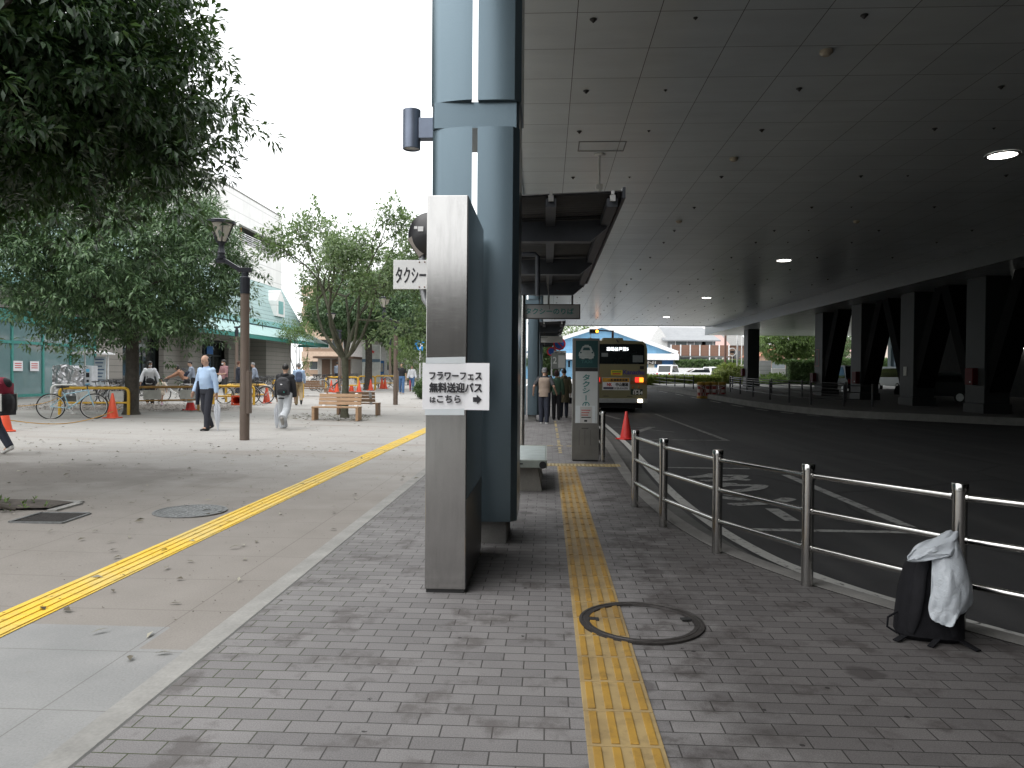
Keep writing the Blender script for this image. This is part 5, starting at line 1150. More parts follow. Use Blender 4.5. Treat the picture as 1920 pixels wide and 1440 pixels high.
rt('garden_tree', 'tree top peeping over the white warehouse roof', 1088, 120, 3.5, 7.2, 2.3, 2.3, L_LIGHT, 75, 500)
rt('bush', 'green bush glimpsed at the end of the queue pavement', 1020, 60, 1.3, 2.1, 1.3, 1.2, L_MID, 76, 700, 'bush')
# white wall and shed panel
a, b_ = onY(1212, 690, 88).x, onY(1362, 690, 88).x
tag(mb(WW).bx(a, b_, 88, 88.2, .4, onY(1300, 690, 88).z).build('low_wall'), 'low white wall in front of the green hedge by the car park', 'wall')
a, b_ = onY(1424, 690, 72).x, onY(1446, 690, 72).x
tag(mb(m_siding('grey panel', (.28, .29, .29), .4)).bx(a, b_, 72, 72.3, .3, onY(1430, 676, 72).z).build('shed_panel'), 'grey metal panel standing beside the white truck box', 'panel')
p = onY(1043, 690, 97); 
# ------------------------------------------------------------------ cars
GLC = mat('car glass', (.015, .02, .022), .06, 0, .1, 3)
TYR = mat('tyre rubber', (.018, .018, .018), .8)
def car(label, loc, rz, col, L=4.2, Wd=1.7, H=1.5, van=False, dark=False):
    t = thing('parked_car', label, 'car', loc, rz); h = L/2
    P = [(-h, .35), (-h, .85), (-h+.12, .95), (-h+.25, 1.0)]+([(-h+.45, H-.06), (-h+.8, H), (h-1.3, H), (h-.55, 1.0), (h-.05, .85), (h, .4)] if van else [(-h+.7, H-.05), (-h+1.1, H), (h-1.9, H-.02), (h-1.15, .98), (h-.1, .82), (h, .6), (h, .35)])
    q = mb(col); q.prism(P, -Wd/2, Wd/2, Matrix.Rotation(R(90), 4, 'X')); q.build('body', t, .07)
    gz = [(-h+.42, 1.02), (-h+.72, H-.13), (h-1.4 if van else h-1.95, H-.13), (h-.75 if van else h-1.3, 1.02)]
    for s in (-1, 1): q = mb(GLC); q.prism(gz, -.006, .006, Matrix.Translation((0, s*(Wd/2+.004), 0)) @ Matrix.Rotation(R(90), 4, 'X')); q.build('side_window', t)
    q = mb(GLC); q.beam((-h+.235, 0, 1.04), (-h+.44 if van else -h+.62, 0, H-.12), Wd-.3, .03, Vector((-1, 0, .3))); q.build('rear_window', t)
    q = mb(GLC); q.beam((h-.62 if van else h-1.2, 0, 1.04), (h-1.2 if van else h-1.78, 0, H-.1), Wd-.3, .05, Vector((1, 0, .3))); q.build('windscreen', t)
    for s in (-1, 1):
        mb(mat('tail red', (.45, .02, .02), .3)).box((-h-.0, s*(Wd/2-.14), .82), (.06, .16, .26)).build('tail_lamp', t); mb(WPL).box((h-.02, s*(Wd/2-.22), .7), (.08, .26, .14)).build('headlight', t)
        for x in (-h+.75, h-.75):
            w_ = mb(TYR).lathe([(0, 0), (.29, 0), (.31, .03), (.31, .17), (.29, .2), (0, .2)], (x, s*(Wd/2-.08)-.1, .31), 20, True, Matrix.Rotation(R(-90), 3, 'X')).build('wheel', t)
            mb(GALV).lathe([(0, -.006), (.19, -.006), (.19, .206), (0, .206)], (x, s*(Wd/2-.08)-.1, .31), 16, False, Matrix.Rotation(R(-90), 3, 'X')).build('rim', w_)
    mb(WPL).box((-h-.01, 0, .62), (.02, .33, .16)).build('number_plate', t); return t
CW = mat('white car paint', (.75, .75, .76), .25, 0, .02); CS = mat('silver car paint', (.45, .47, .49), .25, .5, .02); CD = mat('black car paint', (.015, .015, .017), .2, 0, .02)
def carat(px, Y, lab, rz, c, **k): p = onY(px, 700, Y); return car(lab, (p.x, Y, bz(Y)+.02), rz, c, **k)
carat(1254, 84, 'small white van parked nearest the blue warehouse', R(60), CW, L=3.4, H=1.85, van=True)
carat(1304, 84, 'white saloon car parked by the low white wall', R(180), CW, L=4.2, H=1.45)
carat(1336, 83, 'white hatchback with a dark rear window beside the brown pole', R(100), CW, L=3.6, H=1.65, van=True)
carat(1388, 84, 'pale van half hidden behind the yellow green bush', R(180), CW, L=4.2, H=1.9, van=True)
carat(1687, 56, 'silver minivan peeping out between two grey piers', R(90), CS, L=4.5, H=1.8, van=True)
carat(1588, 50, 'black van in the shade between the two piers with red boxes', R(90), CD, L=4.5, H=1.85, van=True)
carat(1770, 38, 'dark car parked in deep shade at the far right', R(120), CD, L=4.2, H=1.5)
a, b_ = onY(1446, 705, 76), onY(1480, 691, 76); tag(mb(CW).bx(a.x, b_.x, 76, 78, bz(76)+.3, b_.z).build('box_truck', None, .05), 'white box body of a truck left of the tall hedge', 'truck')
# ------------------------------------------------------------------ traffic light and poles
Yt = 60; p = onY(1149, 621, Yt); q0 = onY(1105, 622, Yt)
t = thing('traffic_light', 'horizontal traffic light glowing amber on a brown arm above the bus', 'traffic light', (p.x, Yt, bz(Yt))); BRP = mat('brown pole steel', (.13, .075, .06), .5, .3)
hz = p.z-bz(Yt); mb(BRP).lathe([(.11, 0), (.09, hz+.05), (0, hz+.05)], seg=12).build('pole', t); mb(BRP).tube([(0, 0, hz), (q0.x-p.x+.7, 0, hz+.05)], .05).build('arm', t)
q = mb(mat('signal housing', (.16, .16, .16), .5)); q.bx(q0.x-p.x, q0.x-p.x+.75, -.1, .1, hz-.2, hz+.16); hs = q.build('housing', t, .05)
for k in range(3): mb(mat('dark lens', (.05, .05, .05), .3) if k < 2 else mat('amber lens lit', (1, .4, .02), .3, emit=(1, .32, .02), es=6)).lathe([(0, .13), (.105, .13), (.11, .10), (0, .10)], (q0.x-p.x+.13+.245*k, 0, hz-.02), 18, False, RX).build('lens', hs)
mb(mat('white globe', (.8, .8, .8), .3)).ball((q0.x-p.x+.1, 0, hz-.75), .22).tube([(q0.x-p.x+.1, 0, hz-.55), (q0.x-p.x+.1, 0, hz-.2)], .02).build('globe', t)
def pole(px, Y, ptop, r, m, lab, name='utility_pole', arm=0):
    p = onY(px, ptop, Y); t = thing(name, lab, 'pole', (p.x, Y, bz(Y))); hz = p.z-bz(Y)
    mb(m).lathe([(r*1.15, 0), (r, hz), (0, hz)], seg=12).build('shaft', t)
    if arm: mb(m).beam((-arm, 0, hz-.3), (arm, 0, hz-.3), .08, .08).build('crossarm', t)
pole(1360.5, 74, 612, .11, BRP, 'brown pole rising right of the balcony house')
pole(1383, 70, 628, .07, RAILW, 'slim white pole left of the lone far pier'); pole(1391, 72, 630, .05, RAILW, 'second slim white pole just left of the lone far pier')
p = onY(1373, 660, 71); t = thing('ring_sign', 'pale ring shaped sign on a thin post near the lone far pier', 'sign', (p.x, 71, bz(71))); hz = p.z-bz(71)
mb(RAILW).tube([(0, 0, 0), (0, 0, hz-.3)], .04).build('post', t); mb(RAILW).tube([(.36*math.cos(k*.3142), 0, hz+.36*math.sin(k*.3142)) for k in range(20)], .035, 8, closed=True).build('ring', t); mb(BLK).box((0, 0, hz), (.42, .06, .2)).box((0, 0, hz-.55), (.36, .05, .14)).box((0, 0, hz-.85), (.36, .05, .14)).build('plate', t)
# ------------------------------------------------------------------ dark railings on the island and far pavement
DM = mat('dark railing metal', (.06, .06, .062), .4, .5)
isl = lambda x, y: Vector((x, y, bz(y)+.10))
railing('dark_railing', 'dark three rail railing on the near edge of the traffic island', [isl(*c) for c in ((11.9, 48.5), (11.5, 44.5), (11.3, 41), (11.2, 37.6), (11.25, 34.8), (11.6, 33), (12.6, 31.9), (13.7, 31.7))], (.3, .6, .88), .045, .022, DM, .97)
railing('dark_railing', 'second dark railing set further back on the traffic island', [isl(*c) for c in ((14.2, 58), (13.4, 54), (13.1, 49), (13.2, 44), (13.6, 40), (14.3, 36))], (.3, .6, .88), .045, .022, DM, .97)
railing('dark_railing', 'pedestrian railing on the kerb just right of the bus', [isl(*c) for c in ((9.9, 69), (10.0, 66), (10.1, 63), (10.3, 60), (10.5, 57), (10.7, 54.5))], (.3, .6, .88), .04, .02, DM, .95)
# ------------------------------------------------------------------ chequered drums
def m_check():
    m, nt, b = mat0('red and white chequers'); ck = N(nt, 'TexChecker'); ck.inputs['Scale'].default_value = 5.2; ck.inputs[1].default_value = (.33, .045, .04, 1); ck.inputs[2].default_value = (.55, .53, .5, 1)
    nt.links.new(coords(nt, loc=(.02, .02, .03)), ck.inputs[0]); nt.links.new(ck.outputs[0], b.inputs['Base Color']); b.inputs['Roughness'].default_value = .5; return m
CHK = m_check(); YD = mat('yellow drum plastic', (.50, .30, .05), .5); d0 = None
labs = ['leftmost of four chequered water drums blocking the island gap', 'second chequered water drum from the left at the island gap', 'third chequered water drum, with a pale cloth hanging in front', 'rightmost chequered water drum beside the dark railing']
for px, lab in zip((1314, 1325.5, 1339, 1354), labs):
    p = flat(px, 747, -.15)
    if d0 is None:
        d0 = t = thing('water_drum', lab, 'drum', p, 0, 'chequered water drums')
        mb(YD).lathe([(.20, 0), (.23, .02), (.23, .13), (.22, .14)], seg=24, cap=False).lathe([(.22, .80), (.23, .81), (.23, .93), (.19, .97), (0, .98)], seg=24, cap=False).build('body', t)
        mb(CHK).lathe([(.22, .14), (.222, .47), (.22, .80)], seg=24, cap=False).build('chequer_band', t)
    else: dup(d0, p, rnd.uniform(0, 1), lab)
a, b_ = flat(1306, 747, -.15), flat(1360, 747, -.15); q = mb(RAILW); q.tube([a+(b_-a)*(k/8)+Vector((0, -.26, .80-.30*math.sin(math.pi*k/8))) for k in range(9)], .014, 6)
tag(q.build('chain'), 'pale chain sagging across the chequered drums', 'chain')
# ------------------------------------------------------------------ backpack against the last post
p0 = flat(1741, 1196); FAB = mat('black pack fabric', (.010, .010, .012), .8, 0, .2, 20, .5, 200, .15)
t = thing('backpack', 'black backpack leaning on the last railing post at right', 'backpack', p0, R(-14))
q = mb(FAB); prof = [(0, .150, .09, 0, .02), (.03, .172, .115, 0, .01), (.12, .168, .12, .003, .02), (.25, .158, .112, .012, .045), (.36, .142, .098, .026, .07), (.44, .12, .08, .038, .085), (.49, .085, .055, .046, .095), (.505, .03, .02, .048, .1)]
seg = 28; vs = []; fs = []
for z, a, b_, sx, sy in prof:
    for k in range(seg):
        th = 6.283*k/seg; c, s_ = math.cos(th), math.sin(th); e = .62
        vs.append((sx+a*math.copysign(abs(c)**e, c), sy+b_*math.copysign(abs(s_)**e, s_), z))
for i in range(len(prof)-1):
    for k in range(seg): k2 = (k+1) % seg; fs.append((i*seg+k, i*seg+k2, (i+1)*seg+k2, (i+1)*seg+k))
fs += [tuple(reversed(range(seg))), tuple(range((len(prof)-1)*seg, len(prof)*seg))]; q.add(vs, fs, True); q.build('pack_body', t)
for s in (-1, 1):
    q = mb(mat('black strap padding', (.012, .012, .014), .8, 0, .15, 20, .4, 120, .15)); q.tube([(s*.05+.03, .02, .45), (s*.075+.02, -.035, .36), (s*.085+.01, -.085, .25), (s*.095, -.10, .13), (s*.11, -.095, .05)], [(.032, .012), (.034, .016), (.034, .016), (.03, .014), (.018, .006)], 12); q.build('shoulder_strap', t)
q = mb(FAB); q.tube([(-.165, -.03, .14), (-.215, -.05, .11), (-.22, -.06, .06), (-.17, -.06, .03)], (.006), 8); q.build('strap_loop', t)
q = mb(FAB); q.beam((-.12, -.06, .03), (-.19, -.13, .008), .035, .006); q.build('loose_strap', t); q = mb(FAB); q.beam((.02, -.10, .03), (-.03, -.17, .008), .03, .006); q.build('loose_strap', t); q = mb(FAB); q.beam((.13, -.06, .03), (.2, -.16, .008), .035, .006); q.build('loose_strap', t)
mb(FAB).tube([(.165, .03, .33), (.20, .06, .2), (.17, .05, .08)], .008, 8).build('side_strap', t)
def m_bag():
    m, nt, b = mat0('milky plastic'); v = coords(nt); b.inputs['Base Color'].default_value = (.62, .66, .70, 1); b.inputs['Roughness'].default_value = .3
    tr = N(nt, 'BsdfTranslucent'); tr.inputs[0].default_value = (.6, .63, .66, 1); ms = N(nt, 'MixShader'); ms.inputs[0].default_value = .3; nt.links.new(b.outputs[0], ms.inputs[1]); nt.links.new(tr.outputs[0], ms.inputs[2]); nt.links.new(ms.outputs[0], nt.nodes['Material Output'].inputs[0])
    b.inputs['Alpha'].default_value = .93; bump(nt, b, noise(nt, v, 22, 4, .6, 1.2), .7, .012); return m
BAG = m_bag(); t = thing('plastic_bag', 'crumpled translucent white plastic bag draped over the black backpack', 'bag', p0, R(-14))
def wr(u, v_): return .006*math.sin(7*u+4*v_)+.006*math.sin(11*v_-6*u+1.3)+.003*math.sin(23*u+17*v_)
def drape(name, cols, nu=28, nv=34):
    """smooth sheet through rows of control points"""
    def spl(P, t):
        n = len(P)-1; x = min(t*n, n-1e-6); i = int(x); f = x-i; p = [V3(P[max(0, min(n, k))]) for k in (i-1, i, i+1, i+2)]
        return .5*((2*p[1])+(p[2]-p[0])*f+(2*p[0]-5*p[1]+4*p[2]-p[3])*f*f+(3*p[1]-p[0]-3*p[2]+p[3])*f**3)
    V3 = Vector; q = mb(BAG); vs = []
    for j in range(nv+1):
        row = [spl([r[k] for r in cols], j/nv) for k in range(len(cols[0]))]
        for i in range(nu+1):
            p = spl(row, i/nu); e = .4+j/nv; vs.append((p.x+wr(j/nv, i/nu)*.5, p.y-abs(wr(i/nu, j/nv))*1.3*e, p.z+wr(i/nu*2, j/nv)*.5))
    q.add(vs, [(j*(nu+1)+i, j*(nu+1)+i+1, (j+1)*(nu+1)+i+1, (j+1)*(nu+1)+i) for j in range(nv) for i in range(nu)], True)
    o = q.build(name, t); sm = o.modifiers.new('solid', 'SOLIDIFY'); sm.thickness = .003
drape('sheet', [[(.03, .06, .535), (.075, .06, .58), (.12, .06, .59), (.15, .08, .55)], [(.0, -.01, .50), (.05, -.03, .53), (.12, -.03, .53), (.165, .02, .49)],
    [(-.005, -.065, .42), (.05, -.10, .42), (.13, -.09, .42), (.185, -.01, .40)], [(-.01, -.09, .33), (.05, -.135, .32), (.13, -.12, .32), (.195, -.03, .30)],
    [(-.02, -.11, .24), (.04, -.15, .22), (.12, -.145, .23), (.185, -.06, .23)], [(-.03, -.13, .175), (.035, -.16, .14), (.09, -.155, .16), (.14, -.10, .20)], [(-.025, -.13, .16), (.03, -.155, .125), (.08, -.15, .145), (.12, -.11, .19)]])
drape('flap', [[(.10, .02, .60), (.13, .01, .60), (.15, .03, .575)], [(.02, -.02, .565), (.06, -.06, .535), (.10, -.07, .50)], [(-.06, -.04, .53), (-.02, -.075, .50), (.04, -.085, .475)], [(-.13, -.05, .465), (-.125, -.06, .445), (-.12, -.06, .435)]], 14, 18)
# ================================================================== people
def remesh(q, name, vox, parent, smooth=3, fac=.5):
    me = q.mesh(name); o = bpy.data.objects.new(name, me); COL.objects.link(o)
    r = o.modifiers.new('r', 'REMESH'); r.mode = 'VOXEL'; r.voxel_size = vox; r.use_smooth_shade = True
    s = o.modifiers.new('s', 'SMOOTH'); s.iterations = smooth; s.factor = fac
    dg = bpy.context.evaluated_depsgraph_get(); ne = bpy.data.meshes.new_from_object(o.evaluated_get(dg))
    ne.name = name; o.modifiers.clear(); o.data = ne; bpy.data.meshes.remove(me)
    if not ne.materials: ne.materials.append(q.mats[0])
    o.parent = parent; return o
V = Vector
SKIN = mat('skin', (.50, .31, .22), .5, 0, .06, 12); HAIRB = mat('black hair', (.014, .012, .011), .45, 0, .3, 40); HAIRG = mat('grey hair', (.20, .20, .20), .6, 0, .3, 40); EYEM = mat('dark eye', (.02, .015, .012), .2); LIPM = mat('lip', (.30, .12, .10), .5)
MASKW = mat('white mask', (.72, .72, .74), .7); CL = lambda n, c, r=.8: mat(n, c, r, 0, .10, 7, .35, 45)
def person(label, base, rz, H=1.7, legs=((4, 6), (-4, 10)), arms=((4, 8, 12), (4, 8, 12)), lean=0, head=(0, 0), wd=1.0, top=None, bottom=None, shoes=None, hair='short', hairm=None, mask=False, vox=.011, fine=False, gloss=None):
    t = thing('person', label, 'person', base, rz); hh = H
    def D(a): a = R(a); return V((0, -math.sin(a), -math.cos(a)))
    def Fw(a): a = R(a); return V((0, -math.cos(a), math.sin(a)))
    u = V((0, -math.sin(R(lean)), math.cos(R(lean)))); hips = {}; lowest = 9
    for s, (th, kn) in zip((1, -1), legs):
        h = V((s*.052*hh, 0, 0)); k = h+D(th)*.245*hh; a = k+D(th-kn)*.245*hh; f = Fw((th-kn)*.9 if th-kn < -8 else 0)
        hips[s] = (h, k, a, f); sole = min((a+f*.085*hh).z, a.z, (a-f*.03*hh).z)-.038*hh; lowest = min(lowest, sole)
    c0 = V((0, 0, -lowest)); J = {s: tuple(p+c0 for p in hips[s][:3])+(hips[s][3],) for s in hips}
    sh = c0+u*.285*hh; nk = c0+u*.32*hh; hy, hp = R(head[1]), R(head[0]); hd = nk+(u*.6+V((0, 0, .4))).normalized()*.088*hh+V((0, -.012*hh-math.sin(hp)*.03*hh, -abs(math.sin(hp))*.01*hh))
    HM = Matrix.Translation(hd) @ Matrix.Rotation(hy, 4, 'Z') @ Matrix.Rotation(hp, 4, 'X')
    A = {}
    for s, (f, o, e) in zip((1, -1), arms):
        p = sh+V((s*.100*hh*wd, 0, -.008*hh))
        def dr(ff, oo): ff, oo = R(ff), R(oo); return V((s*math.sin(oo), -math.sin(ff)*math.cos(oo), -math.cos(ff)*math.cos(oo)))
        el = p+dr(f, o)*.165*hh; wr_ = el+dr(f+e, o*.5-(3 if e > 20 else 0))*.145*hh; A[s] = (p, el, wr_, dr(f+e, o*.4))
    def legs_(q, add=0, r=(.047, .037, .034, .024), cut=1.0, flare=0):
        for s in J:
            h, k, a, f = J[s]; m_ = k+(a-k)*cut
            q.tube([h+V((0, 0, .03*hh)), h+(k-h)*.5, k], [r[0]*hh+add, (r[0]*.55+r[1]*.45)*hh+add, r[1]*hh+add], 14); q.ball(k, r[1]*hh*.99+add)
            q.tube([k, k+(m_-k)*.35, m_], [r[1]*hh*.98+add, r[2]*hh+add, (r[3]+flare)*hh+add], 14)
    def torso(q, add=0, z0=-.03, z1=.305, belly=0):
        pr = [(z0, .083, .060), (.03, .085, .063), (.10, .076, .057+belly), (.17, .086, .063+belly*.8), (.24, .100, .065), (.285, .098, .052), (z1, .055, .042)]
        q.tube([c0+u*z*hh+V((0, -belly*.3*hh if .05 < z < .2 else 0, 0)) for z, a, b in pr], [(a*wd*hh+add, b*hh+add) for z, a, b in pr], 22)
    def sleeves(q, add=0, to=1.0, r=(.036, .029, .027, .021)):
        for s in A:
            p, el, w_, d = A[s]; L1 = min(1, to*2); q.ball(p, r[0]*hh*.90+add)
            q.tube([p-V((s*.02*hh, 0, 0)), p+(el-p)*.5*L1, p+(el-p)*L1], [r[0]*hh+add, (r[0]+r[1])/2*hh+add, r[1]*hh+add], 12)
            if to > .5: e2 = (to-.5)*2; q.ball(el, r[1]*hh+add); q.tube([el, el+(w_-el)*.4*e2, el+(w_-el)*e2], [r[1]*hh+add, r[2]*hh+add, r[3]*hh+add], 12)
    # body: one continuous skin surface
    q = mb(SKIN); legs_(q, -.006); torso(q, -.006); sleeves(q, -.006, 1, (.031, .025, .023, .017)); q.tube([sh, nk+(hd-nk)*.5], [.036*hh, .031*hh], 14)
    T0 = q.T; q.T = HM; hr = (.0445*hh, .054*hh, .066*hh); q.ball((0, .004*hh, .006*hh), hr, 20, 14); q.ball((0, -.014*hh, -.028*hh), (.033*hh, .037*hh, .036*hh), 14, 10); q.ball((0, -.053*hh, -.010*hh), (.008*hh, .012*hh, .013*hh), 8, 6)
    for s in (-1, 1): q.ball((s*.046*hh, .006*hh, -.006*hh), (.006*hh, .011*hh, .019*hh), 8, 6)
    q.T = T0
    for s in A:
        p, el, w_, d = A[s]; side = d.cross(V((0, -1, 0)) if abs(d.y) < .8 else V((0, 0, 1))).normalized(); nrm = side.cross(d).normalized(); pa = w_+d*.028*hh
        q.tube([w_-d*.01*hh, w_+d*.012*hh, pa+d*.012*hh, pa+d*.03*hh], [(.014*hh, .016*hh), (.012*hh, .021*hh), (.012*hh, .024*hh), (.010*hh, .022*hh)], 10)
        ax = V((0, -1, 0)) if abs(d.y) < .8 else V((0, 0, 1)); ax = (ax-d*ax.dot(d)).normalized(); inn = V((-s, 0, 0)); inn = (inn-d*inn.dot(d)); inn = inn.normalized() if inn.length > .1 else nrm
        for i, (ln, b_) in enumerate(((.040, .5), (.046, .55), (.043, .6), (.034, .7))):
            o_ = pa+d*.026*hh+ax*(.016-.0108*i)*hh; q.tube([o_, o_+(d+inn*.25*b_).normalized()*ln*.5*hh, o_+(d+inn*.9*b_).normalized()*ln*.95*hh], [.0058*hh, .0052*hh, .0042*hh], 8)
        o_ = pa-d*.006*hh+ax*.018*hh; q.tube([o_, o_+(d*.6+ax*.8+inn*.3).normalized()*.02*hh, o_+(d+ax*.55+inn*.6).normalized()*.042*hh], [.0075*hh, .0065*hh, .005*hh], 8)
    for s in J: h, k, a, f = J[s]; q.tube([a+V((0, 0, .02)), a-V((0, 0, .01*hh)), a+f*.06*hh-V((0, 0, .022*hh))], [.022*hh, .022*hh, .018*hh], 10)
    remesh(q, 'body', .0085 if fine else vox, t, 2)
    q = MB().use(EYEM); q.T = HM
    for s in (-1, 1): q.ball((s*.019*hh, -.046*hh, .003*hh), (.0085*hh, .006*hh, .0042*hh), 10, 6); q.box((s*.019*hh, -.0495*hh, .0145*hh), (.02*hh, .006*hh, .0035*hh))
    q.build('eyes', t)
    if mask:
        q = mb(MASKW); q.T = HM; q.ball((0, -.020*hh, -.026*hh), (.038*hh, .040*hh, .030*hh), 16, 10); q.build('mask', t)
    else: q = mb(LIPM); q.T = HM; q.ball((0, -.049*hh, -.033*hh), (.014*hh, .006*hh, .0045*hh), 10, 6); q.build('mouth', t)
    # hair
    hm = hairm or HAIRB; q = mb(hm); q.T = HM
    if hair == 'bald': q.ball((0, .019*hh, .000*hh), (.0500*hh, .048*hh, .040*hh), 18, 10)
    elif hair in ('short', 'long', 'bob', 'bun', 'bowl'):
        q.ball((0, .012*hh, .018*hh), (.049*hh, .056*hh, .060*hh), 18, 12); q.ball((0, -.018*hh, .050*hh), (.040*hh, .036*hh, .022*hh), 14, 8)
        if hair == 'bun': q.ball((0, .035*hh, .065*hh), .024*hh)
        if hair in ('long', 'bob', 'bowl'):
            zl = {'long': -.11, 'bob': -.055, 'bowl': -.035}[hair]*hh
            q.tube([(0, .022*hh, .02*hh), (0, .024*hh, zl*.5), (0, .026*hh, zl)], [(.046*hh, .042*hh), (.052*hh, .036*hh), (.045*hh, .022*hh)], 16)
            for s in (-1, 1): q.tube([(s*.036*hh, -.018*hh, .03*hh), (s*.047*hh, -.012*hh, -.005*hh), (s*.046*hh, -.006*hh, zl*.9)], [.012*hh, .013*hh, .008*hh], 8)
    if hair == 'cap':
        q.ball((0, .014*hh, -.002*hh), (.0475*hh, .050*hh, .036*hh), 18, 10); remesh(q, 'hair', .008, t, 1)
        q = mb(CL('grey cap cloth', (.17, .17, .18))); q.T = HM; q.ball((0, .004*hh, .030*hh), (.053*hh, .062*hh, .046*hh), 18, 10); q.ball((0, -.06*hh, .020*hh), (.04*hh, .034*hh, .005*hh), 14, 6); remesh(q, 'cap', .009, t, 2)
    else: remesh(q, 'hair', .009, t, 2)
    # clothes
    bo = bottom; q = mb(bo['m'])
    if bo.get('skirt'): 
        zz = bo['skirt']; n_ = 26; hp_ = c0
        q.tube([hp_+u*.07*hh, hp_, hp_-V((0, .01*hh, zz*.5*hh)), hp_-V((0, .0, zz*hh))], [(.083*hh, .066*hh), (.095*hh, .080*hh), (.11*hh, .10*hh), (.125*hh, .115*hh)], n_)
    else:
        lo = bo.get('loose', .008); legs_(q, lo, (.050, .040, .037, .030+bo.get('flare', 0)), bo.get('cut', 1.07)); q.tube([c0-u*.04*hh, c0+u*.02*hh, c0+u*.085*hh], [(.083*wd*hh+lo, .064*hh+lo), (.088*wd*hh+lo, .067*hh+lo), (.080*wd*hh+lo*.5, .060*hh+lo*.5)], 20)
    remesh(q, 'skirt' if bo.get('skirt') else 'trousers', vox, t, 3)
    q = mb(top['m']); lo = top.get('loose', .010); z0 = top.get('hem', -.02); torso(q, lo, z0, .31, top.get('belly', 0))
    if z0 < -.06: q.tube([c0, c0+V((0, .0, z0*hh*.6)), c0+V((0, .0, z0*hh))], [(.088*hh*wd+lo, .068*hh+lo), (.098*hh*wd+lo, .08*hh+lo), (.105*hh*wd+lo, .088*hh+lo)], 22)
    if top.get('sleeve', 1): sleeves(q, lo*.8, top.get('sleeve', 1))
    if top.get('hood'): q.tube([nk+V((-.05*hh, -.01*hh, -.012*hh)), nk+V((-.04*hh, .045*hh, -.005*hh)), nk+V((0, .062*hh, -.02*hh)), nk+V((.04*hh, .045*hh, -.005*hh)), nk+V((.05*hh, -.01*hh, -.012*hh))], [.018*hh, .026*hh, .032*hh, .026*hh, .018*hh], 10)
    else: q.tube([nk-u*.02*hh, nk+u*.012*hh], [(.048*hh, .044*hh), (.036*hh, .036*hh)], 14)
    remesh(q, top.get('name', 'shirt'), vox, t, 3)
    if top.get('vest'):
        q = mb(top['vest']); torso(q, lo+.012, -.05, .30); 
        for s in (-1, 1): q.ball(sh+V((s*.095*hh*wd, 0, -.01*hh)), .03*hh)
        remesh(q, 'vest', vox, t, 3)
    for s in J:
        h, k, a, f = J[s]; q = mb(shoes); n = V((0, -f.z, -f.y)) if False else V((0, f.z, -f.y)); fl = a-n*.030*hh if n.z > 0 else a+n*.030*hh
        up = n if n.z > 0 else -n
        q.tube([a+up*.030*hh, a-up*.012*hh], [.027*hh, .031*hh], 12); q.tube([fl-f*.032*hh, fl-f*.01*hh, fl+f*.045*hh, fl+f*.095*hh], [(.022*hh, .018*hh), (.026*hh, .024*hh), (.027*hh, .017*hh), (.020*hh, .010*hh)], 12); q.ball(fl+f*.09*hh-up*.004*hh, (.022*hh, .022*hh, .012*hh))
        remesh(q, 'shoe', .008, t, 2)
    t['hand'] = 0; RZ = Matrix.Rotation(rz, 3, 'Z'); b_ = V(base)
    W = lambda p: b_+RZ @ p
    info = {'L': W(A[1][2]+A[1][3]*.05*hh), 'Rh': W(A[-1][2]+A[-1][3]*.05*hh), 'sh': W(sh), 'elR': W(A[-1][1]), 'elL': W(A[1][1]), 'c0': W(c0), 'u': RZ @ u, 'back': RZ @ V((0, 1, 0)), 'nk': W(nk)}
    del t['hand']; return t, info
def rucksack(name, label, info, rz, w=.30, h=.44, d=.15, m=None, m2=None, drop=0, lean=0, name2='pocket'):
    c = info['sh']-info['u']*(h*.55+drop)+info['back']*(.105+d*.45); t = thing(name, label, 'backpack', c, rz); 
    T = Matrix.Rotation(-R(lean), 4, 'X'); q = mb(m); q.T = T
    q.ball((0, 0, 0), (w*.5, d*.5, h*.5), 20, 14); q.box((0, -.01, -.02), (w*.92, d*.72, h*.8)); q.ball((0, 0, h*.36), (w*.42, d*.42, h*.18)); remesh(q, 'pack', .012, t, 4)
    q = mb(m2 or m); q.T = T; q.ball((0, d*.46, -h*.22), (w*.38, d*.22, h*.20), 16, 10); q.box((0, d*.46, -h*.26), (w*.66, d*.24, h*.24)); remesh(q, name2, .012, t, 4)
    q = mb(m); q.T = T
    for s in (-1, 1): q.tube([(s*w*.25, -d*.4, h*.30), (s*w*.30, -d*.55-.03, h*.42), (s*w*.32, -d*.6-.19, h*.36), (s*w*.36, -d*.6-.20, h*.05), (s*w*.42, -d*.55-.05, -h*.28), (s*w*.42, -d*.4, -h*.3)], [(.028, .008)]*6, 8)
    q.build('strap', t); return t
BLACKC = CL('black cloth', (.014, .014, .017)); NAVY = CL('dark navy cloth', (.022, .026, .042)); LBLUE = CL('pale blue shirt cloth', (.42, .56, .76)); GREYP_ = CL('light grey fleece', (.46, .48, .50)); KHAKI = CL('khaki cloth', (.36, .27, .16)); WHT = CL('white cloth', (.70, .71, .74)); CREAMC = CL('cream cloth', (.66, .57, .47)); PINKC = CL('dusty pink cloth', (.36, .19, .20)); BROWNC = CL('tan brown cloth', (.36, .19, .12)); OLIVE = CL('olive coat cloth', (.12, .105, .062)); GREENC = CL('dull green cloth', (.05, .10, .065)); BEIGEC = CL('beige vest cloth', (.32, .25, .20)); DENIM = CL('blue denim', (.07, .15, .30)); GREYB = CL('grey blue cloth', (.24, .28, .35)); SHB = CL('black leather', (.012, .012, .012), .4); SHW = CL('white shoe', (.6, .6, .58)); SHG = CL('grey shoe', (.3, .29, .27)); LILAC = CL('lilac boot', (.55, .40, .55)); REDBAG = CL('crimson cloth', (.24, .012, .035)); NAVYB = CL('navy bag cloth', (.02, .028, .05)); GREYBL = CL('charcoal cloth', (.05, .05, .055))
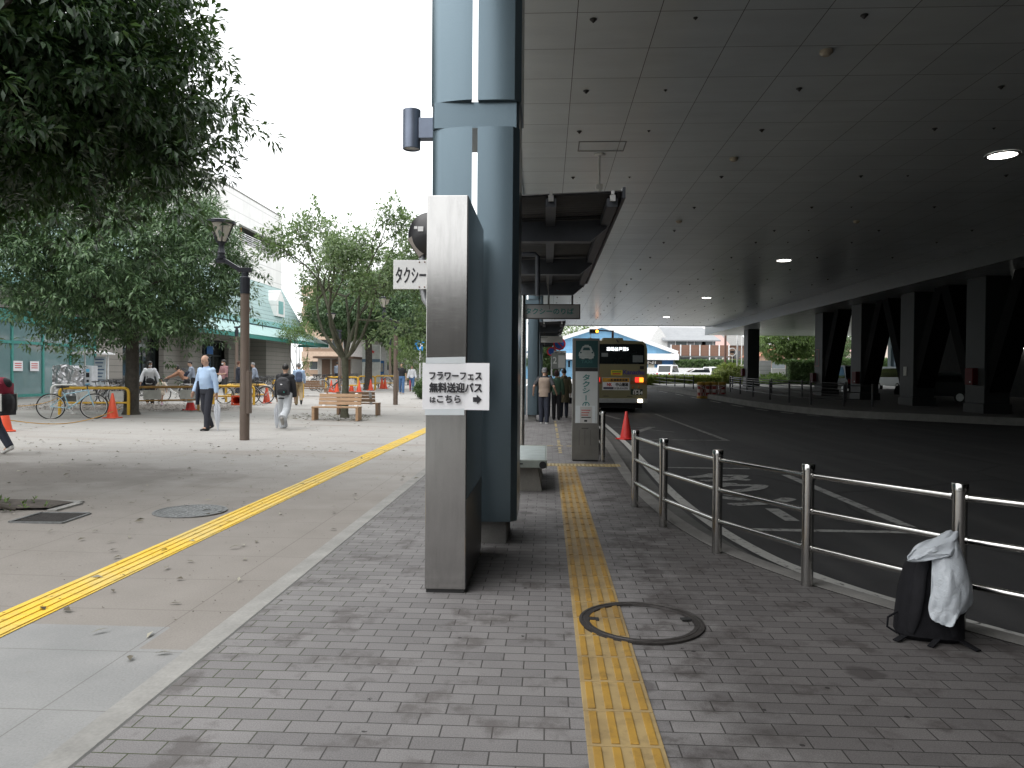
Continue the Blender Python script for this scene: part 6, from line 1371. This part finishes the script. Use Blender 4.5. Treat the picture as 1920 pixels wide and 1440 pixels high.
# man in the pale blue shirt
pm = ground(388, 807); t, I1 = person('balding man in pale blue shirt and dark trousers walking with a clear umbrella', pm, R(-22), 1.74, ((9, 6), (-2, 24)), ((-6, 13, 6), (2, 14, 22)), 2, (16, -10), 1.13, dict(m=LBLUE, belly=.022, loose=.016), dict(m=CL('charcoal trousers', (.025, .027, .038)), loose=.012), SHB, 'bald', None, False, .010, True)
def umbrella(label, hand, L=.86, m=None, tip=(0, 0, 0), hm=None):
    t = thing('umbrella', label, 'umbrella', hand); q = mb(m); seg = 16; tp = V(tip)+V((0, 0, -L+.12)); ax = tp.normalized()
    prof = [(.012, .10), (.035, .16), (.075, .26), (.055, .55), (.022, .72), (.010, .80)]; a, b_ = frame_of(ax); vs = []; fs = []
    for r, s_ in prof:
        for k in range(seg): th = 6.283*k/seg; rr = r*(1 if k % 2 else .62); vs.append(ax*s_+a*rr*math.cos(th)+b_*rr*math.sin(th))
    for i in range(len(prof)-1):
        for k in range(seg): k2 = (k+1) % seg; fs.append((i*seg+k, i*seg+k2, (i+1)*seg+k2, (i+1)*seg+k))
    q.add(vs, fs, True); o = q.build('cover', t)
    mb(GALV).tube([ax*-.02, ax*(L-.02)], .006, 8).build('shaft', t); mb(hm or mat('brown handle', (.25, .12, .05))).tube([ax*.06, V((0, 0, 0)), V((0, -.02, .05)), V((0, -.06, .06)), V((0, -.08, .03))], .012, 8).build('handle', t); return t
def m_clear(name, col, al):
    m, nt, b = mat0(name); b.inputs['Base Color'].default_value = (*col, 1); b.inputs['Roughness'].default_value = .2; b.inputs['Alpha'].default_value = al; return m
CLEAR = m_clear('clear vinyl', (.70, .73, .78), .55)
umbrella('folded clear umbrella hanging from the hand of the balding man', I1['L'], .86, CLEAR, (.05, -.05, 0))
t = thing('jacket', 'dark jacket draped over the arm of the balding man', 'jacket', I1['elR']); q = mb(NAVY); dv = I1['Rh']-I1['elR']
q.tube([V((.03, .02, .10)), V((.02, 0, -.05)), dv*.5+V((.06, .02, -.15)), dv*.7+V((.07, .03, -.32))], [(.03, .06), (.055, .085), (.045, .095), (.03, .08)], 14); remesh(q, 'cloth', .012, t, 4)
# boy with the black backpack
pb = ground(534, 804); t, I2 = person('boy in a black hooded top and pale grey trousers seen from behind', pb, R(184), 1.62, ((14, 4), (-22, 42)), ((6, 10, 8), (-2, 10, 8)), 3, (6, 0), 1.0, dict(m=BLACKC, hood=1, loose=.03, name='hooded_top', hem=-.06), dict(m=GREYP_, loose=.03, flare=.018), SHG, 'short', None, False, .011, True)
k = rucksack('backpack', 'bulging black backpack on the back of the boy in the hooded top', I2, R(184), .33, .46, .18, GREYBL, BLACKC, -.0, 4)
mb(MASKW).ball((.015, .093, .06), (.028, .006, .014)).build('logo', k); mb(mat('teal tag', (.05, .4, .35))).ball((-.06, .125, -.125), (.012, .006, .018)).build('tag', k)
umbrella('folded clear umbrella carried low by the boy in black', I2['L'], .80, CLEAR, (-.03, .08, 0), BLK)
# older man in front of the boy
po = ground(560, 760); t, I3 = person('grey haired man in light blue shirt and khaki trousers walking away', po, R(200), 1.68, ((12, 6), (-18, 30)), ((0, 10, 14), (14, 10, 24)), 4, (4, 10), 1.0, dict(m=LBLUE, loose=.016), dict(m=KHAKI, loose=.012), SHB, 'short', HAIRG, False, .013)
rucksack('backpack', 'slate blue backpack worn by the grey haired man in khaki trousers', I3, R(200), .28, .42, .14, CL('slate blue cloth', (.09, .12, .20)))
# woman in white with the little girl
pw = ground(281, 759); t, I4 = person('masked woman in a white blouse looking down at the little girl', pw, R(28), 1.64, ((10, 8), (-12, 16)), ((4, 24, 6), (10, 22, 8)), 4, (16, 28), .95, dict(m=WHT, loose=.030, hem=-.05, name='blouse'), dict(m=BLACKC, loose=.014), SHG, 'long', None, True, .013)
t = thing('shoulder_bag', 'black bag hanging at the hip of the masked woman in white', 'bag', I4['c0']+V((.10, -.17, .05))); q = mb(BLACKC); q.ball((0, 0, 0), (.15, .06, .11)); q.box((0, 0, -.02), (.27, .09, .15)); remesh(q, 'pouch', .012, t, 3); mb(BLACKC).tube([(-.12, 0, .05), (-.10, .06, .30), (-.17, .14, .50)], .010, 8).build('strap', t)
t = thing('tote_bag', 'long dark tote bag on the shoulder of the masked woman', 'bag', I4['sh']+V((-.26, -.03, -.42))); q = mb(NAVYB); q.box((0, 0, 0), (.16, .10, .42)); q.ball((0, 0, .16), (.07, .05, .12)); remesh(q, 'sack', .014, t, 4); mb(NAVYB).tube([(0, 0, .22), (.03, .01, .36), (.08, .02, .44)], .014, 8).build('strap', t)
pg = ground(303, 759); person('little girl in a cream dress and lilac boots stepping beside the barrier', pg, R(8), 1.02, ((14, 8), (-8, 22)), ((8, 26, 10), (8, 24, 12)), 2, (6, -6), 1.05, dict(m=CREAMC, loose=.02, sleeve=.5, hem=-.06, name='dress_top'), dict(m=CREAMC, skirt=.16), LILAC, 'bowl', None, False, .011)
# woman bending over a bicycle
pn = ground(350, 752); t, I5 = person('woman in a tan brown top bending over a parked bicycle', pn, R(-80), 1.6, ((12, 10), (-8, 10)), ((55, 6, 10), (60, 6, 12)), 38, (10, 0), 1.0, dict(m=BROWNC, loose=.02), dict(m=BLACKC, loose=.014), SHB, 'bob', None, False, .013)
rucksack('shoulder_pack', 'navy pack slung on the back of the woman bending over a bicycle', I5, R(-80), .26, .36, .13, NAVYB, None, -.05, 38)
pv = ground(362, 748); person('person in a blue top partly hidden behind the bending woman', pv, R(-60), 1.66, ((6, 6), (-6, 8)), ((20, 8, 20), (20, 8, 20)), 10, (10, 0), 1.0, dict(m=GREYB, loose=.02), dict(m=BLACKC), SHB, 'short', None, False, .014)
pk = ground(421, 748); t, I6 = person('masked man in a dusty pink open shirt holding a white bag', pk, R(-30), 1.72, ((4, 4), (-4, 8)), ((14, 10, 70), (10, 10, 75)), 2, (10, -24), 1.05, dict(m=PINKC, loose=.022, sleeve=.55), dict(m=GREYBL), SHB, 'short', None, True, .013)
t = thing('carrier_bag', 'white carrier bag in the hand of the man in pink', 'bag', I6['L']+V((0, 0, -.17))); q = mb(WHT); q.ball((0, 0, -.02), (.09, .06, .16)); q.tube([(0, 0, .1), (0, 0, .18)], .02); remesh(q, 'sack', .012, t, 3)
pd = ground(447, 749); person('person in a dark navy jacket mostly hidden by the lamp post', pd, R(120), 1.66, ((4, 4), (-6, 8)), ((4, 8, 10), (4, 8, 10)), 2, (0, 0), 1.0, dict(m=NAVY, loose=.02), dict(m=NAVY), SHB, 'short', CL('reddish hair', (.10, .04, .025)), False, .014)
pe = ground(481, 744); person('old grey man in a grey blue shirt behind the bicycles', pe, R(-70), 1.62, ((4, 4), (-6, 8)), ((4, 8, 20), (4, 8, 20)), 14, (8, 0), 1.0, dict(m=GREYB, loose=.016), dict(m=GREYBL), SHB, 'short', HAIRG, False, .014)
pc = ground(753, 739); person('man in a black polo shirt and jeans walking towards the camera', pc, R(6), 1.74, ((10, 6), (-10, 14)), ((4, 10, 10), (-4, 10, 10)), 0, (2, 0), 1.05, dict(m=BLACKC, sleeve=.4, loose=.014), dict(m=DENIM, loose=.012), SHG, 'short', None, False, .013)
ph = ground(772, 734); t, I7 = person('woman in a white top and jeans walking beside the man in black', ph, R(10), 1.62, ((14, 6), (-12, 20)), ((4, 14, 16), (4, 14, 16)), 0, (0, 8), .95, dict(m=WHT, loose=.024), dict(m=DENIM, loose=.012), SHB, 'bob', None, False, .013)
t = thing('red_umbrella', 'rolled red umbrella between the man in black and the woman in white', 'umbrella', (ground(762, 737)+I7['sh'])/2+V((.1, -.3, -.15))); mb(mat('red nylon', (.45, .04, .05), .5)).lathe([(.01, -.42), (.03, -.2), (.05, .1), (.02, .25)], seg=12).build('cover', t); mb(BLK).tube([(0, 0, -.5), (0, 0, .36), (.03, 0, .40)], .008).build('shaft', t)
pq = ground(632, 722); person('distant person in grey behind the lamp post left of the street tree', pq, R(170), 1.68, ((6, 6), (-8, 10)), ((4, 8, 10), (4, 8, 10)), 2, (0, 0), 1.0, dict(m=GREYB, loose=.02), dict(m=NAVY), SHB, 'short', None, False, .016)
# person with the crimson bag at the left edge
pr = ground(-27, 851); t, I8 = person('person cut by the left edge of the photo, only heel and trouser showing', pr, R(-92), 1.60, ((14, 8), (-20, 12)), ((10, 8, 20), (10, 8, 20)), 6, (4, 0), 1.0, dict(m=NAVY, loose=.018), dict(m=NAVY, loose=.012), SHW, 'short', None, False, .013)
c = onY(4, 745, pr.y); t = thing('roll_top_bag', 'crimson and black roll top backpack with a white pocket at the left edge', 'backpack', c, R(-92)); q = mb(REDBAG)
q.ball((0, 0, .16), (.17, .13, .17), 18, 12); q.box((0, -.02, .12), (.30, .22, .22)); remesh(q, 'red_top', .012, t, 3)
q = mb(BLACKC); q.box((0, -.01, -.12), (.32, .26, .34)); q.ball((0, .02, -.1), (.17, .16, .2)); q.ball((0, .02, .22), (.10, .14, .10)); remesh(q, 'lower_body', .012, t, 4)
q = mb(CL('white pocket cloth', (.55, .57, .53))); q.box((.168, .02, -.08), (.012, .22, .28), 0, 0, 0); q.box((-.168, .02, -.08), (.012, .22, .28)); q.build('pocket', t, .004); q = mb(BLACKC)
for s in (-1, 1): q.tube([(s*.09, -.12, .2), (s*.09, -.2, .18), (s*.1, -.24, 0), (s*.1, -.13, -.2)], .014, 8)
q.build('strap', t)
# the queue under the canopy
pf = flat(1020, 794); person('man in a grey cap and beige vest with hands on hips in the queue', pf, R(172), 1.64, ((3, 4), (-2, 4)), ((-22, 26, 62), (-20, 26, 66)), 2, (4, 8), 1.08, dict(m=GREYBL, sleeve=.42, loose=.014, vest=BEIGEC), dict(m=NAVY, loose=.016), SHW, 'cap', HAIRG, False, .011, True)
pi_ = flat(1023, 782); person('dark haired person standing just beyond the man in the cap', pi_, R(186), 1.66, ((3, 4), (-2, 4)), ((4, 8, 14), (4, 8, 14)), 0, (0, 0), .95, dict(m=BLACKC, loose=.016), dict(m=BLACKC), SHB, 'short', None, False, .013)
pj = flat(1043, 787); person('woman in a dull green top and black trousers in the queue', pj, R(175), 1.58, ((2, 3), (-3, 4)), ((8, 8, 60), (8, 10, 16)), 0, (6, 0), .95, dict(m=GREENC, loose=.02), dict(m=BLACKC, loose=.008), SHB, 'bob', CL('dark red brown hair', (.035, .015, .014)), False, .012)
pl_ = flat(1057, 783); t, I9 = person('person in a long hooded olive coat at the right of the queue', pl_, R(182), 1.62, ((2, 3), (-4, 5)), ((2, 8, 10), (4, 8, 10)), 0, (4, 0), 1.05, dict(m=OLIVE, loose=.024, hem=-.22, hood=1, name='coat'), dict(m=NAVY), SHB, 'short', None, False, .012)
t = thing('handbag', 'small dark handbag held by the person in the olive coat', 'bag', I9['Rh']+V((0, 0, -.18))); q = mb(BLACKC); q.box((0, 0, 0), (.10, .22, .2)); remesh(q, 'bag_body', .012, t, 2); mb(BLACKC).tube([(0, -.07, .09), (0, -.04, .19), (0, .04, .19), (0, .07, .09)], .008).build('handle', t)
# ================================================================== bicycles
def bicycle(label, base, rz, frame_m, city=False, group='parked bicycles'):
    t = thing('bicycle', label, 'bicycle', base, rz, group); r = .335; wb = 1.03; fx_, rx_ = wb/2, -wb/2
    for x in (rx_, fx_):
        q = mb(TYR).tube([(x+r*math.cos(a), 0, r+r*math.sin(a)) for a in np.arange(36)*6.2832/36], .017, 8, closed=True); w_ = q.build('wheel', t)
        q = mb(mat('bright rim', (.62, .62, .60), .3, .6)).tube([(x+(r-.022)*math.cos(a), 0, r+(r-.022)*math.sin(a)) for a in np.arange(36)*6.2832/36], (.009), 6, closed=True); q.build('rim', w_)
        q = mb(GALV); q.tube([(x, -.045, r), (x, .045, r)], .02, 10)
        for k_ in range(20): a = 6.2832*k_/20; b2 = a+(.5 if k_ % 2 else -.5); q.tube([(x+.02*math.cos(b2), .03*(-1)**(k_//2), r+.02*math.sin(b2)), (x+(r-.025)*math.cos(a), 0, r+(r-.025)*math.sin(a))], .0016, 4, cap=False)
        q.build('spokes', w_)
    bb = V((-.08, 0, .285)); st_ = V((-.22, 0, .72)); hd = V((.36, 0, .80)); hl_ = V((.395, 0, .68)); f1 = V((fx_, 0, r)); r1 = V((rx_, 0, r))
    q = mb(frame_m)
    if city: q.tube([hl_+V((-.0, 0, .02)), V((.1, 0, .42)), bb+V((.03, 0, .06))], .02, 10); q.tube([hl_-V((.005, 0, .04)), V((.06, 0, .33)), bb], .02, 10)
    else: q.tube([hd+V((.01, 0, -.02)), st_-V((-.01, 0, .06))], .016, 10); q.tube([hl_, bb], .02, 10)
    q.tube([bb, st_], .016, 10); q.tube([hd, hl_], .02, 10)
    for s in (-1, 1): q.tube([bb+V((0, s*.03, 0)), r1+V((0, s*.055, 0))], .010, 8); q.tube([st_+V((.02, s*.015, -.09)), r1+V((0, s*.055, 0))], .008, 8)
    q.build('frame', t); q = mb(frame_m if not city else mat('steel fork', (.4, .4, .4), .35, .6))
    for s in (-1, 1): q.tube([hl_+V((.005, s*.03, -.0)), hl_+V((.06, s*.05, -.18)), f1+V((0, s*.05, 0))], .011, 8)
    q.tube([hl_+V((.005, -.035, 0)), hl_+V((.005, .035, 0))], .015, 8); q.build('fork', t)
    q = mb(BLK); q.tube([hd, hd+V((-.02, 0, .10))], .014, 8)
    if city: q.tube([hd+V((-.28, .27, .10)), hd+V((-.12, .26, .13)), hd+V((-.0, .12, .12)), hd+V((-.0, -.12, .12)), hd+V((-.12, -.26, .13)), hd+V((-.28, -.27, .10))], .013, 8)
    else: q.tube([hd+V((-.04, -.29, .12)), hd+V((.03, -.08, .12)), hd+V((.03, .08, .12)), hd+V((-.04, .29, .12))], .013, 8).tube([hd+V((.0, .2, .12)), hd+V((.07, .24, .09))], .007).tube([hd+V((.0, -.2, .12)), hd+V((.07, -.24, .09))], .007)
    q.build('handlebar', t)
    q = mb(BLK); q.tube([st_, st_+V((-.035, 0, .12))], .013, 8); q.ball(st_+V((-.08, 0, .14)), (.11, .07, .03)); q.tube([st_+V((-.05, 0, .145)), st_+V((.14, 0, .15))], [.04, .02], 10); q.build('saddle', t)
    q = mb(mat('bright rim', (.62, .62, .6))); q.tube([bb+V((.085*math.cos(a), -.045, .085*math.sin(a))) for a in np.arange(20)*.31416], .008, 6, closed=True); q.tube([bb+V((0, -.065, 0)), bb+V((.11, -.07, -.13))], .012, 8).tube([bb+V((0, .065, 0)), bb+V((-.11, .07, .13))], .012, 8); q.box(bb+V((.115, -.12, -.135)), (.09, .09, .025)).box(bb+V((-.115, .12, .135)), (.09, .09, .025)); q.build('crankset', t)
    mb(BLK).tube([r1+V((.06, .06, -.02)), r1+V((-.05, .16, -.33))], .009, 6).build('kickstand', t)
    if city:
        q = mb(mat('dark wire basket', (.05, .05, .052), .5, .4)); bx_, bz_ = .60, .70
        for z in (.0, .06, .12, .18, .24): e = .12+.05*z/.24; q.tube([(bx_-e, -e*1.25, bz_+z), (bx_+e, -e*1.25, bz_+z), (bx_+e, e*1.25, bz_+z), (bx_-e, e*1.25, bz_+z)], .006, 5, closed=True)
        for k_ in range(24):
            a = 6.2832*k_/24; cx_, sy_ = math.cos(a), math.sin(a); k2 = max(abs(cx_), abs(sy_)); cx_, sy_ = cx_/k2, sy_/k2; q.tube([(bx_+cx_*.12, sy_*.15, bz_), (bx_+cx_*.17, sy_*.2125, bz_+.24)], .004, 4, cap=False)
        q.bx(bx_-.12, bx_+.12, -.15, .15, bz_-.004, bz_+.002); q.build('basket', t)
        q = mb(mat('steel mudguard', (.35, .35, .36), .35, .6))
        for x, a0, a1 in ((rx_, .1, 2.9), (fx_, .5, 2.7)): q.tube([(x+(r+.035)*math.cos(a), 0, r+(r+.035)*math.sin(a)) for a in np.linspace(a0, a1, 14)], [(.004, .028)]*14 if False else [.016]*14, 6)
        q.build('mudguard', t)
        q = mb(GALV)
        for s in (-1, 1): q.tube([(-.3, s*.06, .74), (-.78, s*.06, .72), r1+V((0, s*.06, 0))], .007, 6)
        for k_ in range(4): q.tube([(-.38-.11*k_, -.06, .735), (-.38-.11*k_, .06, .735)], .006, 6)
        q.build('rear_rack', t)
    return t
bf = (ground(98, 785)+ground(174, 785))/2
bicycle('pale blue sports bicycle parked by the yellow barrier, facing right', bf, math.atan2((ground(174, 785)-ground(98, 785)).y, (ground(174, 785)-ground(98, 785)).x), mat('pale blue frame paint', (.30, .47, .54), .35, .1, .03), False, None)
CB = [(190, 758, 70, 0, 'black city bicycle in the rack beside the grey ticket machine'), (205, 757, 80, 0, 'city bicycle with a dark basket, second from the ticket machine'), (219, 757, 75, 1, 'silver city bicycle in the rack, third from the ticket machine'), (232, 757, 84, 0, 'dark city bicycle right beside the trunk of the round tree'),
      (328, 753, 175, 2, 'white city bicycle held by the bending woman'), (268, 756, 60, 0, 'dark city bicycle behind the masked woman in white'),
      (446, 757, 8, 1, 'city bicycle with pale wheels behind the barrier beside the lamp post'), (474, 756, 185, 0, 'dark city bicycle behind the same barrier, close to the cone'), (506, 745, 150, 0, 'dark city bicycle left of the boy in black'), (461, 742, 100, 0, 'dark city bicycle in front of the old grey man'), (494, 738, 80, 0, 'dark city bicycle under the pale siding'),
      (560, 738, 100, 0, 'dark city bicycle beyond the man in khaki'), (600, 732, 60, 1, 'silver bicycle in the far cluster, left of the distant lamp'), (612, 731, 70, 2, 'white bicycle in the far cluster, nearest the distant lamp'), (590, 730, 95, 0, 'dark bicycle at the left of the far cluster'), (654, 727, 70, 1, 'silver bicycle glimpsed right of the street tree trunk'), (622, 736, 20, 0, 'dark bicycle behind the first of the far barriers'), (712, 726, 170, 0, 'dark bicycle behind the last far barrier'), (727, 726, 175, 2, 'white bicycle behind the last far barrier beside the lamp pole'), (742, 722, 100, 1, 'silver bicycle past the lamp pole by the couple')]
city0 = None; FB = [mat('black frame paint', (.02, .02, .022), .35), mat('silver frame paint', (.42, .43, .44), .35, .5), mat('white frame paint', (.65, .65, .64), .35)]
for px, py, a, ci, lab in CB:
    p = ground(px, py)
    if city0 is None: city0 = bicycle(lab, p, R(a), FB[0], True, 'parked city bicycles')
    else: dup(city0, p, R(a), lab, None, None, {'black frame paint': FB[ci]} if ci else None)
# ================================================================== barriers, cones, machines
YP = mat('yellow pipe paint', (.68, .40, .035), .4, 0, .08, 5); YPB = mat('rusted yellow pipe', (.38, .21, .05), .55, 0, .25, 9); WPP = mat('white pipe paint', (.72, .72, .70), .4)
BOARD = mat('weathered white board', (.55, .54, .50), .6)
def barrier(label, a, b_, h=.8, m=YP, plates=(), r=.038, lower=True):
    a, b_ = V(a), V(b_); L = (b_-a).length; t = thing('pipe_barrier', label, 'barrier', (a+b_)/2, math.atan2((b_-a).y, (b_-a).x), 'pipe barriers on the plaza'); l = L/2; c = .14
    q = mb(m); arc = lambda s: [(s*(l-c+c*math.sin(k*.3142)), 0, h-c+c*math.cos(k*.3142)) for k in range(6)]
    q.tube([(-l, 0, -.05)]+arc(-1)[::-1]+arc(1)+[(l, 0, -.05)], r, 12); q.build('arch', t)
    if lower: q = mb(m); q.tube([(-l, 0, h*.45), (l, 0, h*.45)], r*.7, 10); q.build('lower_rail', t)
    for x0, x1 in plates: mb(BOARD).bx(x0*l, x1*l, -.02, .02, h*.50, h*.88).build('board', t, .004)
    return t
gg = lambda *p: ground(*p)
barrier('bright yellow pipe barrier behind the blue bicycle', gg(112, 778), gg(241, 778), .80, YP, ((-.42, .02), (.45, .85)), .045)
barrier('white pipe hoop behind the rear wheel of the blue bicycle', gg(97, 768), gg(146, 766), .80, WPP, (), .05, False)
barrier('rusty yellow barrier with two boards right of the round tree', gg(257, 772), gg(372, 770), .80, YPB, ((-.8, -.25), (.38, .95)), .04)
barrier('yellow barrier passing behind the nearest lamp post, left of two', gg(400, 758), gg(476, 759), .72, YP, (), .05)
barrier('yellow barrier passing behind the nearest lamp post, right of two', gg(424, 754), gg(501, 755), .72, YP, (), .05)
barrier('yellow barrier just right of the man in khaki trousers', gg(512, 744), gg(568, 746), .80, YP, (), .05)
barrier('far yellow barrier with a white board, left of the street tree trunk', gg(611, 735), gg(671, 735), .85, YP, ((-.8, -.3), (.3, .75)), .05)
barrier('middle yellow barrier of the far row, before the round topped tree', gg(672, 731), gg(703, 731), .85, YP, ((.1, .6),), .05)
barrier('last yellow barrier of the far row beside the lamp pole', gg(704, 729), gg(741, 729), .85, YP, (), .05)
def m_cone(name, c): m = mat(name, c, .45, 0, .06, 5); return m
CONEM = m_cone('orange red cone plastic', (.72, .085, .03)); CONER = m_cone('red cone plastic', (.62, .035, .03)); STRIPE = mat('white cone band', (.75, .75, .75), .45)
def cone(label, p, m=None, stripe=False, first=None):
    if first: return dup(first, p, rnd.uniform(0, 1.5), label, None, None, {'orange red cone plastic': m} if m else None)
    t = thing('traffic_cone', label, 'cone', p, 0, 'traffic cones')
    mb(CONEM).lathe([(.155, .03), (.15, .05), (.028, .69), (.022, .70), (0, .70)], seg=24, cap=False).build('cone_body', t); q = mb(CONEM); q.box((0, 0, .016), (.38, .38, .032)); q.build('base', t, .012); return t
c0_ = cone('bright orange cone at the right end of the yellow barrier by the bicycle', gg(211, 784)); CN = [(500, 756, 'orange cone by the end of the barrier left of the boy'), (621, 735, 'first orange cone of the far row, left of the trunk'), (631, 736, 'orange cone half hidden behind the distant lamp pole'), (659, 734, 'orange cone just right of the street tree trunk'), (673, 735, 'orange cone between the first and middle far barriers'), (695, 732, 'orange cone under the middle far barrier'), (716, 729, 'left of the last two orange cones of the far row'), (722, 729, 'right of the last two orange cones of the far row'), (546, 744, 'orange cone behind the boy with the backpack'), (8, 809, 'orange cone cut by the left edge below the crimson bag')]
for px, py, lab in CN: cone(lab, gg(px, py), None, False, c0_)
p = flat(1174, 824, -.15); cone('tall red cone standing on the road behind the bus', p, CONER, False, c0_)
t = thing('banded_cone', 'red cone with a white band behind the walking man', 'cone', gg(357, 769)); mb(CONER).lathe([(.155, .03), (.15, .05), (.11, .26)], seg=24, cap=False).lathe([(.082, .40), (.028, .69), (0, .70)], seg=24, cap=False).build('cone_body', t); mb(STRIPE).lathe([(.11, .26), (.083, .40)], seg=24, cap=False).build('band', t); q = mb(CONER); q.box((0, 0, .016), (.38, .38, .032)); q.build('base', t)
p = gg(443, 760); t = thing('toppled_cone', 'toppled orange cone showing its square base beside the lamp post', 'cone', p+V((0, 0, .19)), R(12)); AX = Matrix.Rotation(R(-90), 3, 'X')
mb(CONEM).lathe([(.155, .03), (.15, .05), (.028, .69), (0, .70)], (0, 0, 0), 24, True, AX, cap=False).build('cone_body', t); q = mb(CONEM); 
for a in ((-.19, .19, .13, .19), (-.19, .19, -.19, -.13), (-.19, -.13, -.13, .13), (.13, .19, -.13, .13)): q.bx(a[0], a[1], 0, .03, a[2], a[3])
q.build('base', t)
tag(mb(YP).lathe([(.035, 0), (.035, .74), (0, .76)], gg(2, 809), 14).build('yellow_stake'), 'yellow stake in front of the orange cone at the left edge', 'post')
q = mb(mat('orange rope', (.55, .30, .06), .7)); A_, B_, C_ = gg(8, 808)+V((0, 0, .25)), gg(225, 783)+V((0, 0, .25)), gg(112, 778)+V((0, 0, .35))
q.tube([A_+(B_-A_)*(k/16)-V((0, 0, .24*math.sin(math.pi*k/16))) for k in range(17)], .011, 6); q.tube([A_+V((.1, .2, .28))+(C_-A_)*(k/10)*.98-V((0, 0, .10*math.sin(math.pi*k/10))) for k in range(11)], .009, 6); tag(q.build('rope'), 'thin orange rope sagging from the left edge past the blue bicycle', 'rope')
# machines by the shop front
p = gg(168, 752); t = thing('ticket_machine', 'grey parking ticket machine with blue labels beside the shop front', 'machine', p)
mb(mat('pale machine grey', (.50, .52, .54), .45)).bx(-.22, .22, -.2, .2, 0, 1.45).build('cabinet', t, .01); q = mb(mat('panel plate', (.42, .44, .46))); q.bx(-.07, .16, -.2015, -.2005, .45, 1.36); q.use(mat('sky blue label', (.12, .42, .62))); q.bx(-.02, .12, -.206, -.201, 1.2, 1.32).bx(-.05, .14, -.206, -.201, .62, .72); q.use(BLK); q.bx(-.02, .12, -.208, -.201, .98, 1.16).bx(.0, .1, -.208, -.201, .78, .88); q.use(REDL); q.bx(.08, .12, -.206, -.201, .48, .52); q.build('control_panel', t)
p = gg(134, 752); t = thing('covered_machine', 'machine wrapped in crinkled silver sheeting behind the blue bicycle', 'machine', p)
def m_foil():
    m, nt, b = mat0('silver sheeting'); b.inputs['Base Color'].default_value = (.5, .5, .51, 1); b.inputs['Metallic'].default_value = .85; b.inputs['Roughness'].default_value = .3
    v = coords(nt); bump(nt, b, noise(nt, v, 1.8, 4, .55, 1.2), 1.0, .35); return m
q = mb(m_foil()); nx, nz = 40, 40; g = np.random.default_rng(9); vs = []
def fold(a, b_): return .09*abs(math.sin(1.9*a+.7*b_+.9*math.sin(1.1*b_)))+.05*abs(math.sin(3.3*a-1.4*b_))+.012*math.sin(7*b_+4*a)
for j in range(nz+1):
    for i in range(nx+1):
        u_, v_ = i/nx, j/nz; x = (u_-.5)*1.25; e = max(0, abs(u_-.5)-.40)/.1; vs.append((x*(1-.05*e), -.38+.30*e-fold(u_*4, v_*3), .25+v_*1.22-.03*math.sin(u_*9)))
fs = [(j*(nx+1)+i, j*(nx+1)+i+1, (j+1)*(nx+1)+i+1, (j+1)*(nx+1)+i) for j in range(nz) for i in range(nx)]; q.add(vs, fs, True); q.bx(-.6, .6, -.1, .3, .2, 1.46); q.build('sheeting', t); mb(GREYP).bx(-.55, .55, -.1, .3, 0, .199).build('base', t)
p = gg(176, 748); t = thing('machine_shelter', 'small white flat roofed shelter over the parking machines', 'shelter', p); SHW_ = mat('white shelter steel', (.68, .68, .68), .5)
q = mb(SHW_); q.prism([(-.75, 1.93), (.15, 2.02), (.65, 1.93), (.65, 1.99), (.15, 2.09), (-.75, 2.0)], -.5, .5, Matrix.Rotation(R(90), 4, 'X')); q.build('roof', t); q = mb(SHW_)
for x in (-.6, ): q.tube([(x, .3, 0), (x, .3, 1.95)], .035)
q.tube([(.45, .3, 0), (.45, .3, 1.95)], .035); q.build('post', t); mb(mat('notice grey', (.48, .52, .55), .5)).bx(-.12, .40, .2, .24, .55, 1.85).build('notice_board', t)
q = mb(mat('navy print', (.05, .10, .2)));
for k in range(7): q.bx(-.06, .34-.05*(k % 3), .194, .199, 1.70-.15*k, 1.75-.15*k)
q.build('print', t)
